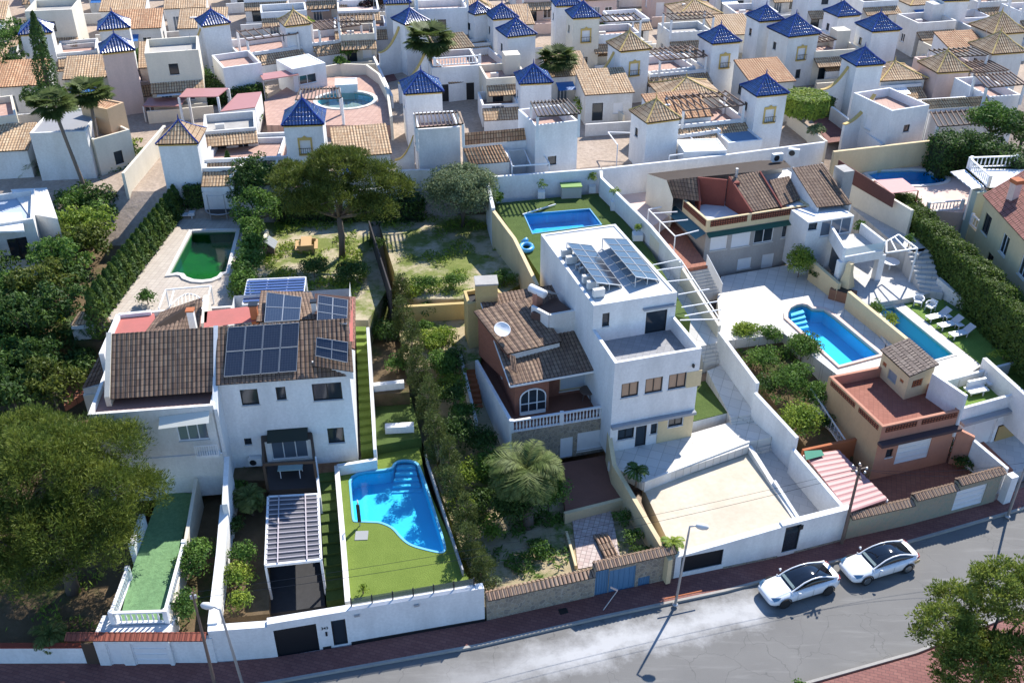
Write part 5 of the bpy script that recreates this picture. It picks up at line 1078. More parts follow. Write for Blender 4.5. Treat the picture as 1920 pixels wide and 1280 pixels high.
block(e, [OFL, OFR, OBR, OBL], .3, zs, ORANGE, [(0, (1685, 834, 1738, 857), 'garage'), (0, (1663, 843, 1672, 855), 'sq')], par=.75, roofmat=brick('terracotta_terrace', (.25, .09, .06), (.29, .11, .075), (.18, .07, .05), .3, .3, .01, uv=False, rot=.3, off=0), roofname='roof_terrace')
fo = Fr(OFL, OFR); fo2 = Fr(OBL, OFL)
for a, b in ((.3, 2.6), (3.0, fo.L-.3)): MB().wall(fo.pt(a, 0), fo.pt(b, 0), .04, 4.6, 4.98, off=.025).build('lattice_strip', LATTICE, e)
for a, b in ((.3, 3.1), (3.5, fo2.L-.3)): MB().wall(fo2.pt(a, 0), fo2.pt(b, 0), .04, 4.6, 4.98, off=.025).build('lattice_strip', LATTICE, e)
MB().wall(fo.pt(-.1, 0), fo.pt(fo.L, 0), .5, 3.75, 3.95, off=.26).build('canopy', plaster('dark_band', (.09, .06, .06), .1), e)
mw = MB(); mw.wall(fo2.pt(-.02, 0), fo2.pt(fo2.L, 0), .03, .3, 5.07, off=.018); mw.build('ochre_side', plaster('ochre_side_render', (.50, .33, .19), .14), e)
S0 = W(1694, 749, 4.35); S1 = W(1740, 735, 4.35); S3 = W(1645, 702, 4.35); S2 = V(S1)+(V(S3)-S0)
sh_ = block(e, [V(S0), V(S1), V(S2), V(S3)], 4.3, 6.3, CREAM, [(0, (1712, 714, 1728, 722), 'vent'), (3, (1667, 690, 1678, 722), 'gdoor'), (3, (1656, 676, 1661, 690), 'vent'), (3, (1688, 708, 1693, 720), 'vent')], tops=[6.3, 6.6, 6.6, 6.3], wallname='shed_wall')
uS = (V(S1)-S0).normalized()*.15; kS = (V(S3)-S0).normalized()*.15
MB().corr(V(S3, 6.36)-uS+kS, V(S0, 6.36)-uS-kS, V(S1, 6.68)+uS-kS, V(S2, 6.68)+uS+kS, .27, .05).build('shed_roof', brick('pale_brown_tile', (.16, .12, .10), (.24, .19, .155), (.03, .02, .016), .25, .36, .03), e)
wallthing('white wall on the right side of the terracotta roof terrace', WHITE, [W(1752, 692, 6.6), W(1815, 734, 6.6)], .22, 3, 6.3)
wallthing('orange side wall of the brown courtyard', ORANGE, [V(OFR)+Vector((.15, 0, 0)), W(1828, 818, 3.2)], .25, .3, [3.6, 3.2]); wallthing('white topped side wall of the brown courtyard near the street', WHITE, [W(1828, 820, 3.2), W(1890, 878, 2.4)], .25, .3, [3.0, 2.4])
e = thing('carport', 'pink corrugated metal carport roof behind the stone street wall', 'carport', W(1590, 920, .8)); q = [W(1592, 960, 2.35), W(1664, 935, 2.35), W(1572, 843, 2.6), W(1508, 852, 2.6)]
MB().corr(q[3], q[0], q[1], q[2], .42, .05).build('roof_sheet', plain('pink_sheet', (.42, .20, .19), .5), e)
for c in q: MB().bar(V(c, .7), c-Vector((0, 0, .06)), .09).build('post', WHITEF, e)
tag(MB().poly([W(1511, 862, 2.8), W(1546, 853, 2.75), W(1540, 843, 2.75), W(1508, 845, 2.8)]).build('shade_net', plain('green_net', (.03, .20, .13), .8)), 'scrap of green shade netting on the corner of the pink carport', 'netting')
wallthing('red brown wall behind the pink carport', TERRA, [W(1505, 845, 2.6), W(1625, 815, 2.8)], .2, .5, 2.7)
e = thing('street_wall', 'stone street wall with tiled coping, white door and white garage door', 'wall', W(1740, 950, 0))
h = [Vector(WL[9]+(0,))+Vector((.05, .02, 0)), Vector(WL[10]+(0,)), Vector(WL[10]+(0,)).lerp(Vector(WL[11]+(0,)), .52), W(1862, 943, 0)]
block(e, [h[0], h[1], h[1]+kk, h[0]+kk], 0, 1.95, STONEG, roofmat=STONEG)
block(e, [h[1], h[2], h[2]+kk, h[1]+kk], 0, 2.3, STONEG, [(0, (1686, 947, 1695, 979), 'wdoor')], roofmat=STONEG)
block(e, [h[2], h[3], h[3]+kk, h[2]+kk], 0, 2.65, STONEG, [(0, (1791, 922, 1840, 943), 'garage')], roofmat=STONEG)
coping(e, h[0], h[1], 2.0); coping(e, h[1], h[2], 2.35); coping(e, h[2], h[3], 2.7)
e = thing('stair_rail', 'pair of white railed garden stairs on the left of the orange building', 'railing', W(1560, 800, 2)); 
for a, b in (((1520, 728, 3.6), (1590, 832, 2.2)), ((1548, 718, 3.9), (1613, 822, 2.6))):
    A, B = W(*a), W(*b); m = MB(); m.bar(A, B, .08); m.bar(A-Vector((0, 0, .8)), B-Vector((0, 0, .8)), .08)
    for i in range(13): q = A.lerp(B, i/12); m.bar(q-Vector((0, 0, .8)), q, .035)
    m.build('rail_panel', WHITEF, e)
steps('grey garden stairs between white railings beside the orange building', W(1590, 845, 1.3), W(1612, 840, 1.3), W(1548, 735, 3.2), W(1522, 742, 3.2), 1.2, 3.1, 12, GREYP)
# ================================================================ plot F
zF = 4.2
pf = [Vector((p.x, p.y)) for p in PX([(1642, 580), (1675, 574), (1788, 665), (1742, 678)], zF)]
slab('pool_terrace', WHITEP, [(1612, 578), (1690, 566), (1840, 685), (1800, 712), (1745, 712), (1700, 690)], zF, holes=[pf])
make_pool('long narrow turquoise pool beside the row of white loungers', pf, zF, plaster('turquoise_basin', (.07, .58, .72), .06, sc=.4), WATER, 1.3, COPE, .25, .05, stepsq=(W(1655, 592, zF), W(1682, 588, zF), W(1670, 576, zF), W(1648, 580, zF), 4))
slab('lawn', TURF2, [(1691, 566), (1765, 535), (1990, 690), (1841, 684)], zF)
wallthing('low white kerb wall at the foot of the tall hedge', WHITE2, [W(1760, 520, 5.6), W(1835, 582, 4.9), W(1960, 690, 4.6)], .3, 3, [5.6, 4.9, 4.6])
zl2 = 3.5
slab('lower_lawn', TURF2, [(1783, 712), (1842, 690), (1925, 742), (1808, 766)], zl2, side=WHITE)
wallthing('white wall with sunlit top on the right of the lower lawn', WHITE, [W(1847, 668, 5.2), W(1960, 775, 5.0)], .3, 2, 5.1)
e = thing('garage', 'white garage front with dark canopy strip and a golden lattice door', 'garage', W(1860, 820, .6)); gF0, gF1 = W(1806, 766, 4.4), W(1990, 716, 4.4)
block(e, [V(gF0), V(gF1), V(gF1)+Vector((-.6, 3.2, 0)), V(gF0)+Vector((-.9, 3.0, 0))], .3, 4.4, WHITE, [(0, (1830, 795, 1855, 832), 'wdoor'), (0, (1872, 798, 1914, 818), 'sq')], par=.85, roofmat=TURF2, roofname='lawn_roof')
fg = Fr(gF0, gF1); MB().wall(fg.pt(0, 0), fg.pt(fg.L, 0), .45, 3.2, 3.42, off=.24).build('canopy', GREYR, e); panelon(fg, (1873, 800, 1913, 816), .0, 'lattice_door', plain('golden_lattice', (.42, .27, .10), .5), e)
slab('courtyard', GREYP, [(1835, 825), (1990, 790), (2050, 850), (1890, 890)], .6, depth=1)
wallthing('white gate pier at the street beside the stone wall', WHITE, [W(1893, 890, 2.4), W(1906, 886, 2.4)], .5, 0, 2.3)
def lounger(label, x, y, z, rz, group='sun loungers by the long pool'):
    p = W(x, y, z); e = thing('sun_lounger', label, 'sun lounger', p, group); M = Matrix.Translation(p)@Matrix.Rotation(rz, 4, 'Z'); T_ = lambda a, b, c: M@Vector((a, b, c))
    m = MB(); m.bar(T_(-.95, 0, .32), T_(.35, 0, .32), .62, .06); m.build('seat', WHITEF, e); m = MB(); m.bar(T_(.35, 0, .34), T_(.95, 0, .78), .62, .06); m.build('backrest', plain('grey_mesh', (.45, .46, .47), .6), e)
    for a in (-.85, .3):
        for b in (-.27, .27): MB().bar(T_(a, b, 0), T_(a+.05, b, .3), .05).build('leg', WHITEF, e)
for (x, y), lb in zip(((1757, 598), (1779, 613), (1801, 630)), ('white sun lounger nearest the white armchairs', 'middle white sun lounger of the three beside the long pool', 'white sun lounger nearest the street end of the lawn')): lounger(lb, x, y, zF, .35)
def armchair(label, x, y, z, rz, group):
    p = W(x, y, z); e = thing('armchair', label, 'chair', p, group); M = Matrix.Translation(p)@Matrix.Rotation(rz, 4, 'Z'); T_ = lambda a, b, c: M@Vector((a, b, c))
    m = MB(); m.bar(T_(-.3, 0, .38), T_(.3, 0, .38), .6, .1); m.build('seat', WHITEF, e)
    m = MB(); m.tube([T_(.32*math.cos(a), .38*math.sin(a), .6+.12*math.cos(a)) for a in np.linspace(-2.2, 2.2, 9)], .07, 6); m.quad(T_(.3, -.3, .4), T_(.3, .3, .4), T_(.36, .3, .85), T_(.36, -.3, .85)); m.build('backrest', WHITEF, e)
    for a in (-.25, .25):
        for b in (-.27, .27): MB().bar(T_(a, b, 0), T_(a, b, .36), .05).build('leg', WHITEF, e)
armchair('white armchair at the far end of the turf by the grey steps', 1720, 572, zF, 1.2, 'white armchairs by the long pool'); armchair('white armchair between the first armchair and the loungers', 1743, 582, zF, .6, 'white armchairs by the long pool')
for (x, y), lb in zip(((1775, 601), (1797, 617)), ('small white side table between the first two loungers', 'small white side table between the last two loungers')):
    p = W(x, y, zF); e = thing('side_table', lb, 'side table', p, 'side tables between loungers'); MB().box((p.x, p.y, zF+.4), (.5, .5, .05), .3).build('table_top', WHITEF, e); MB().tube([p, p+Vector((0, 0, .38))], .05, 6).build('leg', WHITEF, e)
for (x, y, a, b, lb) in ((1828, 738, 1.5, .8, 'low white lounge table on the lower lawn behind the sofa'), (1857, 722, 1.2, .9, 'white corner sofa on the lower lawn')):
    p = W(x, y, zl2); e = thing('sofa' if 'sofa' in lb else 'lounge_table', lb, 'sofa' if 'sofa' in lb else 'table', p); MB().box((p.x, p.y, zl2+.4), (a, b, .12), .3).build('seat' if 'sofa' in lb else 'table_top', WHITEF, e)
    if 'sofa' in lb: MB().box((p.x+.1, p.y+b/2, zl2+.65), (a, .15, .55), .3).build('backrest', WHITEF, e)
    for s in (-.4, .4):
        for t in (-.3, .3): MB().box((p.x+s, p.y+t, zl2+.17), (.07, .07, .34), .3).build('leg', WHITEF, e)
p = W(1850, 702, zl2); e = thing('paddling_pool', 'bright blue plastic paddling pool against the white wall', 'paddling pool', p); MB().lathe([(.9, 0), (1.0, .25), (.9, .3), (.85, .12)], p, 16).build('rim', BLUEB, e)
e = thing('hose_reel', 'white garden hose coiled on the turf beside the hedge', 'hose', W(1793, 572, zF)); p = W(1793, 572, zF); m = MB(); m.tube([(p.x+(.5+.02*i)*math.cos(i*.5), p.y+(.5+.02*i)*math.sin(i*.5), zF+.04) for i in range(30)], .025, 5); m.build('hose', GREENF, e)
# rear wall of F terrace and pool garden G
zG = 7.2
wallthing('long white wall with lattice top beside the rear grey terrace', CREAMW, [W(1583, 316, 9.4), W(1712, 392, 8.9)], .25, 5.5, [9.3, 8.8])
wallthing('dark red lattice screen on top of the long white wall', plaster('dark_lattice', (.14, .06, .05), .2), [W(1573, 300, 9.9), W(1678, 366, 9.6)], .08, 8.5, [9.9, 9.6], name='lattice_screen', cat='fence')
pg = smooth_loop([Vector((p.x, p.y)) for p in PX([(1617, 321), (1738, 318), (1745, 326), (1768, 328), (1777, 336), (1768, 344), (1712, 349), (1650, 345)], zG)], 1)
slab('pool_terrace', PINKW, [(1560, 300), (1800, 285), (1860, 330), (1830, 400), (1740, 395), (1670, 370)], zG, holes=[pg])
make_pool('deep blue pool with a rounded end at the upper right beside the pink canopy', pg, zG, BASIND, WATER, 1.0, COPE, .35, .08)
wallthing('tall cream and white wall behind the upper right pool', CREAM, [W(1563, 284, 9.6), W(1757, 262, 9.6)], .3, 7, 9.6)
e = thing('canopy', 'flat pink canopy beside the upper right pool', 'canopy', W(1680, 350, zG)); q = [W(1672, 362, 9.2), W(1722, 357, 9.2), W(1692, 334, 9.2), W(1640, 338, 9.2)]; MB().prism(q, 9.15, 9.2, True).build('cover', plain('pink_fabric', (.52, .24, .22), .7), e)
for c in q: MB().bar(V(c, 7.2), V(c, 9.15), .09).build('post', TERRA, e)
e = thing('outbuilding', 'small peach block with an open chimney top behind the upper right pool', 'outbuilding', W(1775, 315, zG)); q = perp(W(1752, 322, zG), W(1796, 318, zG), 2.2); block(e, q, zG, zG+2.5, PINKW, par=.4, roofmat=CONC)
e = thing('house', 'yellow house with red tiled roof and white balustraded stairs at the right edge', 'house', W(1880, 480, 6)); zy = 10.3
y0, y1 = W(1849, 366, zy), W(1990, 520, zy); fy = Fr(y0, y1)
block(e, [V(y0), V(y1), V(y1)+Vector((7, 3, 0)), V(y0)+Vector((7, 3, 0))], 4.5, zy, CREAM, [(0, ('m', .8, 7.6, 2.0, 9.2), 'dark'), (0, ('m', 4.4, 7.6, 5.6, 9.2), 'white'), (0, ('m', 3.0, 5.0, 4.0, 6.8), 'dark'), (0, ('m', 8.0, 7.6, 9.2, 9.2), 'white')], roofmat=CREAM)
MB().corr(y0+Vector((-.3, 0, .05)), y1+Vector((-.3, 0, .05)), V(y1, 12.3)+Vector((4.5, 2, 0)), V(y0, 12.3)+Vector((4.5, 2, 0)), .3, .05).build('roof', brick('red_roof_tile', (.24, .09, .07), (.30, .13, .10), (.08, .03, .02), .25, .4, .03), e)
p = W(1897, 375, 10.8); MB().box((p.x, p.y, 11.2), (.6, .6, 2.2), .3).build('chimney', PINKW, e); MB().box((p.x, p.y, 12.4), (.8, .8, .3), .3).build('chimney_cap', TERRA, e)
balustrade(e, [W(1820, 420, 7.0), W(1842, 442, 6.6), W(1870, 470, 6.2), W(1920, 530, 5.6), W(1960, 575, 5.2)], .9, .3)
MB().wall(W(1820, 421, 7.0), W(1960, 576, 5.2), .25, 3, 7.0, 5.2).build('stair_wall', CREAM, e)
slab('path', TERRAP, [(1745, 400), (1830, 410), (1990, 600), (1970, 640)], 4.6)
e = thing('canopy', 'white slatted canopy roof with green side wall left of the yellow house', 'canopy', W(1820, 370, zG)); q = [W(1822, 354, 9.8), W(1845, 350, 9.8), W(1808, 318, 9.8), W(1782, 322, 9.8)]; MB().corr(q[3], q[0], q[1], q[2], .7, .05).build('cover', WHITEF, e)
for c in q[:2]: MB().bar(V(c, 7), V(c, 9.75), .12).build('post', WHITEF, e)
m = MB(); m.prism([W(1822, 352, 9.6), W(1846, 350, 9.6), W(1848, 370, 9.0), W(1830, 372, 9.0)], 5, 9.5); m.build('side_wall', plaster('pale_green_render', (.45, .52, .45), .1), e)
e = thing('balustrade', 'white balustraded roof terrace above the upper right pool garden', 'balustrade', W(1830, 330, 9.6)); balustrade(e, [W(1815, 316, 9.8), W(1852, 350, 9.8)], .95, .3); balustrade(e, [W(1818, 314, 9.8), W(1903, 311, 9.8)], .95, .35)
MB().poly(PX([(1850, 352), (1990, 348), (1940, 318), (1818, 316)], 9.75)).build('terrace_floor', WHITE, e); MB().poly(PX([(1850, 352), (1990, 348), (1940, 318), (1818, 316)], 9.6)[::-1]).build('ceiling', CREAM, e)
e = thing('balustrade', 'low white balustrade in front of the upper right pool terrace', 'balustrade', W(1770, 395, zG)); balustrade(e, [W(1738, 397, zG), W(1802, 392, zG)], .85, .3)
# ================================================================ the town behind
def gnd(x, y): 
    xx = max(-69, min(74, x)); return prof(y-wl(xx))
def ez(x, y, h):     # height of a photo point that stands h above the town ground
    z = 8+h
    for _ in range(12): p = W(x, y, z); z = gnd(p.x, p.y)+h
    return z
OCH = plain('ochre_trim', (.58, .40, .12), .7); RIDGE = plain('blue_ridge', (.012, .035, .22), .25)
VTOW = []
def pyramid(e, P, z, h, mat, ridge=None, name='pyramid_roof', over=.22):
    c = sum((V(p, 0) for p in P), Vector((0, 0, 0)))/4; Q = [V(c+(V(p, 0)-c)*(1+over/2.0), z) for p in P]; ap = V(c, z+h); m = MB()
    for i in range(4): m.corr(Q[i], Q[(i+1) % 4], ap, None, .27, .05, tri=True, thick=.12)
    m.poly([q-Vector((0, 0, .1)) for q in Q[::-1]]); r = m.build(name, mat, e)
    m = MB()
    for q in Q: mid = (q*.5+ap*.5)-Vector((0, 0, .09*h+.02)); m.tube([q+Vector((0, 0, .03)), mid+Vector((0, 0, .06)), ap], .075, 5)
    m.tube([ap, ap+Vector((0, 0, .5))], [.09, .02], 5); m.build('ridge_tiles', ridge or mat, r)
def slats(e, q, z0, n=9, mat=None, posts=True):
    mat = mat or WOODG; m = MB(); m.bar(q[0], q[1], .12); m.bar(q[3], q[2], .12)
    for i in range(n+1): t = i/n; a, b = q[0].lerp(q[1], t), q[3].lerp(q[2], t); d = (a-b)*.06; m.bar(a+d+Vector((0, 0, .1)), b-d+Vector((0, 0, .1)), .09, .12)
    o = m.build('pergola', mat, e)
    if posts:
        for c in q: MB().bar(V(c, z0), c, .22).build('pergola_post', WHITE, e)
def swoosh(e, a, b, zt, zb, t=.25):
    """curved sweeping parapet from a (high) down to b with ochre trim"""
    a, b = V(a, 0), V(b, 0); m = MB(); tr = MB(); N = 8; pr = None
    for i in range(N+1):
        s = i/N; p = a.lerp(b, s); z = zb+(zt-zb)*(1-s)**2.2
        if pr: m.wall(pr[0], p, t, zb-3, pr[1], z); tr.bar(V(pr[0], pr[1]+.05), V(p, z+.05), t+.12, .1)
        pr = (p, z)
    m.build('curved_wall', WHITE, e); tr.build('curved_trim', OCH, e)
def hooded(e, fr, u, z, w=.9, h=1.2, bal=True, key='shut'):
    m = MB(); m.wall(fr.pt(u-w/2-.15, 0), fr.pt(u+w/2+.15, 0), .08, z+h, z+h+.22, off=.05); m.wall(fr.pt(u-w/2-.15, 0), fr.pt(u-w/2, 0), .05, z, z+h, off=.03); m.wall(fr.pt(u+w/2, 0), fr.pt(u+w/2+.15, 0), .05, z, z+h, off=.03); m.wall(fr.pt(u-w/2-.15, 0), fr.pt(u+w/2+.15, 0), .2, z-.14, z, off=.11)
    m.poly([fr.pt(u-.25, z+h+.22, .08), fr.pt(u+.25, z+h+.22, .08), fr.pt(u, z+h+.42, .08)]); t = m.build('window_surround', OCH, e)
    if bal:
        b = MB(); 
        for zz in (z+.02, z+.55): b.bar(fr.pt(u-w/2-.1, zz, .3), fr.pt(u+w/2+.1, zz, .3), .04)
        for i in range(7): x = u-w/2-.1+(w+.2)*i/6; b.bar(fr.pt(x, z, .3), fr.pt(x, z+.55, .3), .03)
        b.build('balcony_rail', DARKF, t)
def villa(label, fl, fr_, roof='b', h=5.6, side=1, low=None, perg=0, win=1, mat=None, sw=0, hp=None, sq=1.0, lowmat=None, tiles=TILEP, name='villa', mirror=None):
    mat = mat or WHITE; z = ez(fl[0], fl[1], h); A, B = W(fl[0], fl[1], z), W(fr_[0], fr_[1], z); w = (V(B, 0)-V(A, 0)).length
    PR = perp(A, B, w*sq); c_ = sum((V(p, 0) for p in PR), Vector((0, 0, 0)))/4; P = [V(c_+(V(p, 0)-c_)*.9) for p in PR]; w = w*.9; u = (V(B, 0)-V(A, 0)).normalized(); k = Vector((-u.y, u.x, 0)); g = z-h; c2_ = (V(P[0])+V(P[2]))/2; VTOW.append((Vector((c2_.x, c2_.y)), w))
    e = thing(name, label, 'villa', V((P[0]+P[1])/2, g)); wn = []
    if win: wn = [(0, ('m', w/2-.45, z-2.6, w/2+.45, z-1.35), 'shut')]
    wn.append((3, ('m', w*.3, z-2.0, w*.3+.6, z-1.2), 'sq'))
    if win > 1: wn.append((0, ('m', w/2-.3, g+.9, w/2+.3, g+1.9), 'sq'))
    block(e, P, g-1.5, z, mat, wn, wallname='tower')
    if win: hooded(e, Fr(P[0], P[1]), w/2, z-2.6)
    m = MB(); m.wall(P[0], P[1], .06, z-.22, z-.08, off=.03); m.build('cornice', OCH, e)
    rm, rg = {'b': (TILEB, RIDGE), 'o': (TILEP, OCH), 'ob': (TILEP, RIDGE), 'n': (TILE, WOODD), 'f': (None, None)}[roof]
    if rm: pyramid(e, PR, z+.02, hp or w*.45, rm, rg, over=.0)
    if low:
        lw, ld, off, lh = low; s = side
        a = V(P[1] if s > 0 else P[0], 0)+k*off; 
        L0, L1 = (a, a+u*lw) if s > 0 else (a-u*lw, a); Q = [L0, L1, L1+k*ld, L0+k*ld]; zl_ = g+lh
        wv = [(0, ('m', lw*.25, g+.2, lw*.25+1.3, g+2.2), 'slide')] if lw > 3 else []
        if lw > 4.5: wv.append((0, ('m', lw*.68, g+1.0, lw*.68+.9, g+2.1), 'white'))
        block(e, [v-u*.004*s if False else v for v in Q], g-1.5, zl_, lowmat or mat, wv, par=.8, roofmat=TOWNP, roofname='roof_terrace', wallname='lower_wall')
        f = Fr(Q[0], Q[1]); MB().wall(f.pt(0, 0), f.pt(f.L, 0), .06, zl_-.95, zl_-.85, off=.03).build('trim_band', OCH, e)
        # tiled lean-to in front
        t0, t1 = f.pt(0, zl_-1.05, 1.5), f.pt(f.L, zl_-1.05, 1.5)
        if perg != 3: MB().corr(t0, t1, f.pt(f.L, zl_-.35, .02), f.pt(0, zl_-.35, .02), .27, .05).build('tiled_lean_to', tiles, e); MB().wall(f.pt(0, 0, 1.35), f.pt(f.L, 0, 1.35), .2, g-1, zl_-1.1).build('porch_wall', lowmat or mat, e)
        if perg: zz = zl_+1.35; a_ = .15; q = [V(Q[0].lerp(Q[1], a_), zz), V(Q[0].lerp(Q[1], .95), zz), V(Q[3].lerp(Q[2], .95), zz)-k*ld*.35, V(Q[3].lerp(Q[2], a_), zz)-k*ld*.35]; slats(e, q, zl_-.8, 9 if perg < 2 else 6)
        if sw: 
            p0 = V(P[1] if s < 0 else P[0], 0)+k*w*.5; swoosh(e, p0, p0-u*2.6*s, z-.6, g+2.6)
    return e
VL = [  # label, front eave corners, roof, keyword options
 ('villa with a bright blue pyramid roof just behind the dark pine crown', (527, 236), (608, 233), 'b', dict(side=-1, low=(7.2, 6, .5, 2.6), win=1, hp=1.7, perg=0)),
 ('small villa with a sandy pyramid roof edged in blue above the shaded hedge', (291, 271), (372, 269), 'ob', dict(h=4.8, side=1, low=(6.2, 7, .3, 2.4), win=0)),
 ('white villa tower with blue roof in front of the dark veranda, left of the centre', (757, 177), (833, 172), 'b', dict(h=5.2, win=0)),
 ('villa with dark blue pyramid roof and sandy tiled porch, right of the veranda', (973, 158), (1038, 155), 'b', dict(h=4.6, side=-1, low=(3.6, 4, 1, 2.3), win=0)),
 ('tall white villa tower with dark blue roof behind the tiled porches', (950, 70), (1008, 64), 'b', dict(side=-1, low=(7, 6, 0, 2.9), win=0, tiles=TILEP)),
 ('villa with brown pyramid roof, blue finial and curtained terrace behind the white frames', (1212, 231), (1279, 222), 'o', dict(h=4.8, win=0, side=1, low=(5.4, 6, 1.5, 2.5), perg=0)),
 ('white villa tower with bright blue roof and iron balcony beside the round clipped tree', (1418, 181), (1481, 175), 'b', dict(side=-1, low=(7.6, 6, 1.5, 2.9), win=1, perg=1)),
 ('villa with sandy pyramid roof and hooded window in the middle of the town', (1162, 97), (1223, 91), 'o', dict(side=1, low=(6, 6, 1, 2.8), win=1, sw=1)),
 ('villa with saturated blue pyramid roof and terracotta terrace walls', (1335, 83), (1392, 78), 'b', dict(side=-1, low=(6.5, 6, .5, 2.8), win=1, perg=1)),
 ('cream sided villa with dark blue roof and balconied window near the clipped tree', (1478, 70), (1541, 63), 'b', dict(side=1, low=(4, 5, 2, 2.6), win=2, mat=WHITE2, perg=3)),
 ('tall plain white villa with bright blue roof left of the cream sided villa', (1423, 41), (1472, 37), 'b', dict(h=5.8, side=1, low=(4.5, 5, 1, 3.0), win=0)),
 ('white villa tower with blue roof and round wall dish, left of the white balustraded terrace', (1605, 124), (1661, 120), 'b', dict(h=5.4, side=1, low=(5.5, 6, 1, 2.7), win=0, sw=1)),
 ('white villa tower with blue roof behind the sky blue awning', (1635, 60), (1692, 56), 'b', dict(side=-1, low=(5, 5, 1, 2.8), win=0)),
 ('villa with small dark blue roof in the rear row on the right', (1571, 32), (1616, 28), 'b', dict(h=5.0, side=-1, low=(4, 4, 1, 2.8), win=0)),
 ('low villa with a wide sandy pyramid roof in front of the slatted pergola', (1757, 137), (1823, 133), 'o', dict(h=4.2, win=0, side=1, low=(5, 5, .5, 2.4), perg=1, mat=PINKW)),
 ('villa with broad sandy pyramid roof and finial at the right edge', (1860, 102), (1926, 97), 'o', dict(h=4.6, win=0, side=-1, low=(4, 5, 1, 2.6), mat=WHITE2)),
 ('villa with sandy pyramid roof furthest back at the right edge', (1863, 65), (1928, 60), 'o', dict(h=4.6, win=0, side=-1, low=(5, 5, 1, 2.6), mat=CREAMW)),
 ('shaded pinkish villa tower with dark blue roof above the tall palms', (188, 101), (254, 94), 'b', dict(h=6.4, win=0, side=1, low=(5, 5, 2.5, 2.4), mat=PINKW)),
 ('villa with pale blue glazed roof directly behind the pinkish tower', (182, 57), (245, 52), 'b', dict(side=-1, low=(5, 5, 1, 2.8), win=0, mat=WHITE2)),
 ('villa with dark blue roof behind the tall thin cypress', (34, 66), (98, 61), 'b', dict(side=1, low=(4, 5, .5, 3.2), win=0, mat=WHITE2)),
 ('white villa tower with blue roof above the yellow trimmed curved wall', (378, 50), (433, 43), 'b', dict(h=5.6, side=1, low=(7, 6, -2.5, 2.8), win=0, sw=1, perg=2)),
 ('villa with sandy ribbed pyramid roof and dark pergola in the upper left', (533, 50), (585, 44), 'o', dict(h=5.0, side=1, low=(6, 5, 0, 2.8), win=0, perg=1)),
 ('villa with dark blue roof just left of the tall fan palm', (758, 47), (806, 39), 'b', dict(side=1, low=(6.5, 6, -1, 3.0), win=0, sw=1)),
 ('villa with dark blue roof, right one of a touching pair in the rear', (923, 37), (974, 33), 'b', dict(side=-1, low=(4, 5, 1, 2.8), win=0)),
 ('villa with dark blue roof, left one of a touching pair in the rear', (889, 28), (925, 22), 'b', dict(side=-1, low=(4, 5, 1, 2.8), win=0)),
 ('cream tall villa with blue roof and small square window beside the street trees', (1073, 35), (1128, 32), 'b', dict(h=6.2, side=1, low=(6, 5, 2, 2.8), win=2, mat=CREAMW)),
 ('villa with blue roof cut by the top of the picture above the cream tall villa', (1041, 12), (1094, 10), 'b', dict(side=1, low=(5, 5, 1, 2.8), win=0)),
 ('villa with blue roof at the top of the picture above the palm', (720, 8), (772, 6), 'b', dict(side=-1, low=(6, 5, 1, 2.8), win=0)),
 ('villa with blue roof at the very top right', (1770, 2), (1822, 0), 'b', dict(side=1, low=(5, 5, 1, 2.8), win=0)),
]
for lb, a, b, rf, kw in VL: villa(lb, a, b, rf, **kw)
def hut(label, fl, fr_, h, d, mat=None, roof='par', win=(), group=None, name='house', par=.6, rise=1.0, rmat=None, z0=None, lean=None, gz_=None):
    """plain lower house placed by its front top corners"""
    mat = mat or WHITE; z = ez(fl[0], fl[1], h) if gz_ is None else gz_+h; A, B = W(fl[0], fl[1], z), W(fr_[0], fr_[1], z); P = perp(A, B, d); g = z-h; c2_ = (V(P[0])+V(P[2]))/2; VTOW.append((Vector((c2_.x, c2_.y)), max((V(P[1], 0)-V(P[0], 0)).length, d)*.8))
    e = thing(name, label, 'house', V((P[0]+P[1])/2, g), group); u = (V(P[1])-V(P[0])).normalized(); k = Vector((-u.y, u.x, 0))
    if roof == 'par': block(e, P, g-1.5, z, mat, win, par=par, roofmat=rmat or TOWNP, roofname='roof_terrace')
    elif roof == 'lean': block(e, P, g-1.5, z, mat, win, tops=[z, z, z+rise, z+rise]); MB().corr(V(P[0], z+.05)-k*.2-u*.15, V(P[1], z+.05)-k*.2+u*.15, V(P[2], z+rise+.05)+u*.15, V(P[3], z+rise+.05)-u*.15, .27, .05).build('tiled_roof', rmat or TILEP, e)
    elif roof == 'hip': block(e, P, g-1.5, z, mat, win); pyramid(e, P, z+.02, rise, rmat or TILEP, OCH, 'hipped_roof')
    return e
# pieces of the near row that stand alone
e = hut('white house with dark pergola over an ochre lined roof terrace behind the olive tree', (783, 243), (862, 238), 5.0, 4.2, win=[(3, ('m', 1, 10.5, 1.6, 11.3), 'sq')], par=.9)
z = ez(777, 235, 6.2); slats(e, [W(781, 240, z), W(868, 233, z), W(858, 211, z), W(778, 215, z)], z-2, 11, WOODD)
def strip(parent, a, b, c, d, z0, z1, mat=TILEP): return MB().corr(W(*a, z0), W(*b, z0), W(*c, z1), W(*d, z1), .27, .05).build('tiled_roof', mat, parent)
z = ez(868, 272, 3.2); strip(e, (868, 273), (1010, 260), (1008, 238), (868, 250), z, z+.9, TILEO); A, B = W(868, 273, z), W(1010, 260, z); MB().prism([A, B, B+Vector((-.2, 3, 0)), A+Vector((-.2, 3, 0))], z-4, z-.05).build('porch', WHITE, e)
z = ez(903, 307, 2.8); strip(e, (880, 309), (957, 303), (940, 271), (868, 279), z, z+1.1, TILEO); A, B = W(882, 309, z), W(955, 303, z); MB().prism([A, B, B+Vector((-.2, 3, 0)), A+Vector((-.2, 3, 0))], z-4, z-.05).build('front_wall', WHITE2, e)
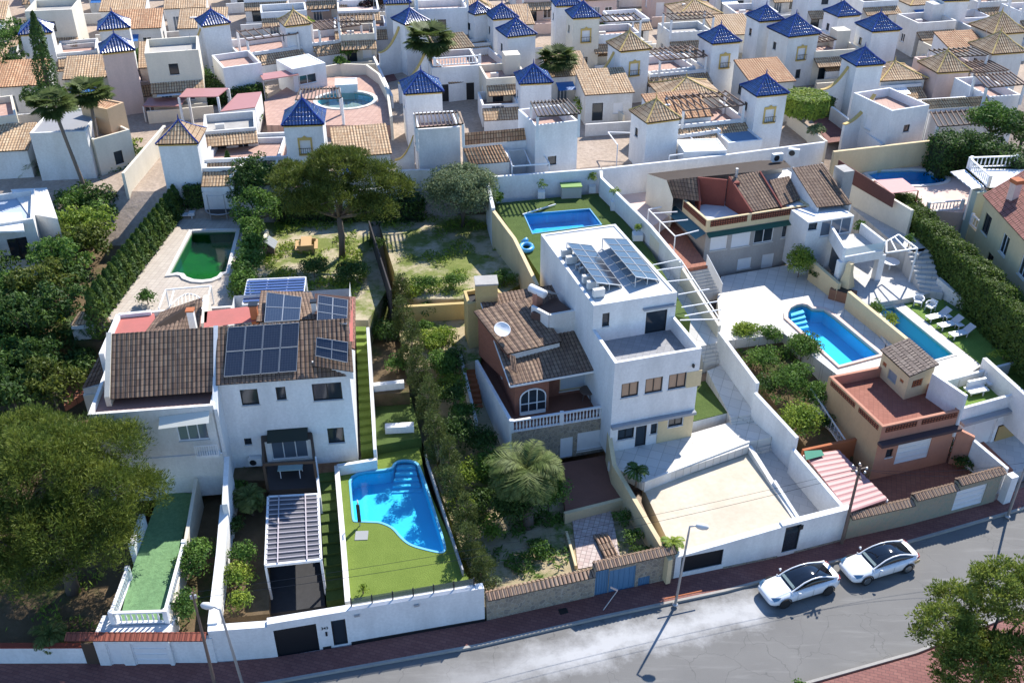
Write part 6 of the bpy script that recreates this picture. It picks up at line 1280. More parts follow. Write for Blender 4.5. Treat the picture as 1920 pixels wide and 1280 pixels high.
swoosh(e, W(775, 262, 11.5), W(738, 262, 11.5), 11.8, 9.6)
e = hut('bright white blocky house with dark slatted pergola on its roof near the centre', (1004, 236), (1084, 226), 5.4, 4.4, win=[(0, ('m', 1.2, 9.4, 2.0, 10.2), 'sq')], par=1.0)
z = ez(1000, 215, 6.6); slats(e, [W(1008, 219, z), W(1086, 214, z), W(1064, 189, z), W(996, 194, z)], z-2, 10, WOODD)
aircon(e, W(1020, 272, 10.4), .2)
e = thing('pergola', 'white open frame over the patio left of the bright white blocky house', 'pergola', W(990, 310, 8)); z = 10.3; q = [W(960, 312, z), W(1030, 307, z), W(1012, 277, z), W(952, 283, z)]; m = MB()
for i in range(4): m.bar(q[i], q[(i+1) % 4], .1)
m.bar(q[0].lerp(q[1], .5), q[3].lerp(q[2], .5), .08); m.build('frame', WHITEF, e)
for c in q[:2]: MB().bar(V(c, 7.6), c, .1).build('post', WHITEF, e)
e = hut('white cube shaped house with notched roof terrace and swooping side wall', (1673, 208), (1743, 197), 4.6, 5.5, win=[(0, ('m', 1.8, 9.8, 2.5, 10.5), 'sq'), (3, ('m', 2.3, 9.4, 3.2, 10.8), 'shut')], par=.8)
z = ez(1673, 208, 4.6); hooded(e, Fr(W(1641, 180, z), W(1673, 208, z)), 2.6, z-2.6, .8, 1.3, False); swoosh(e, W(1640, 178, z), W(1590, 192, z), z, z-2.2)
z = ez(1745, 205, 3.4); strip(e, (1740, 205), (1860, 197), (1850, 180), (1728, 187), z, z+.8); m = MB(); A, B = W(1742, 205, z), W(1860, 197, z); m.prism([A, B, B+Vector((0, 3, 0)), A+Vector((0, 3, 0))], z-4, z-.05); m.build('porch', WHITE, e)
q = [W(1758, 238, z-.3), W(1885, 228, z-.3), W(1868, 205, z-.3), W(1745, 213, z-.3)]; slats(e, q, z-4, 13)
e = hut('white house with slatted roof pergola at the far right behind the hedge', (1855, 182), (1915, 178), 4.4, 6, par=.8); z = ez(1840, 160, 5.6); slats(e, [W(1850, 165, z), W(1922, 158, z), W(1895, 138, z), W(1828, 143, z)], z-2, 10)
e = hut('long white veranda house with three dark openings and a balustraded roof', (810, 128), (902, 122), 3.6, 6, win=[(0, ('m', .5, 8.2, 2.2, 10.6), 'open'), (0, ('m', 2.7, 8.2, 4.4, 10.6), 'open'), (0, ('m', 4.9, 8.2, 6.6, 10.6), 'open')], par=.7)
z = ez(825, 112, 3.6); balustrade(e, [W(815, 124, z+.3), W(900, 118, z+.3)], .8, .3, WHITE); strip(e, (818, 95), (890, 88), (868, 60), (800, 66), z+1.2, z+2.4)
swoosh(e, W(800, 120, z), W(745, 128, z), z+1.4, z-1.6)
hut('white sheet roofed sunroom on the blue floored terrace', (1283, 285), (1363, 282), 2.5, 3, rmat=WHITEF, par=.05); hut('low white flat extension beside the sheet roofed sunroom', (1366, 268), (1430, 262), 2.3, 3.6, rmat=plaster('blue_grey_floor', (.16, .25, .36), .1), par=.12)
e = thing('pergola', 'white open frames above the curtained patio of the brown roofed villa', 'pergola', W(1240, 290, 8)); z = 10.0; q = [W(1158, 272, z), W(1255, 292, z), W(1320, 284, z), W(1290, 252, z), W(1140, 248, z)]; m = MB()
for a, b in ((0, 4), (1, 2), (2, 3), (4, 3)): m.bar(q[a], q[b], .09)
m.build('frame', WHITEF, e)
for c in q[:3]: MB().bar(V(c, 7.5), c, .09).build('post', WHITEF, e)
# left quarter
hut('cream flat house with low parapets and curved stair wall beside the tall palms', (175, 262), (243, 243), 3.4, 7, CREAMW, win=[(0, ('m', 1.5, 8.6, 2.3, 9.8), 'sq')], rmat=PINKW)
hut('peach tower house between the palm trunks and the sandy pyramid roof', (200, 205), (232, 192), 5.2, 3.2, plaster('peach_render', (.62, .42, .25), .1), 'par', par=.1, rmat=TILEO)
hut('shaded grey roofed white house right behind the two tall palms', (55, 250), (160, 246), 4.4, 6, WHITE2, par=.1, rmat=plaster('grey_roof', (.30, .30, .31), .1), win=[(0, ('m', 5, 9.5, 6.4, 10.6), 'dark')])
hut('cream house with walled roof terrace at the left edge behind the palms', (-20, 222), (30, 215), 4.2, 6, CREAMW)
hut('long low white house with sandy tiled roof at the left edge', (-30, 285), (50, 281), 2.6, 4, WHITE2, 'lean', rise=1.0)
e = hut('grey white modern house with white canopy at the left edge among the trees', (-40, 425), (62, 410), 6.3, 6, WHITE2, win=[(0, ('m', 1.6, 6.5, 3, 8.4), 'dark')], par=.5, gz_=3.5, rmat=plaster('bluish_floor', (.42, .48, .55), .1))
MB().prism(PX([(-40, 435), (45, 432), (40, 398), (-40, 400)], 9.6), 9.45, 9.6, True).build('canopy', WHITE, e); MB().prism(PX([(52, 400), (108, 410), (88, 352), (20, 355)], 9.4), 4, 9.4).build('rear_wing', WHITE2, e)
hut('low house with pinkish tiled roof beside the pool area in the upper left', (262, 128), (318, 124), 2.8, 5, WHITE2, 'lean', rise=1.3)
hut('white rooftop conservatory house with glazed front in the upper left', (548, 130), (610, 118), 3.2, 4, WHITE, par=.05, rmat=WHITEF, win=[(0, ('m', .5, 10.2, 2.6, 11.2), 'white')])
hut('white house with iron stair and round porthole near the hedge in the upper left', (418, 128), (490, 118), 4.0, 5, WHITE, win=[(0, ('m', 2.6, 9.3, 3.2, 10), 'sq')])
e = thing('canopy', 'two rose coloured roof canopies beside the round pool terrace', 'canopy', W(400, 210, 8)); PNK = plain('rose_sheet', (.42, .19, .17), .5)
for i, (q, z) in enumerate(((((335, 182), (408, 181), (428, 165), (350, 166)), 12.2), (((413, 209), (478, 201), (490, 172), (445, 176)), 11.4))):
    if i == 0:
        c = PX(q, z); MB().prism(c, z-.08, z, True).build('canopy_roof', PNK, e)
        for p in c: MB().bar(V(p, 7.8), V(p, z-.08), .2).build('post', WHITE, e)
    else: e2 = thing('canopy', 'sloping rose sheet roof on white walls right of the flat rose canopy', 'canopy', W(450, 210, 8)); c = PX(q, z); MB().prism(c, z-.08, z, True).build('canopy_roof', PNK, e2); MB().prism(c, 7, z-.1).build('wall', WHITE, e2)
e['label'] = 'flat rose canopy on white posts beside the round pool terrace'
e = thing('canopy', 'low striped rose canopy left of the flat rose canopy', 'canopy', W(300, 200, 8)); z = 10.2; c = PX([(268, 199), (338, 199), (350, 182), (278, 184)], z); MB().corr(c[3], c[0], c[1], c[2], .5, .05).build('canopy_roof', PNK, e)
for p in c: MB().bar(V(p, 7.6), V(p, z-.05), .1).build('post', WHITE, e)
e = thing('canopy', 'rose sheet canopy on thin posts behind the striped pool pergola', 'canopy', W(520, 150, 8)); z = 11.5; c = PX([(493, 150), (560, 140), (553, 129), (486, 139)], z); MB().prism(c, z-.08, z, True).build('canopy_roof', PNK, e)
for p in c: MB().bar(V(p, 8), V(p, z-.08), .08).build('post', GALV, e)
# round pool terrace
zt_ = 9.6; pc = W(648, 188, zt_); rp = [Vector((pc.x+2.9*math.cos(i*math.pi/9), pc.y+2.6*math.sin(i*math.pi/9))) for i in range(18)]
slab('pool_terrace', TOWNP, [(500, 235), (735, 235), (722, 160), (690, 140), (560, 150), (495, 190)], zt_, holes=[rp])
make_pool('round turquoise pool on the rose paved terrace in the upper left', rp, zt_, plaster('turquoise_basin', (.05, .42, .58)), WATER, .9, COPE, .4, .08)
e = thing('wall', 'long curved cream wall round the rose paved pool terrace', 'wall', W(720, 170, zt_)); m = MB(); pts = PX([(735, 240), (728, 190), (712, 158), (688, 140), (640, 138), (575, 150)], zt_)
for a, b in zip(pts, pts[1:]): m.wall(a, b, .25, 7, zt_+1.1)
m.build('wall', CREAMW, e)
e = thing('pergola', 'dark slatted pergola over the terrace beside the round pool', 'pergola', W(590, 180, zt_)); z = zt_+2.6; slats(e, [W(555, 188, z), W(640, 184, z), W(636, 166, z), W(563, 168, z)], zt_, 12, WOODD)
hut('small white hut with a blue emblem panel by the round pool', (628, 160), (670, 158), 1.6, 2.2, par=.05, rmat=WHITEF)
# streets and walls of the town
for i, (lb, L, zz) in enumerate((('white garden wall along the rose paved lane in the upper centre', [(680, 60), (735, 180)], 1.3), ('white wall with gate piers beside the lane right of the fan palm', [(1080, 150), (1170, 215)], 1.2), ('pinkish lane wall left of the sandy roofed villa', [(1100, 130), (1165, 190)], 1.2),
    ('white wall along the lane below the clipped round tree', [(1480, 210), (1550, 265)], 1.3), ('white wall left of the notched roof house', [(1560, 200), (1655, 270)], 1.4), ('cream wall sloping down beside the stairs behind the hedge', [(308, 235), (230, 325)], 2.0), ('low white wall across the upper left street', [(300, 85), (500, 70)], 1.2), ('cream wall behind the garden hedge in the upper left', [(540, 60), (700, 48)], 1.2))):
    P_ = []
    for x, y in L: z = ez(x, y, zz); P_.append(W(x, y, z))
    wallthing(lb, WHITE if i % 2 == 0 else CREAMW, P_, .25, P_[0].z-3, [p.z for p in P_])
for L in ([(1045, 140), (1105, 130), (1200, 215), (1150, 230)], [(1500, 190), (1540, 185), (1600, 262), (1552, 268)], [(655, 60), (690, 58), (745, 150), (725, 155)], [(240, 95), (360, 80), (380, 110), (250, 125)]):
    p_ = [W(x, y, ez(x, y, .05)) for x, y in L]; struct(MB().poly(p_, [(q.x, q.y) for q in p_]).build('lane', PAVER))
# fill the blocks between the towers with lower houses
rng0 = random.Random(5); cnt = 0; rowname = ['nearest', 'second', 'third', 'fourth', 'fifth', 'sixth', 'seventh', 'eighth', 'ninth', 'tenth']
rows = [(86, 0, 7.6), (93.5, 0, 7.4), (101, 0, 7.4), (109, 0, 7.6), (117, 0, 7.6), (125.5, 0, 7.8), (134, 0, 8), (143, 0, 8.2), (152, 0, 8.6), (162, 0, 9)]
MATS = [WHITE, WHITE, WHITE2, CREAMW, PINKW, WHITE]
for ri, (ty, _, st) in enumerate(rows):
    hw = ty*.56+4; n = int(2*hw/st); row = 0
    for i in range(n+1):
        x = -hw+i*st+rng0.uniform(-1.2, 1.2); y = ty+.22*x+rng0.uniform(-1.5, 1.5)
        if y < wl(max(-69, min(74, x)))+44.5: continue
        p = Vector((x, y)); dmin = min((p-c).length-w*.5 for c, w in VTOW)
        if dmin < 2.3 or (x < -30 and y < 100 and x > -48) or (p-Vector((pc.x, pc.y))).length < 11: continue
        g = gnd(x, y); s = rng0.uniform(3.8, 5.6); d = rng0.uniform(3.8, 5.2); ang = R(rng0.uniform(9, 15)); u = Vector((math.cos(ang), math.sin(ang), 0)); k = Vector((-u.y, u.x, 0)); row += 1
        P = [V(p, 0)-u*s/2-k*d/2, V(p, 0)+u*s/2-k*d/2, V(p, 0)+u*s/2+k*d/2, V(p, 0)-u*s/2+k*d/2]; kind = rng0.choice(['terrace', 'terrace', 'terrace', 'tiled', 'tiled', 'two', 'hip']); mt = rng0.choice(MATS)
        desc = {'terrace': 'flat roofed house with a walled terrace', 'tiled': 'house with a sandy tiled roof', 'two': 'two storey house with a tiled porch', 'hip': 'house with a low hipped tile roof'}[kind]
        mn = {'white_render': 'white', 'old_white_render': 'greyish white', 'ivory_render': 'ivory', 'pinkish_render': 'pinkish'}[mt.name]
        e = thing('house', '%s %s, number %d from the left in the %s town row' % (mn, desc, row, rowname[ri]) if False else '%s %s, %s town row, %s from the left' % (mn, desc, rowname[ri], ['first', 'second', 'third', 'fourth', 'fifth', 'sixth', 'seventh', 'eighth', 'ninth', 'tenth', 'eleventh', 'twelfth', 'thirteenth', 'fourteenth', 'fifteenth', 'sixteenth', 'seventeenth', 'eighteenth', 'nineteenth', 'twentieth', 'twenty-first', 'twenty-second', 'twenty-third', 'twenty-fourth', 'twenty-fifth', 'twenty-sixth', 'twenty-seventh', 'twenty-eighth'][row-1]), 'house', V(p, g), 'small houses filling the town')
        f = Fr(P[0], P[1]); hh = rng0.choice([2.5, 2.9, 3.2]) if kind != 'two' else 5.2
        wn = [(0, ('m', s*.15, g+.3, s*.15+1.1, g+2.1), rng0.choice(['slide', 'ddoor', 'wdoor'])), (0, ('m', s*.6, g+.9, s*.6+1.0, g+2.0), rng0.choice(['white', 'sq', 'shut']))]
        wn.append((3, ('m', d*.35, g+1.1, d*.35+.8, g+2.1), rng0.choice(['sq', 'white', 'shut'])))
        wn.append((1, ('m', d*.35, g+1.1, d*.35+.8, g+2.1), rng0.choice(['sq', 'shut'])))
        if kind == 'two': wn.append((0, ('m', s*.4, g+3.6, s*.4+.9, g+4.7), 'sq'))
        if kind in ('terrace', 'two'):
            block(e, P, g-1.5, g+hh+.7, mt, wn, par=.7, roofmat=rng0.choice([TOWNP, PINKW, CONC]), roofname='roof_terrace')
            MB().corr(f.pt(0, g+2.25, 1.3), f.pt(s, g+2.25, 1.3), f.pt(s, g+2.9, .02), f.pt(0, g+2.9, .02), .27, .05).build('tiled_porch', TILEP, e); MB().wall(f.pt(0, 0, 1.2), f.pt(s, 0, 1.2), .15, g-1, g+.9).build('porch_wall', mt, e)
            if rng0.random() < .45: z = g+hh+2.1; slats(e, [V(P[0], z), V(P[1], z), V(P[1], z)+k*2.6, V(P[0], z)+k*2.6], g+hh, 9, rng0.choice([WOODG, WOODD]))
            elif rng0.random() < .5: MB().box((P[2].x-u.x*.9-k.x, P[2].y-k.y-u.y*.9, g+hh+1.0), (1.6, 1.6, 2), ang).build('stair_head', mt, e)
        elif kind == 'tiled':
            block(e, P, g-1.5, g+3, mt, wn, tops=[g+3, g+3, g+4.1, g+4.1]); MB().corr(V(P[0], g+3.05)-k*.25-u*.15, V(P[1], g+3.05)-k*.25+u*.15, V(P[2], g+4.15)+u*.15, V(P[3], g+4.15)-u*.15, .27, .05).build('tiled_roof', rng0.choice([TILEP, TILEO, TILEP]), e)
        else: block(e, P, g-1.5, g+3, mt, wn); pyramid(e, P, g+3.02, 1.2, TILEP, OCH, 'hipped_roof')
        if rng0.random() < .4: q = V(P[0], g+hh-.1)+u*(s*.3)+k*d*.5; MB().box((q.x, q.y, q.z+.3), (.8, .35, .6), ang).build('air_conditioner', WHITE2, e)
        if rng0.random() < .35: q = V(P[1], g+hh)-u*.6+k*.6; MB().tube([q, q+Vector((0, 0, 2.2))], .03, 5).build('aerial', GALV, e)
        if rng0.random() < .4 and s > 4: a0_, a1_ = f.pt(s*.1, g+2.4, .05), f.pt(s*.55, g+2.4, .05); MB().poly((a0_, a1_, f.pt(s*.55, g+2.0, 1.5), f.pt(s*.1, g+2.0, 1.5))).build('awning', rng0.choice([BLUEB, WHITEF, plain('faded_teal', (.05, .2, .22), .7)]), e)
        # small front yard wall
        MB().wall(f.pt(-.6, 0, 2.6), f.pt(s+.6, 0, 2.6), .18, g-1, g+1.0).build('yard_wall', mt, e); cnt += 1
print('fill houses', cnt, 'towers', len(VL))

for lb, L, zz in (('long white rear wall behind the trampoline hedge and the rounded tree', [(455, 330), (560, 325), (790, 318), (915, 322)], 9.6), ('white side wall between the tiled villa and the blue roofed villa', [(432, 330), (462, 300)], 10.2)):
    wallthing(lb, WHITE2, PX(L, zz), .25, 6, zz)

rt = random.Random(11); k_ = 0
for i in range(60):
    y = rt.uniform(92, 155); x = rt.uniform(-.5, .55)*y; p = Vector((x, y)); 
    if y-wl(max(-69, min(74, x))) < 47 or min((p-c).length-w*.72 for c, w in VTOW) < .3 or (p-Vector((pc.x, pc.y))).length < 10: continue
    SMALL_TREES = globals().setdefault('SMALL_TREES', []); SMALL_TREES.append((x, y, rt.uniform(.7, 1.5), rt.random()))
# ================================================================ vegetation
slab('garden_soil', SOIL, [(-400, 650), (200, 640), (345, 345), (190, 320), (-400, 330)], 5.0)
slab('garden_soil', SOIL, [(330, 350), (520, 340), (790, 330), (925, 345), (925, 400), (330, 412)], 6.1)
pine('big dark pine with a wide clumpy crown filling the lower left corner', W(137, 1112, .9), [(-.5, 1.9, 7.7, 2.6, 2.6, 1.8), (2.4, .9, 6.2, 2.1, 2.2, 1.6), (-3.6, 1.0, 6.4, 2.5, 2.5, 1.8), (1.6, 4.3, 6.6, 2.4, 2.0, 1.6), (-2.2, 4.7, 6.8, 2.6, 2.2, 1.7), (-5.2, 4.2, 6.2, 2.4, 2.2, 1.6), (.6, -1.2, 5.6, 2.3, 1.8, 1.5), (-2.4, -1.4, 5.6, 2.4, 2.0, 1.6), (3.0, -1.0, 4.6, 1.7, 1.6, 1.2), (-5.0, -1.2, 5.0, 2.2, 2.0, 1.5), (3.8, 2.6, 4.9, 1.4, 1.5, 1.1), (-.8, -2.6, 4.2, 2.2, 1.4, 1.2), (-7, 1, 5, 2, 2.5, 1.8)], PINE, 3, (.42, .85), 36, 330, .12, .34)
pine('feathery green tree on the near pavement at the bottom right', W(1812, 1312, .15), [(.6, .8, 7.0, 1.9, 1.7, 1.3), (-2.1, .1, 5.0, 1.5, 1.4, 1.1), (2.4, 1.0, 5.8, 1.8, 1.7, 1.3), (-.9, 1.8, 4.8, 1.5, 1.3, 1.0), (-1.3, -1.4, 3.9, 1.7, 1.5, 1.2), (1.2, -1.2, 4.2, 2.0, 1.6, 1.3), (3.8, -.4, 4.2, 1.8, 1.6, 1.3), (-.3, .3, 3.2, 1.8, 1.5, 1.0)], foliage('olive_green_leaves', (.17, .22, .035), (.27, .31, .06), (.09, .13, .025), 1.1), 5, (.22, .5), 60, 430, .10, .17, name='street_tree', cat='tree', asp=.33)
pine('broad dark pine standing over the dog house garden', W(641, 482, 6.2), [(.2, .6, 7.4, 2.2, 2.0, 1.3), (-2.6, .4, 6.0, 2.1, 1.9, 1.2), (2.8, .2, 6.4, 2.0, 1.9, 1.3), (.6, 2.4, 6.6, 2.2, 1.7, 1.3), (-3.6, 2.2, 5.8, 1.6, 1.5, 1.1), (4.4, 1.4, 5.2, 1.3, 1.4, 1.0), (.2, -1.4, 5.6, 2.2, 1.5, 1.1), (3.0, -1.2, 4.6, 1.7, 1.3, 1.0), (-2.2, -.9, 4.9, 1.7, 1.3, 1.0)], PINE2, 8, (.38, .7), 44, 240, .15, .27)
tree('round grey green olive tree on the dry weedy plot', W(868, 425, 6.0), (2.7, 2.6, 2.3), 2.9, OLIVE, seed=9, nclump=130, cr=(.6, 1.0), per=330, leaf=.12, trunk=.2, asp=.35, limbs=8, name='olive_tree')
tree('rounded dark green tree between the green pool and the weedy garden', W(487, 400, 6.3), (2.0, 2.0, 2.6), 2.6, LEAFD, seed=10, nclump=50, cr=(.5, .9), per=260, leaf=.13)
tree('glossy dark shrub tree below the rounded tree by the pool hedge', W(487, 430, 6.3), (1.9, 1.6, 1.6), 1.7, LEAF, seed=12, nclump=36, cr=(.5, .8), per=260, leaf=.12)
for i, (x, y, z, r) in enumerate(((478, 455, 6.3, (1.2, 1.5, 1.5)), (476, 492, 6.3, (1.2, 1.5, 1.4)), (470, 528, 6.3, (1.3, 1.6, 1.5)), (460, 560, 6.2, (1.3, 1.3, 1.4)))):
    bush('clipped green shrub in the row right of the murky pool, %s from the back' % ['first', 'second', 'third', 'fourth'][i], W(x, y, z), (r[0]*.95, r[1]*1.2, r[2]*1.4), LEAF, seed=20+i, per=380, n=26, leaf=.11, group='shrubs right of the murky pool')
hedge('dark shaded hedge behind the trampoline', [W(345, 345, 9.0), W(462, 343, 9.0)], 1.2, 6.0, 8.9, LEAFD, 4, .12, 120)
def cypress(label, base, h, r, mat, seed=1, top_=None, group=None, name='cypress', cat='cypress'):
    rng = np.random.default_rng(seed); e = thing(name, label, cat, base, group); b = np.array(base[:]); t = np.array((top_ or (V(base)+Vector((0, 0, h))))[:]); Q = []; k = int((240 if h > 4.2 else 420)*h*r); s = rng.random(k)**.8
    rad = r*np.clip(np.minimum(1, s*6+.5)*(1-s)**.55, .03, 1)*(1+.18*np.sin(s*30+rng.random(k)*2)); a = rng.uniform(0, 6.283, k); n = np.column_stack([np.cos(a), np.sin(a), np.full(k, .35)])
    p = b+(t-b)*s[:, None]+np.column_stack([np.cos(a)*rad, np.sin(a)*rad, np.zeros(k)])*rng.uniform(.75, 1.05, (k, 1)); mesh_np('crown', leaves(p, n, .15, rng, .45, .5), mat, e)
    MB().tube([Vector(b), Vector(b+(t-b)*.85)], [r*.35, .04], 6).build('trunk', BARK, e); return e
def tipat(base, x, y): z = top(base, y); q = W(x, y, z); return Vector((q.x, base.y, z))
ORD = ['first', 'second', 'third', 'fourth', 'fifth', 'sixth', 'seventh', 'eighth', 'ninth', 'tenth', 'eleventh', 'twelfth', 'thirteenth', 'fourteenth', 'fifteenth', 'sixteenth', 'seventeenth', 'eighteenth', 'nineteenth', 'twentieth']
for i in range(20):
    b_ = W(334, 402, 6.4).lerp(W(182, 602, 6.4), i/19); cypress('%s clipped cypress from the back in the comb-like row left of the green pool patio' % ORD[i], V(b_, 5.2), 3.9, .92, (LEAFD, HEDGE)[i % 2], 60+i, group='clipped cypress row by the green pool')
zc_ = 6.5; b_ = W(120, 300, zc_); cypress('tall thin dark cypress leaning left among the palms', b_, 13, 1.6, LEAFD, 3, top_=tipat(b_, 60, 22))
cypress('small narrow cypress in front of the tiled villa roofs behind the trampoline', W(440, 375, 6.3), 4.6, .7, LEAFD, 4)
for i, (x, y, z, h) in enumerate(((752, 590, 4.6, 3.2), (762, 640, 4.4, 3.4), (772, 690, 4.0, 3.6), (790, 745, 3.5, 3.6), (803, 800, 3.0, 3.6), (822, 862, 2.4, 3.6), (840, 915, 2.0, 3.6), (856, 965, 1.6, 3.5), (872, 1018, 1.3, 3.3), (886, 1065, 1.1, 3.1), (900, 1108, 1.0, 2.6))):
    hh = h; pine('ragged juniper in the tall conifer row between the two gardens, %s from the back' % ['first', 'second', 'third', 'fourth', 'fifth', 'sixth', 'seventh', 'eighth', 'ninth', 'tenth', 'eleventh', 'twelfth', 'thirteenth', 'fourteenth'][i], W(x, y, z), [(0, 0, hh*.25, .75, 1.0, hh*.25), (.15*(-1)**i, .2, hh*.55, .65, .9, hh*.26), (.2*(-1)**i, 0, hh*.85, .38, .5, hh*.2)], foliage('juniper_green', (.075, .105, .025), (.12, .15, .045), (.04, .06, .015), 1.6), 40+i, (.16, .34), 70, 700, .075, .07, name='juniper', cat='shrub', asp=.3, tflat=1.3, group='junipers between the two gardens')
palm('very tall fan palm with a slanting trunk, left one of the pair on the left', W(180, 410, 5.0), 9, 50, 2.3, 3, top_=tipat(W(180, 410, 5.0), 100, 200), tr=.17, fan=True, mat=PALMD, skirt=10)
palm('very tall fan palm, right one of the pair on the left', W(200, 372, 5.4), 9, 50, 2.2, 4, top_=tipat(W(200, 372, 5.4), 168, 180), tr=.16, fan=True, mat=PALMD, skirt=10)
palm('grey green feather palm beside the modern white house at the left', W(78, 345, 5.5), 3, 34, 3.0, 5, top_=W(75, 312, 8.2), tr=.25, mat=OLIVE)
z = ez(808, 175, 0); palm('tall bushy fan palm rising from the centre of the town', W(808, 175, z), 9, 70, 2.9, 6, top_=tipat(W(808, 175, z), 806, 80), tr=.24, fan=True, mat=PALMD, skirt=14)
z = ez(1045, 190, 0); palm('second bushy fan palm by the lane to the right of the centre', W(1045, 190, z), 9, 64, 2.3, 7, top_=tipat(W(1045, 190, z), 1045, 115), tr=.17, fan=True, mat=PALMD, skirt=12)
palm('large sunlit feather palm in the garden before the brick house', W(990, 985, 1.0), 3.6, 64, 2.9, 8, skirt=22, top_=W(988, 882, 4.6), tr=.3, mat=PALM, lw=.09)
palm('spiky green yucca in the front garden beside the carport', W(473, 965, 1.5), 1.4, 40, 1.25, 9, tr=.1, name='yucca', cat='yucca', lw=.09)
palm('small shaded palm between the tiled outbuilding and house A', W(160, 665, 3.2), 2.2, 22, 1.9, 10, tr=.16, mat=LEAFD)
palm('small pale palm on the dry bank behind the bottom left wall', W(98, 1200, 1.0), .5, 22, 1.3, 11, tr=.1, lw=.06)
palm('small dark palm in a pot at the bend of the ramp by the cream wall', W(1192, 905, 2.5), 1.0, 16, 1.0, 12, tr=.07, mat=LEAFD)
palm('young bright green palm shrub beside the lamp on the beige garage roof', W(1258, 1032, 1.9), .6, 18, .9, 13, tr=.06, mat=LEAFY)
# clipped things
z = ez(1500, 245, 0); e = thing('clipped_tree', 'bright green flat topped round clipped tree beside the balconied villa', 'tree', W(1497, 240, z)); c = W(1510, 196, z+2.7); rng = np.random.default_rng(5); k = 9000
a = rng.uniform(0, 6.283, k); s = rng.random(k); rr = np.where(s < .45, 2.15*np.sqrt(rng.random(k)), 2.15); zz = np.where(s < .45, .9, rng.uniform(-.8, .9, k)); rr = rr*(1-.12*(zz/.9)**4*(s >= .45))
mesh_np('crown', leaves(np.column_stack([c.x+rr*np.cos(a), c.y+rr*np.sin(a), c.z+zz])+rng.normal(0, .07, (k, 3)), np.column_stack([np.where(s < .45, 0, np.cos(a)), np.where(s < .45, 0, np.sin(a)), np.where(s < .45, 1, .2)]), .12, rng, .6, .4), LEAFY, e)
MB().lathe([(1.9, -.7), (1.95, .7)], c, 14).build('inner_core', plain('dark_hedge_core', (.02, .03, .012)), e); MB().tube([W(1497, 240, z), c], [.16, .12], 7).build('trunk', BARK, e)  # dark solid drum added inside the crown so gaps stay closed
hedge('very long tall clipped hedge running down beside the grey steps at the right', [W(1690, 364, 8.2), W(1755, 424, 8.1), W(1840, 498, 7.9), W(1925, 585, 7.7), W(2000, 665, 7.5)], 1.7, 4.2, 8.0, HEDGE, 6, .10, 230, rough=.22, zs=[8.2, 8.1, 7.9, 7.7, 7.5])
hedge('dark hedge block behind the peach outbuilding at the upper right', [W(1762, 262, 10.4), W(1830, 252, 10.6), W(1925, 300, 10.4)], 2.6, 7, 10.4, LEAFD, 7, .14, 90, rough=.4)
tree('leafy tree above the dark hedge block at the upper right', W(1850, 285, 8), (2.4, 2.0, 1.8), 2.6, LEAF, seed=70, nclump=40, cr=(.5, .9), per=180, leaf=.15)
tree('dark tree filling the right edge above the balustraded terrace', W(1905, 300, 8), (2.6, 2.2, 2.0), 2.6, LEAFD, seed=71, nclump=40, cr=(.5, .9), per=180, leaf=.15)
for lb, L, w_, zz, m_ in (('dark clipped hedge around the white house in the upper left', [(375, 132), (395, 160), (490, 165)], 1.6, 1.8, LEAFD), ('bright green hedge beside the shaded pinkish tower', [(258, 95), (300, 98), (345, 130)], 2.0, 1.8, LEAF), ('dark hedge strip behind the clipped round tree', [(1480, 168), (1560, 190)], 1.4, 1.6, LEAFD)):
    P_ = [W(x, y, ez(x, y, zz)) for x, y in L]; hedge(lb, P_, w_, P_[0].z-3, 0, m_, 9, .15, 70, rough=.3, zs=[p.z for p in P_])
# left garden jungle
LG = [(30, 590, 1.6, 'LEAF'), (125, 470, 1.7, 'LEAF'), (120, 540, 2.2, 'LEAF'), (60, 640, 2.0, 'LEAFD'), (180, 470, 2.1, 'LEAFY'), (150, 430, 1.8, 'LEAF'), (185, 420, 1.9, 'LEAFD'), (165, 500, 1.9, 'PINE2'), (225, 370, 1.9, 'LEAF'), (245, 350, 2.3, 'LEAFD'), (262, 372, 1.5, 'LEAF'), (260, 330, 1.8, 'LEAFY'), (310, 330, 1.6, 'LEAF'), (130, 330, 1.6, 'LEAFD'), (150, 380, 1.5, 'LEAF'), (90, 590, 2.2, 'PINE2'), (30, 700, 2.4, 'LEAFD'), (90, 700, 2.0, 'LEAFD'), (130, 610, 1.9, 'LEAFD'), (20, 180, 2.8, 'LEAFD'), (45, 130, 2.8, 'LEAF'), (100, 240, 2.2, 'LEAFD'), (10, 640, 2.0, 'LEAFD'), (110, 650, 1.6, 'LEAFY'), (140, 560, 1.6, 'LEAFD'), (-25, 560, 2.4, 'LEAFD'), (150, 500, 1.5, 'LEAFY'), (185, 340, 1.5, 'LEAFD'), (205, 395, 1.4, 'LEAF'), (60, 745, 2.2, 'LEAFD'), (190, 445, 1.5, 'LEAF'), (-30, 690, 2.6, 'LEAFD')]
NW = ['first', 'second', 'third', 'fourth', 'fifth', 'sixth', 'seventh', 'eighth', 'ninth', 'tenth', 'eleventh', 'twelfth']
LG += [(40, 790, 2.0, 'LEAFD'), (110, 770, 2.0, 'PINE2'), (-20, 800, 2.4, 'LEAFD'), (75, 730, 2.0, 'LEAFD'), (10, 745, 2.2, 'LEAF'), (150, 720, 1.3, 'LEAFD')]
cc = {}
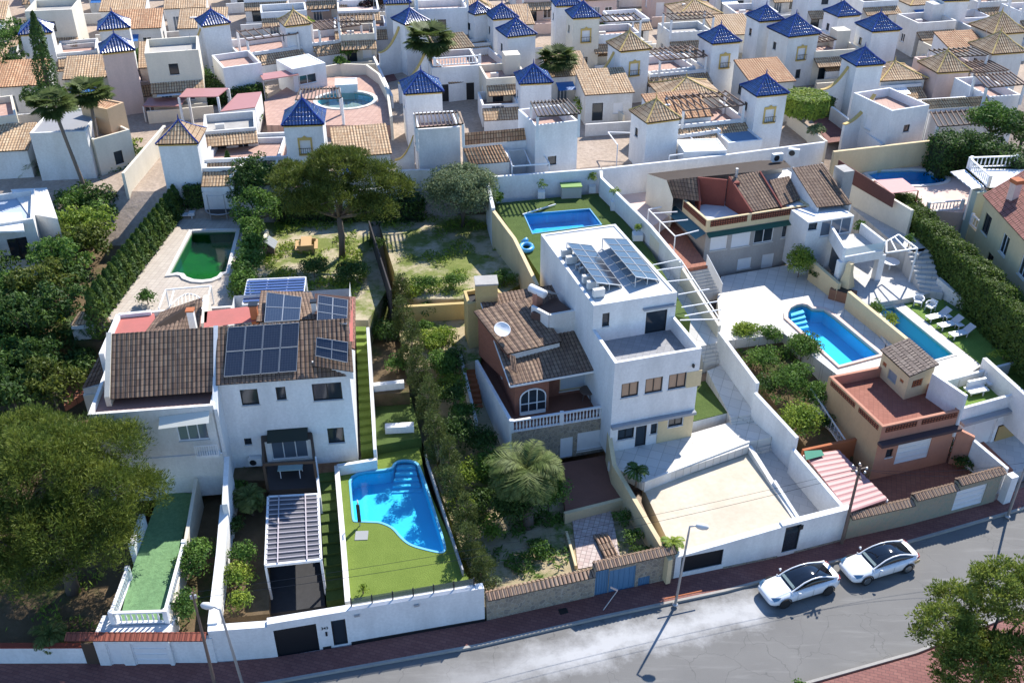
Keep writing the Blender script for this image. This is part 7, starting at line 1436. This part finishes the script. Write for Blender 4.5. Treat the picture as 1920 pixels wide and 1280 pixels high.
for i, (x, y, r, mk) in enumerate(sorted(LG, key=lambda t: t[1])):
    z = 5.0 if y > 300 else ez(x, y, 0)
    if y > 640: z = 2.5
    wd = {'LEAFD': 'dark', 'LEAF': 'mid green', 'LEAFY': 'yellow green', 'PINE2': 'olive toned'}[mk]; cc[mk] = cc.get(mk, 0)+1
    tree('%s leafy tree of the overgrown left garden, %s of its colour from the back' % (wd, NW[min(11, cc[mk]-1)] if cc[mk] <= 12 else 'last'), W(x, y, z), (r, r, r*.85), r*1.1, globals()[mk], seed=100+i, nclump=int(16*r), cr=(.4, .8), per=190, leaf=.15, trunk=.12, limbs=4, name='garden_tree', group='trees of the overgrown left garden')
hedge('dark rough hedge along the foot of the long white rear wall', [W(520, 378, 8.0), W(650, 372, 8.0), W(790, 372, 7.8)], 1.6, 5.8, 8.0, LEAFD, 14, .13, 90, rough=.5)
# named smaller shrubs: (label, x, y, z, r, material)
SH = [('light green creeper hedge in the strip left of the white dividing wall', 372, 1075, 1.2, (1.1, 1.9, 2.3), LEAF), ('pale green shrub at the street end of the creeper strip', 355, 1165, 1.2, (.9, 1.1, 1.6), LEAF), ('yellow green shrub nearest the street beside the driveway', 455, 1142, 1.5, (1.0, .8, 1.1), LEAFY), ('bright green shrub behind the yellow green shrub by the driveway', 450, 1098, 1.5, (1.1, .9, 1.2), LEAFY), ('taller light green shrub in the front garden by the carport', 462, 1060, 1.5, (.9, .8, 1.6), LEAF), ('dark shrub under the white wall near the yucca', 438, 1000, 1.5, (.8, .9, 1.0), LEAFD), ('mid green shrub left of the yucca', 442, 940, 1.5, (.9, .9, 1.2), LEAF), ('shaded shrub behind the yucca by the deck', 470, 905, 1.5, (.8, .8, .9), LEAFD),
 ('small yellow plant at the glass railing on the pool lawn', 681, 1112, 2.3, (.35, .3, .6), LEAFY), ('leafy shrub at the top of the lower garden steps', 745, 700, 4.0, (.9, .8, 1.1), LEAF), ('dark shrub under the bare tree beside the turfed steps', 725, 640, 4.0, (1.2, 1.2, 1.3), LEAFD), ('dark shrub by the rear corner of the solar house', 700, 590, 4.4, (1.3, 1.2, 1.5), LEAFD),
 ('dense dark shrub below the brown stairs of the brick house', 900, 850, 1.6, (1.3, 1.2, 1.7), LEAFD), ('glossy shrub left of the large feather palm', 925, 900, 1.2, (1.5, 1.4, 1.9), LEAF), ('dark shrub under the large feather palm', 955, 985, 1.0, (1.6, 1.3, 2.2), LEAFD), ('tall shrub to the right of the feather palm trunk', 1028, 960, 1.0, (1.3, 1.3, 2.4), LEAF), ('second dark shrub behind the feather palm', 1000, 900, 1.3, (1.3, 1.2, 1.6), LEAFD), ('shaded shrub against the stone basement of the brick house', 985, 850, 1.4, (1.2, .9, 1.2), LEAFD),
 ('sunny yellow shrub on the bank between the junipers and the stairs', 812, 660, 4.2, (1.3, 1.3, 1.2), LEAFY), ('leafy pale shrub above the stairs of the brick house', 835, 700, 4.0, (1.3, 1.3, 1.4), LEAF), ('low shrub on the bare ground behind the brick house', 790, 625, 4.6, (.9, .8, .8), LEAF), ('mid green shrub on the slope by the junipers', 850, 760, 3.3, (1.2, 1.2, 1.4), LEAFD), ('dark tangled shrub in the gully by the stairs', 860, 830, 2.6, (1.3, 1.2, 1.5), LEAFD),
 ('low green groundcover shrub by the cream wall', 1165, 980, 1.0, (.8, .9, .6), LEAF), ('leafy groundcover shrub further down the cream wall', 1190, 1015, 1.0, (.9, .8, .6), LEAF), ('dark groundcover shrub near the tile stack', 1205, 1045, 1.0, (.9, .7, .6), LEAFD),
 ('row of bushes along the yellow retaining wall, left bush', 795, 545, 6.0, (1.6, .8, .9), LEAF), ('row of bushes along the yellow retaining wall, middle bush', 850, 540, 6.0, (1.6, .8, .9), LEAF), ('row of bushes along the yellow retaining wall, right bush', 945, 535, 6.0, (1.4, .8, .9), LEAF),
 ('bright citrus tree with round crown nearest the street on the slope', 1497, 815, 1.9, (1.5, 1.4, 1.9), LEAFY), ('bushy green shrub in the middle of the citrus garden', 1480, 735, 2.6, (1.5, 1.4, 1.7), LEAF), ('dark citrus bush beside the yellow pool wall', 1530, 760, 2.3, (1.2, 1.1, 1.5), LEAF), ('tall shrub next to the yellow retaining wall', 1500, 680, 2.8, (1.4, 1.4, 2.0), LEAF), ('sunlit shrub at the top of the citrus garden', 1395, 640, 3.3, (1.2, 1.1, 1.2), LEAFY), ('green shrub beside the stepped wall in the citrus garden', 1430, 690, 2.8, (1.2, 1.2, 1.4), LEAF), ('leafy shrub close to the patio railing', 1440, 640, 3.3, (1.1, .9, 1.1), LEAF), ('dark bush low by the stepped white wall', 1440, 740, 2.3, (1.0, .9, 1.2), LEAFD), ('small dark bush beside the garden railing stairs', 1545, 800, 1.8, (.7, .7, .8), LEAFD),
 ('bushy lemon tree against the front of the twin house', 1496, 520, 4.0, (1.3, 1.3, 2.3), LEAFY), ('dark shrub in the corner of the patio below the cream wall', 1530, 525, 4.2, (.9, .9, 1.0), LEAFD), ('flowering shrub spilling over the cream wall at the long narrow pool', 1640, 590, 4.2, (.6, 1.2, 1.0), LEAF), ('second shrub spilling over the cream wall at the narrow pool', 1668, 612, 4.2, (.6, 1.0, .9), LEAFY), ('dark creeper in the courtyard of the orange building', 1770, 850, .8, (1.0, .8, .9), LEAFD), ('weedy shrub along the courtyard side wall', 1800, 875, .8, (.8, 1.2, .7), LEAFD), ('climbing plant on the corner of the columned terrace', 1608, 445, 6.6, (.5, .5, 1.5), LEAF),
 ('yellow green planting in the white planter near the right edge', 1880, 672, 4.3, (1.6, .5, .6), LEAFY), ('potted shrub by the hedge on the rear grey terrace', 1703, 462, 6.6, (.5, .5, .9), LEAF), ('dark burgundy shrub at the top of the picture left of the palm', 695, 25, 11.2, (2.2, 1.6, 1.7), foliage('burgundy_leaves', (.05, .015, .02), (.03, .04, .015), (.02, .012, .01))), ('green street shrub near the round pool terrace', 655, 110, 10.3, (1.3, 1.2, 1.3), LEAF), ('yellow shrub on the curve of the round pool terrace', 665, 100, 10.6, (1.0, .9, 1.0), LEAFY), ('green shrub left of the round pool terrace lane', 640, 128, 10.0, (1.0, .9, 1.0), LEAF), ('shrub in the yard of the veranda house', 920, 160, 9.0, (1.2, 1.0, 1.3), LEAF), ('orange leaved shrub by the cream town wall', 1530, 255, 8.6, (1.2, 1.0, .8), OLIVE), ('climbing bush on the pergola at the far right', 1850, 232, 8.4, (1.6, 1.2, 1.6), LEAF), ('low shrub in the corner between the tiled porch and the white house', 915, 330, 8.0, (1.1, .9, 1.4), LEAF), ('shrub behind the cream wall above the pool garden', 930, 392, 7.5, (.6, .6, 1.6), LEAF),
 ('leafy shrub beside the slatted arch behind house A', 278, 570, 6.4, (.8, .7, 1.0), LEAF), ('green weeds at the foot of the dark screened fence', 705, 470, 6.2, (.8, 1.2, .9), LEAFD), ('dark shrub below the broad pine', 590, 520, 6.2, (1.5, 1.1, 1.2), LEAFD), ('second dark shrub below the broad pine', 660, 530, 6.2, (1.6, 1.2, 1.3), LEAFD), ('bush on the near pavement at the bottom edge', 1500, 1292, .1, (.5, .4, .6), LEAF), ('round pale boulder like shrub at the corner of the palm garden', 928, 1098, .9, (.5, .4, .6), OLIVE)]
for i, (lb, x, y, z, r, m_) in enumerate(SH): bush(lb, W(x, y, z), r, m_, seed=300+i, per=330, n=int(12+8*max(r)), leaf=.085 if z < 7 else .12)
for i, (x, y, z, r) in enumerate(((775, 560, 5.6, 1.0), (800, 590, 4.9, .9), (830, 640, 4.4, 1.1), (850, 690, 3.9, 1.2), (842, 730, 3.5, 1.1), (866, 790, 2.9, 1.2), (880, 900, 1.5, 1.2), (905, 950, 1.1, 1.1), (925, 1010, 1.0, .9), (1010, 1040, 1.0, .7), (870, 960, 1.2, 1.0))):
    bush('wild shrub on the slope behind the juniper row, %s from the back' % NW[i], W(x, y, z), (r, r, r*.9), (LEAFY, LEAF, LEAFY, LEAFD)[i % 4], seed=800+i, per=330, n=16, leaf=.09, group='wild shrubs behind the juniper row')
def grass(label, pix, z, dens, mat, seed, h=.12, thr=.5, sc=.9):
    rng = np.random.default_rng(seed); P_ = np.array([[p.x, p.y] for p in PX(pix, z)]); lo, hi = P_.min(0), P_.max(0); k = int(dens*np.prod(hi-lo)); q = lo+rng.random((k, 2))*(hi-lo)
    ins = np.zeros(k, bool); n = len(P_)
    for i in range(n):
        a, b = P_[i], P_[(i+1) % n]; c = ((a[1] > q[:, 1]) != (b[1] > q[:, 1])) & (q[:, 0] < (b[0]-a[0])*(q[:, 1]-a[1])/(b[1]-a[1]+1e-9)+a[0]); ins ^= c
    f = .5+.25*np.sin(q[:, 0]*sc+1.3*np.sin(q[:, 1]*sc*1.7+seed))+.25*np.sin(q[:, 1]*sc*1.3+1.1*np.sin(q[:, 0]*sc*2.1)); ins &= rng.random(k) < np.clip((f-thr)*4, 0, 1); q = q[ins]; f = f[ins]
    p = np.column_stack([q, z+.03+rng.random(len(q))*h*(.5+f)]); o = mesh_np('weeds', leaves(p, np.tile([0, 0, 1.0], (len(p), 1)), h*.8, rng, .3, 1.2), mat, None); stuff(o, label, 'weeds')
grass('patchy green weeds over the dry plot with the olive tree', [(760, 555), (920, 555), (990, 520), (925, 400), (710, 405)], 6.02, 70, LEAFY, 1, .18, .50)
grass('thick weeds on the garden with the picnic table', [(480, 590), (650, 590), (690, 520), (660, 410), (500, 420)], 6.22, 80, LEAFY, 2, .22, .45)
grass('weeds and low plants in the garden behind the stone street wall', [(925, 1100), (1070, 1075), (1060, 960), (860, 960)], .92, 110, LEAF, 3, .22, .40, 1.4)
grass('undergrowth on the slope between the junipers and the brick house', [(760, 600), (880, 640), (870, 760), (800, 740)], 4.3, 80, LEAFY, 4, .25, .45, 1.4)
grass('dry grass tufts on the shaded bank under the big pine', [(0, 1215), (190, 1210), (225, 1160), (250, 1000), (0, 1000)], 1.02, 40, LEAFY, 5, .2, .55, 1.2)
grass('low planting in the citrus garden', [(1370, 650), (1470, 640), (1540, 760), (1500, 830), (1440, 740)], 2.9, 60, LEAF, 6, .25, .4, 1.6)
# ================================================================ street furniture
def lamp(label, base, hgt, toff, arm):
    e = thing('street_lamp', label, 'street lamp', base, 'street lamps along the road'); b = V(base); t = b+Vector((toff[0], toff[1], hgt)); a = Vector((arm[0], arm[1], 0))
    MB().tube([b, b.lerp(t, .9), t, t+a*.3+Vector((0, 0, .12))], [.085, .06, .05, .04], 8).build('pole', GALV, e, True); h = t+a*.3+Vector((0, 0, .12)); d = a.normalized()
    MB().tube([h, h+d*.12, h+d*.35, h+d*.6, h+d*.7], [.06, .15, .19, .15, .05], 10).build('lamp_head', plain('lamp_shell', (.62, .62, .60), .4), e, True); MB().lathe([(.17, 0), (.17, .05), (.09, .12)], b, 10).build('base', GALV, e); return e
B1 = W(1266, 1133, .14); lamp('tall curved street lamp on the pavement below the beige garage roof', B1, 5.6, (.35, .4), (1, -.2)); lamp('tall street lamp at the bottom left in front of the long white wall', W(457, 1290, .14), 5.5, (-.45, .35), (-1, .2)); lamp('street lamp at the right edge beside the white gate pier', W(1889, 968, .14), 5.8, (0, 0), (.2, -1))
p0 = W(1578, 1018, .14); e = thing('utility_pole', 'wooden utility pole with wires beside the stone street wall', 'utility pole', p0); tp = V(p0, top(p0, 872)); MB().tube([p0, tp], [.11, .075], 8).build('pole', WOODG, e)
for i, dz in enumerate((-.3, -.6)): MB().box((tp.x, tp.y, tp.z+dz), (1.1, .09, .09), .3+i*1.2).build('crossarm', WOODD, e)
for i in range(5): a = i*1.3; MB().lathe([(.05, 0), (.08, .08), (.04, .16)], (tp.x+.4*math.cos(a), tp.y+.4*math.sin(a), tp.z-.3), 7).build('insulator', GALV, e)
p1 = W(403, 1283, .14); e = thing('utility_pole', 'grey concrete pole by the narrow creeper strip at the bottom left', 'utility pole', p1); tp1 = V(p1, top(p1, 1110)); MB().tube([p1, tp1], [.10, .06], 8).build('pole', WOODG, e); MB().box((tp1.x, tp1.y, tp1.z-.3), (.3, .1, .2), .3).build('junction_box', GALV, e)
def wire(label, a, b, sag, r=.012, group='overhead wires'):
    m = MB(); m.tube([a.lerp(b, i/16)-Vector((0, 0, sag*4*(i/16)*(1-i/16))) for i in range(17)], r, 4); tag(m.build('wire', DARKF), label, 'wire', group)
wire('upper overhead wire between the concrete and the wooden pole', tp1, tp+Vector((0, 0, -.2)), .7); wire('lower overhead wire between the concrete and the wooden pole', tp1-Vector((0, 0, .4)), tp+Vector((.2, .1, -.6)), .9, .014)
for i, (x, y) in enumerate(((1905, 880), (1960, 860))): wire(('near' if i else 'far')+' overhead wire running right from the wooden pole', tp+Vector((0, 0, -.3)), W(x, y, 5.5), .5)
e = thing('road_sign', 'fallen pinkish sign post on the pavement by the blue metal doors', 'sign post', W(1150, 1115, .14)); MB().tube([W(1131, 1143, .16), W(1158, 1106, 1.2)], .03, 6).build('post', GALV, e); MB().bar(W(1145, 1100, 1.3), W(1158, 1106, 1.3), .06, .12).build('plate', PINKW, e)
tag(MB().bar(W(1246, 1122, .8), W(1316, 1107, .8), .06).build('cable_duct', TERRA), 'thin terracotta bar crossing behind the lamp post on the pavement', 'bar')
e = thing('manhole_cover', 'square dark drain cover in the pavement below the stone wall', 'drain cover', W(1056, 1145, .14)); p = W(1056, 1145, .144); MB().box((p.x, p.y, .15), (.5, .4, .02), .3).build('cover', DARKF, e)
# ================================================================ cars
PAINT = plain('white_car_paint', (.80, .81, .82), .25, 0, .6, 1.0); TINT = glass('tinted_car_glass', (.006, .008, .012), .04); TYRE = plain('tyre_rubber', (.015, .015, .016), .8); RIM = plain('grey_alloy', (.30, .31, .32), .35, .8)
def car(label, fw, rw, rimm, patch_=False):
    d = (fw-rw).normalized(); n = Vector((-d.y, d.x, 0)); c = (fw+rw)/2
    far = Vector((c.x, c.y, 0)); 
    if n.y < 0: n = -n
    c = V(c+n*.83, 0); e = thing('parked_car', label, 'car', c, 'white cars parked at the kerb'); e.rotation_euler = (0, 0, math.atan2(d.y, d.x)); I = lambda m, nm, mt, par=e, sm=True: put(m, nm, mt, par, sm)
    def put(m, nm, mt, par, sm):
        o = m.build(nm, mt, None, sm); o.parent = par; return o
    S = [(2.36, .55, .34, .56, .60), (2.30, .72, .26, .58, .66), (2.15, .83, .20, .62, .72), (1.85, .90, .18, .68, .80), (1.35, .925, .17, .74, .88), (.85, .925, .17, .80, .95), (.2, .92, .17, .84, .97), (-.6, .92, .17, .86, .985), (-1.2, .925, .17, .88, 1.0), (-1.7, .91, .19, .90, 1.02), (-2.05, .86, .24, .90, 1.03), (-2.26, .76, .32, .86, 1.0), (-2.33, .62, .42, .80, .92)]
    m = MB(); N = 14
    for x, w_, zb_, zs2, zt3 in S:
        half = [(0, zt3), (w_*.45, zt3-.005), (w_*.75, zt3-.03), (w_*.93, zs2), (w_, zs2-.16), (w_*.985, .42), (w_*.93, zb_+.02), (0, zb_)]
        ring = half+[(-a, b) for a, b in half[-2:0:-1]]; m.v += [(x, a, b) for a, b in ring]
    nn = 14
    for i in range(len(S)-1):
        for j in range(nn): m.f.append((i*nn+j, i*nn+(j+1) % nn, (i+1)*nn+(j+1) % nn, (i+1)*nn+j)); m.uv.append(None)
    m.f.append(tuple(range(nn))[::-1]); m.uv.append(None); m.f.append(tuple((len(S)-1)*nn+j for j in range(nn))); m.uv.append(None)
    body = I(m, 'body', PAINT); md = body.modifiers.new('s', 'SUBSURF'); md.levels = md.render_levels = 2
    G = [(.98, .66, .95), (.55, .66, 1.17), (.15, .62, 1.34), (-.35, .59, 1.425), (-.85, .58, 1.41), (-1.3, .59, 1.30), (-1.7, .62, 1.15), (-1.98, .64, 1.03)]
    m = MB()
    for x, w_, z_ in G:
        bw_ = .80 if x > -1.5 else .76; h_ = z_-.93
        half = [(0, z_), (w_*.6, z_-.012), (w_*.92, z_-.05*min(1, h_*4)), (w_+(bw_-w_)*.5, .93+h_*.5), (bw_, .90), (0, .86)]; m.v += [(x, a, b) for a, b in half+[(-a, b) for a, b in half[-2:0:-1]]]
    for i in range(len(G)-1):
        for j in range(10): m.f.append((i*10+j, i*10+(j+1) % 10, (i+1)*10+(j+1) % 10, (i+1)*10+j)); m.uv.append(None)
    m.f.append(tuple(range(10))[::-1]); m.uv.append(None); m.f.append(tuple(70+j for j in range(10))); m.uv.append(None)
    g = I(m, 'windows', TINT); md = g.modifiers.new('s', 'SUBSURF'); md.levels = md.render_levels = 2
    for s in (-1, 1):
        I(MB().tube([(1.02, s*.80, .90)]+[(x+.02, s*(w_*.95+.03), z_-.045) for x, w_, z_ in G[:7]]+[(-2.08, s*.66, 1.02)], [.05]+[.045]*6+[.06, .07], 6), 'roof_pillar', PAINT)
        I(MB().tube([(.72, s*.90, .98), (.68, s*1.02, 1.0), (.60, s*1.03, 1.0)], [.03, .08, .05], 7), 'mirror', PAINT)
        hl = MB(); hl.poly([(2.22, s*.50, .685), (2.0, s*.66, .765), (1.72, s*.80, .80), (1.90, s*.86, .70), (2.16, s*.80, .62)]); hl.v = [(a, b, c_+.035) for a, b, c_ in hl.v]; I(hl, 'headlight', plain('headlight_blue', (.05, .13, .24), .15, 0, .8), e, False)
        tl = MB(); tl.tube([(-2.05, s*.80, .92), (-2.26, s*.70, .90), (-2.33, s*.45, .90)], .04, 5); I(tl, 'tail_light', plain('tail_red', (.25, .01, .01), .2))
        for x in (1.44, -1.44):
            wm = MB(); wm.tube([(x, s*.70, .335), (x, s*.93, .335)], .335, 22); o = I(wm, 'wheel', TYRE, e, False); rm = MB(); rm.tube([(x, s*.92, .335), (x, s*.945, .335)], [.24, .22], 16); q = I(rm, 'rim', rimm, o, False)
            am = MB(); am.tube([(x+.39*math.cos(a), s*.925, .345+.39*math.sin(a)) for a in np.linspace(-.15, math.pi+.15, 13)], .035, 5); I(am, 'wheel_arch', TYRE)
    I(MB().bar((1.0, -.5, .955), (.85, .5, .975), .05, .02), 'sunshade', plain('sun_shade', (.32, .40, .38), .5)) if False else None
    I(MB().bar((-2.36, -.26, .62), (-2.36, .26, .62), .02, .12), 'number_plate', plain('plate_white', (.6, .6, .58), .5), e, False)
    for s in (-1, 1):
        for x0 in (.72, -.32, -1.28): I(MB().tube([(x0, s*.932, .30), (x0-.02, s*.936, .62), (x0-.03, s*.922, .88)], .006, 4), 'door_seam', TYRE, e, False)
    sp = MB(); sp.poly([(.86, -.60, 1.035), (.86, .60, 1.035), (.72, .56, 1.11), (.72, -.56, 1.11)]); I(sp, 'dashboard_shade', plain('sun_shade', (.25, .32, .30), .5), e, False)
    if patch_: I(MB().prism([(-2.12, .865), (-1.78, .945), (-1.78, .95), (-2.2, .87)], .62, .86, True), 'rear_quarter_patch', plain('tan_patch', (.42, .30, .12), .5), e, False)  # tan piece set on the rear corner of the body
    return e
car('white car with a black glass roof and dark wheels, parked in front', W(1470.8, 1138, 0), W(1549.6, 1114, 0), TYRE)
car('white car with a black glass roof and grey alloy wheels, parked behind', W(1623, 1095, 0), W(1699, 1072, 0), RIM, True)

for i, (x, y, r, q) in enumerate(globals().get('SMALL_TREES', [])[:40]):
    g = gnd(x, y); lb = '%s %s in the town lanes, %s from the camera' % (('low' if r < 1 else 'taller'), ('dark bush' if q < .5 else 'light green bush'), ['first', 'second', 'third', 'fourth', 'fifth', 'sixth', 'seventh', 'eighth', 'ninth', 'tenth'][min(9, i//4)])
    bush(lb, Vector((x, y, g)), (r, r, r*1.3), (LEAFD, LEAF, LEAFY)[int(q*2.99)], seed=700+i, per=150, n=10, leaf=.15, group='bushes in the town lanes')
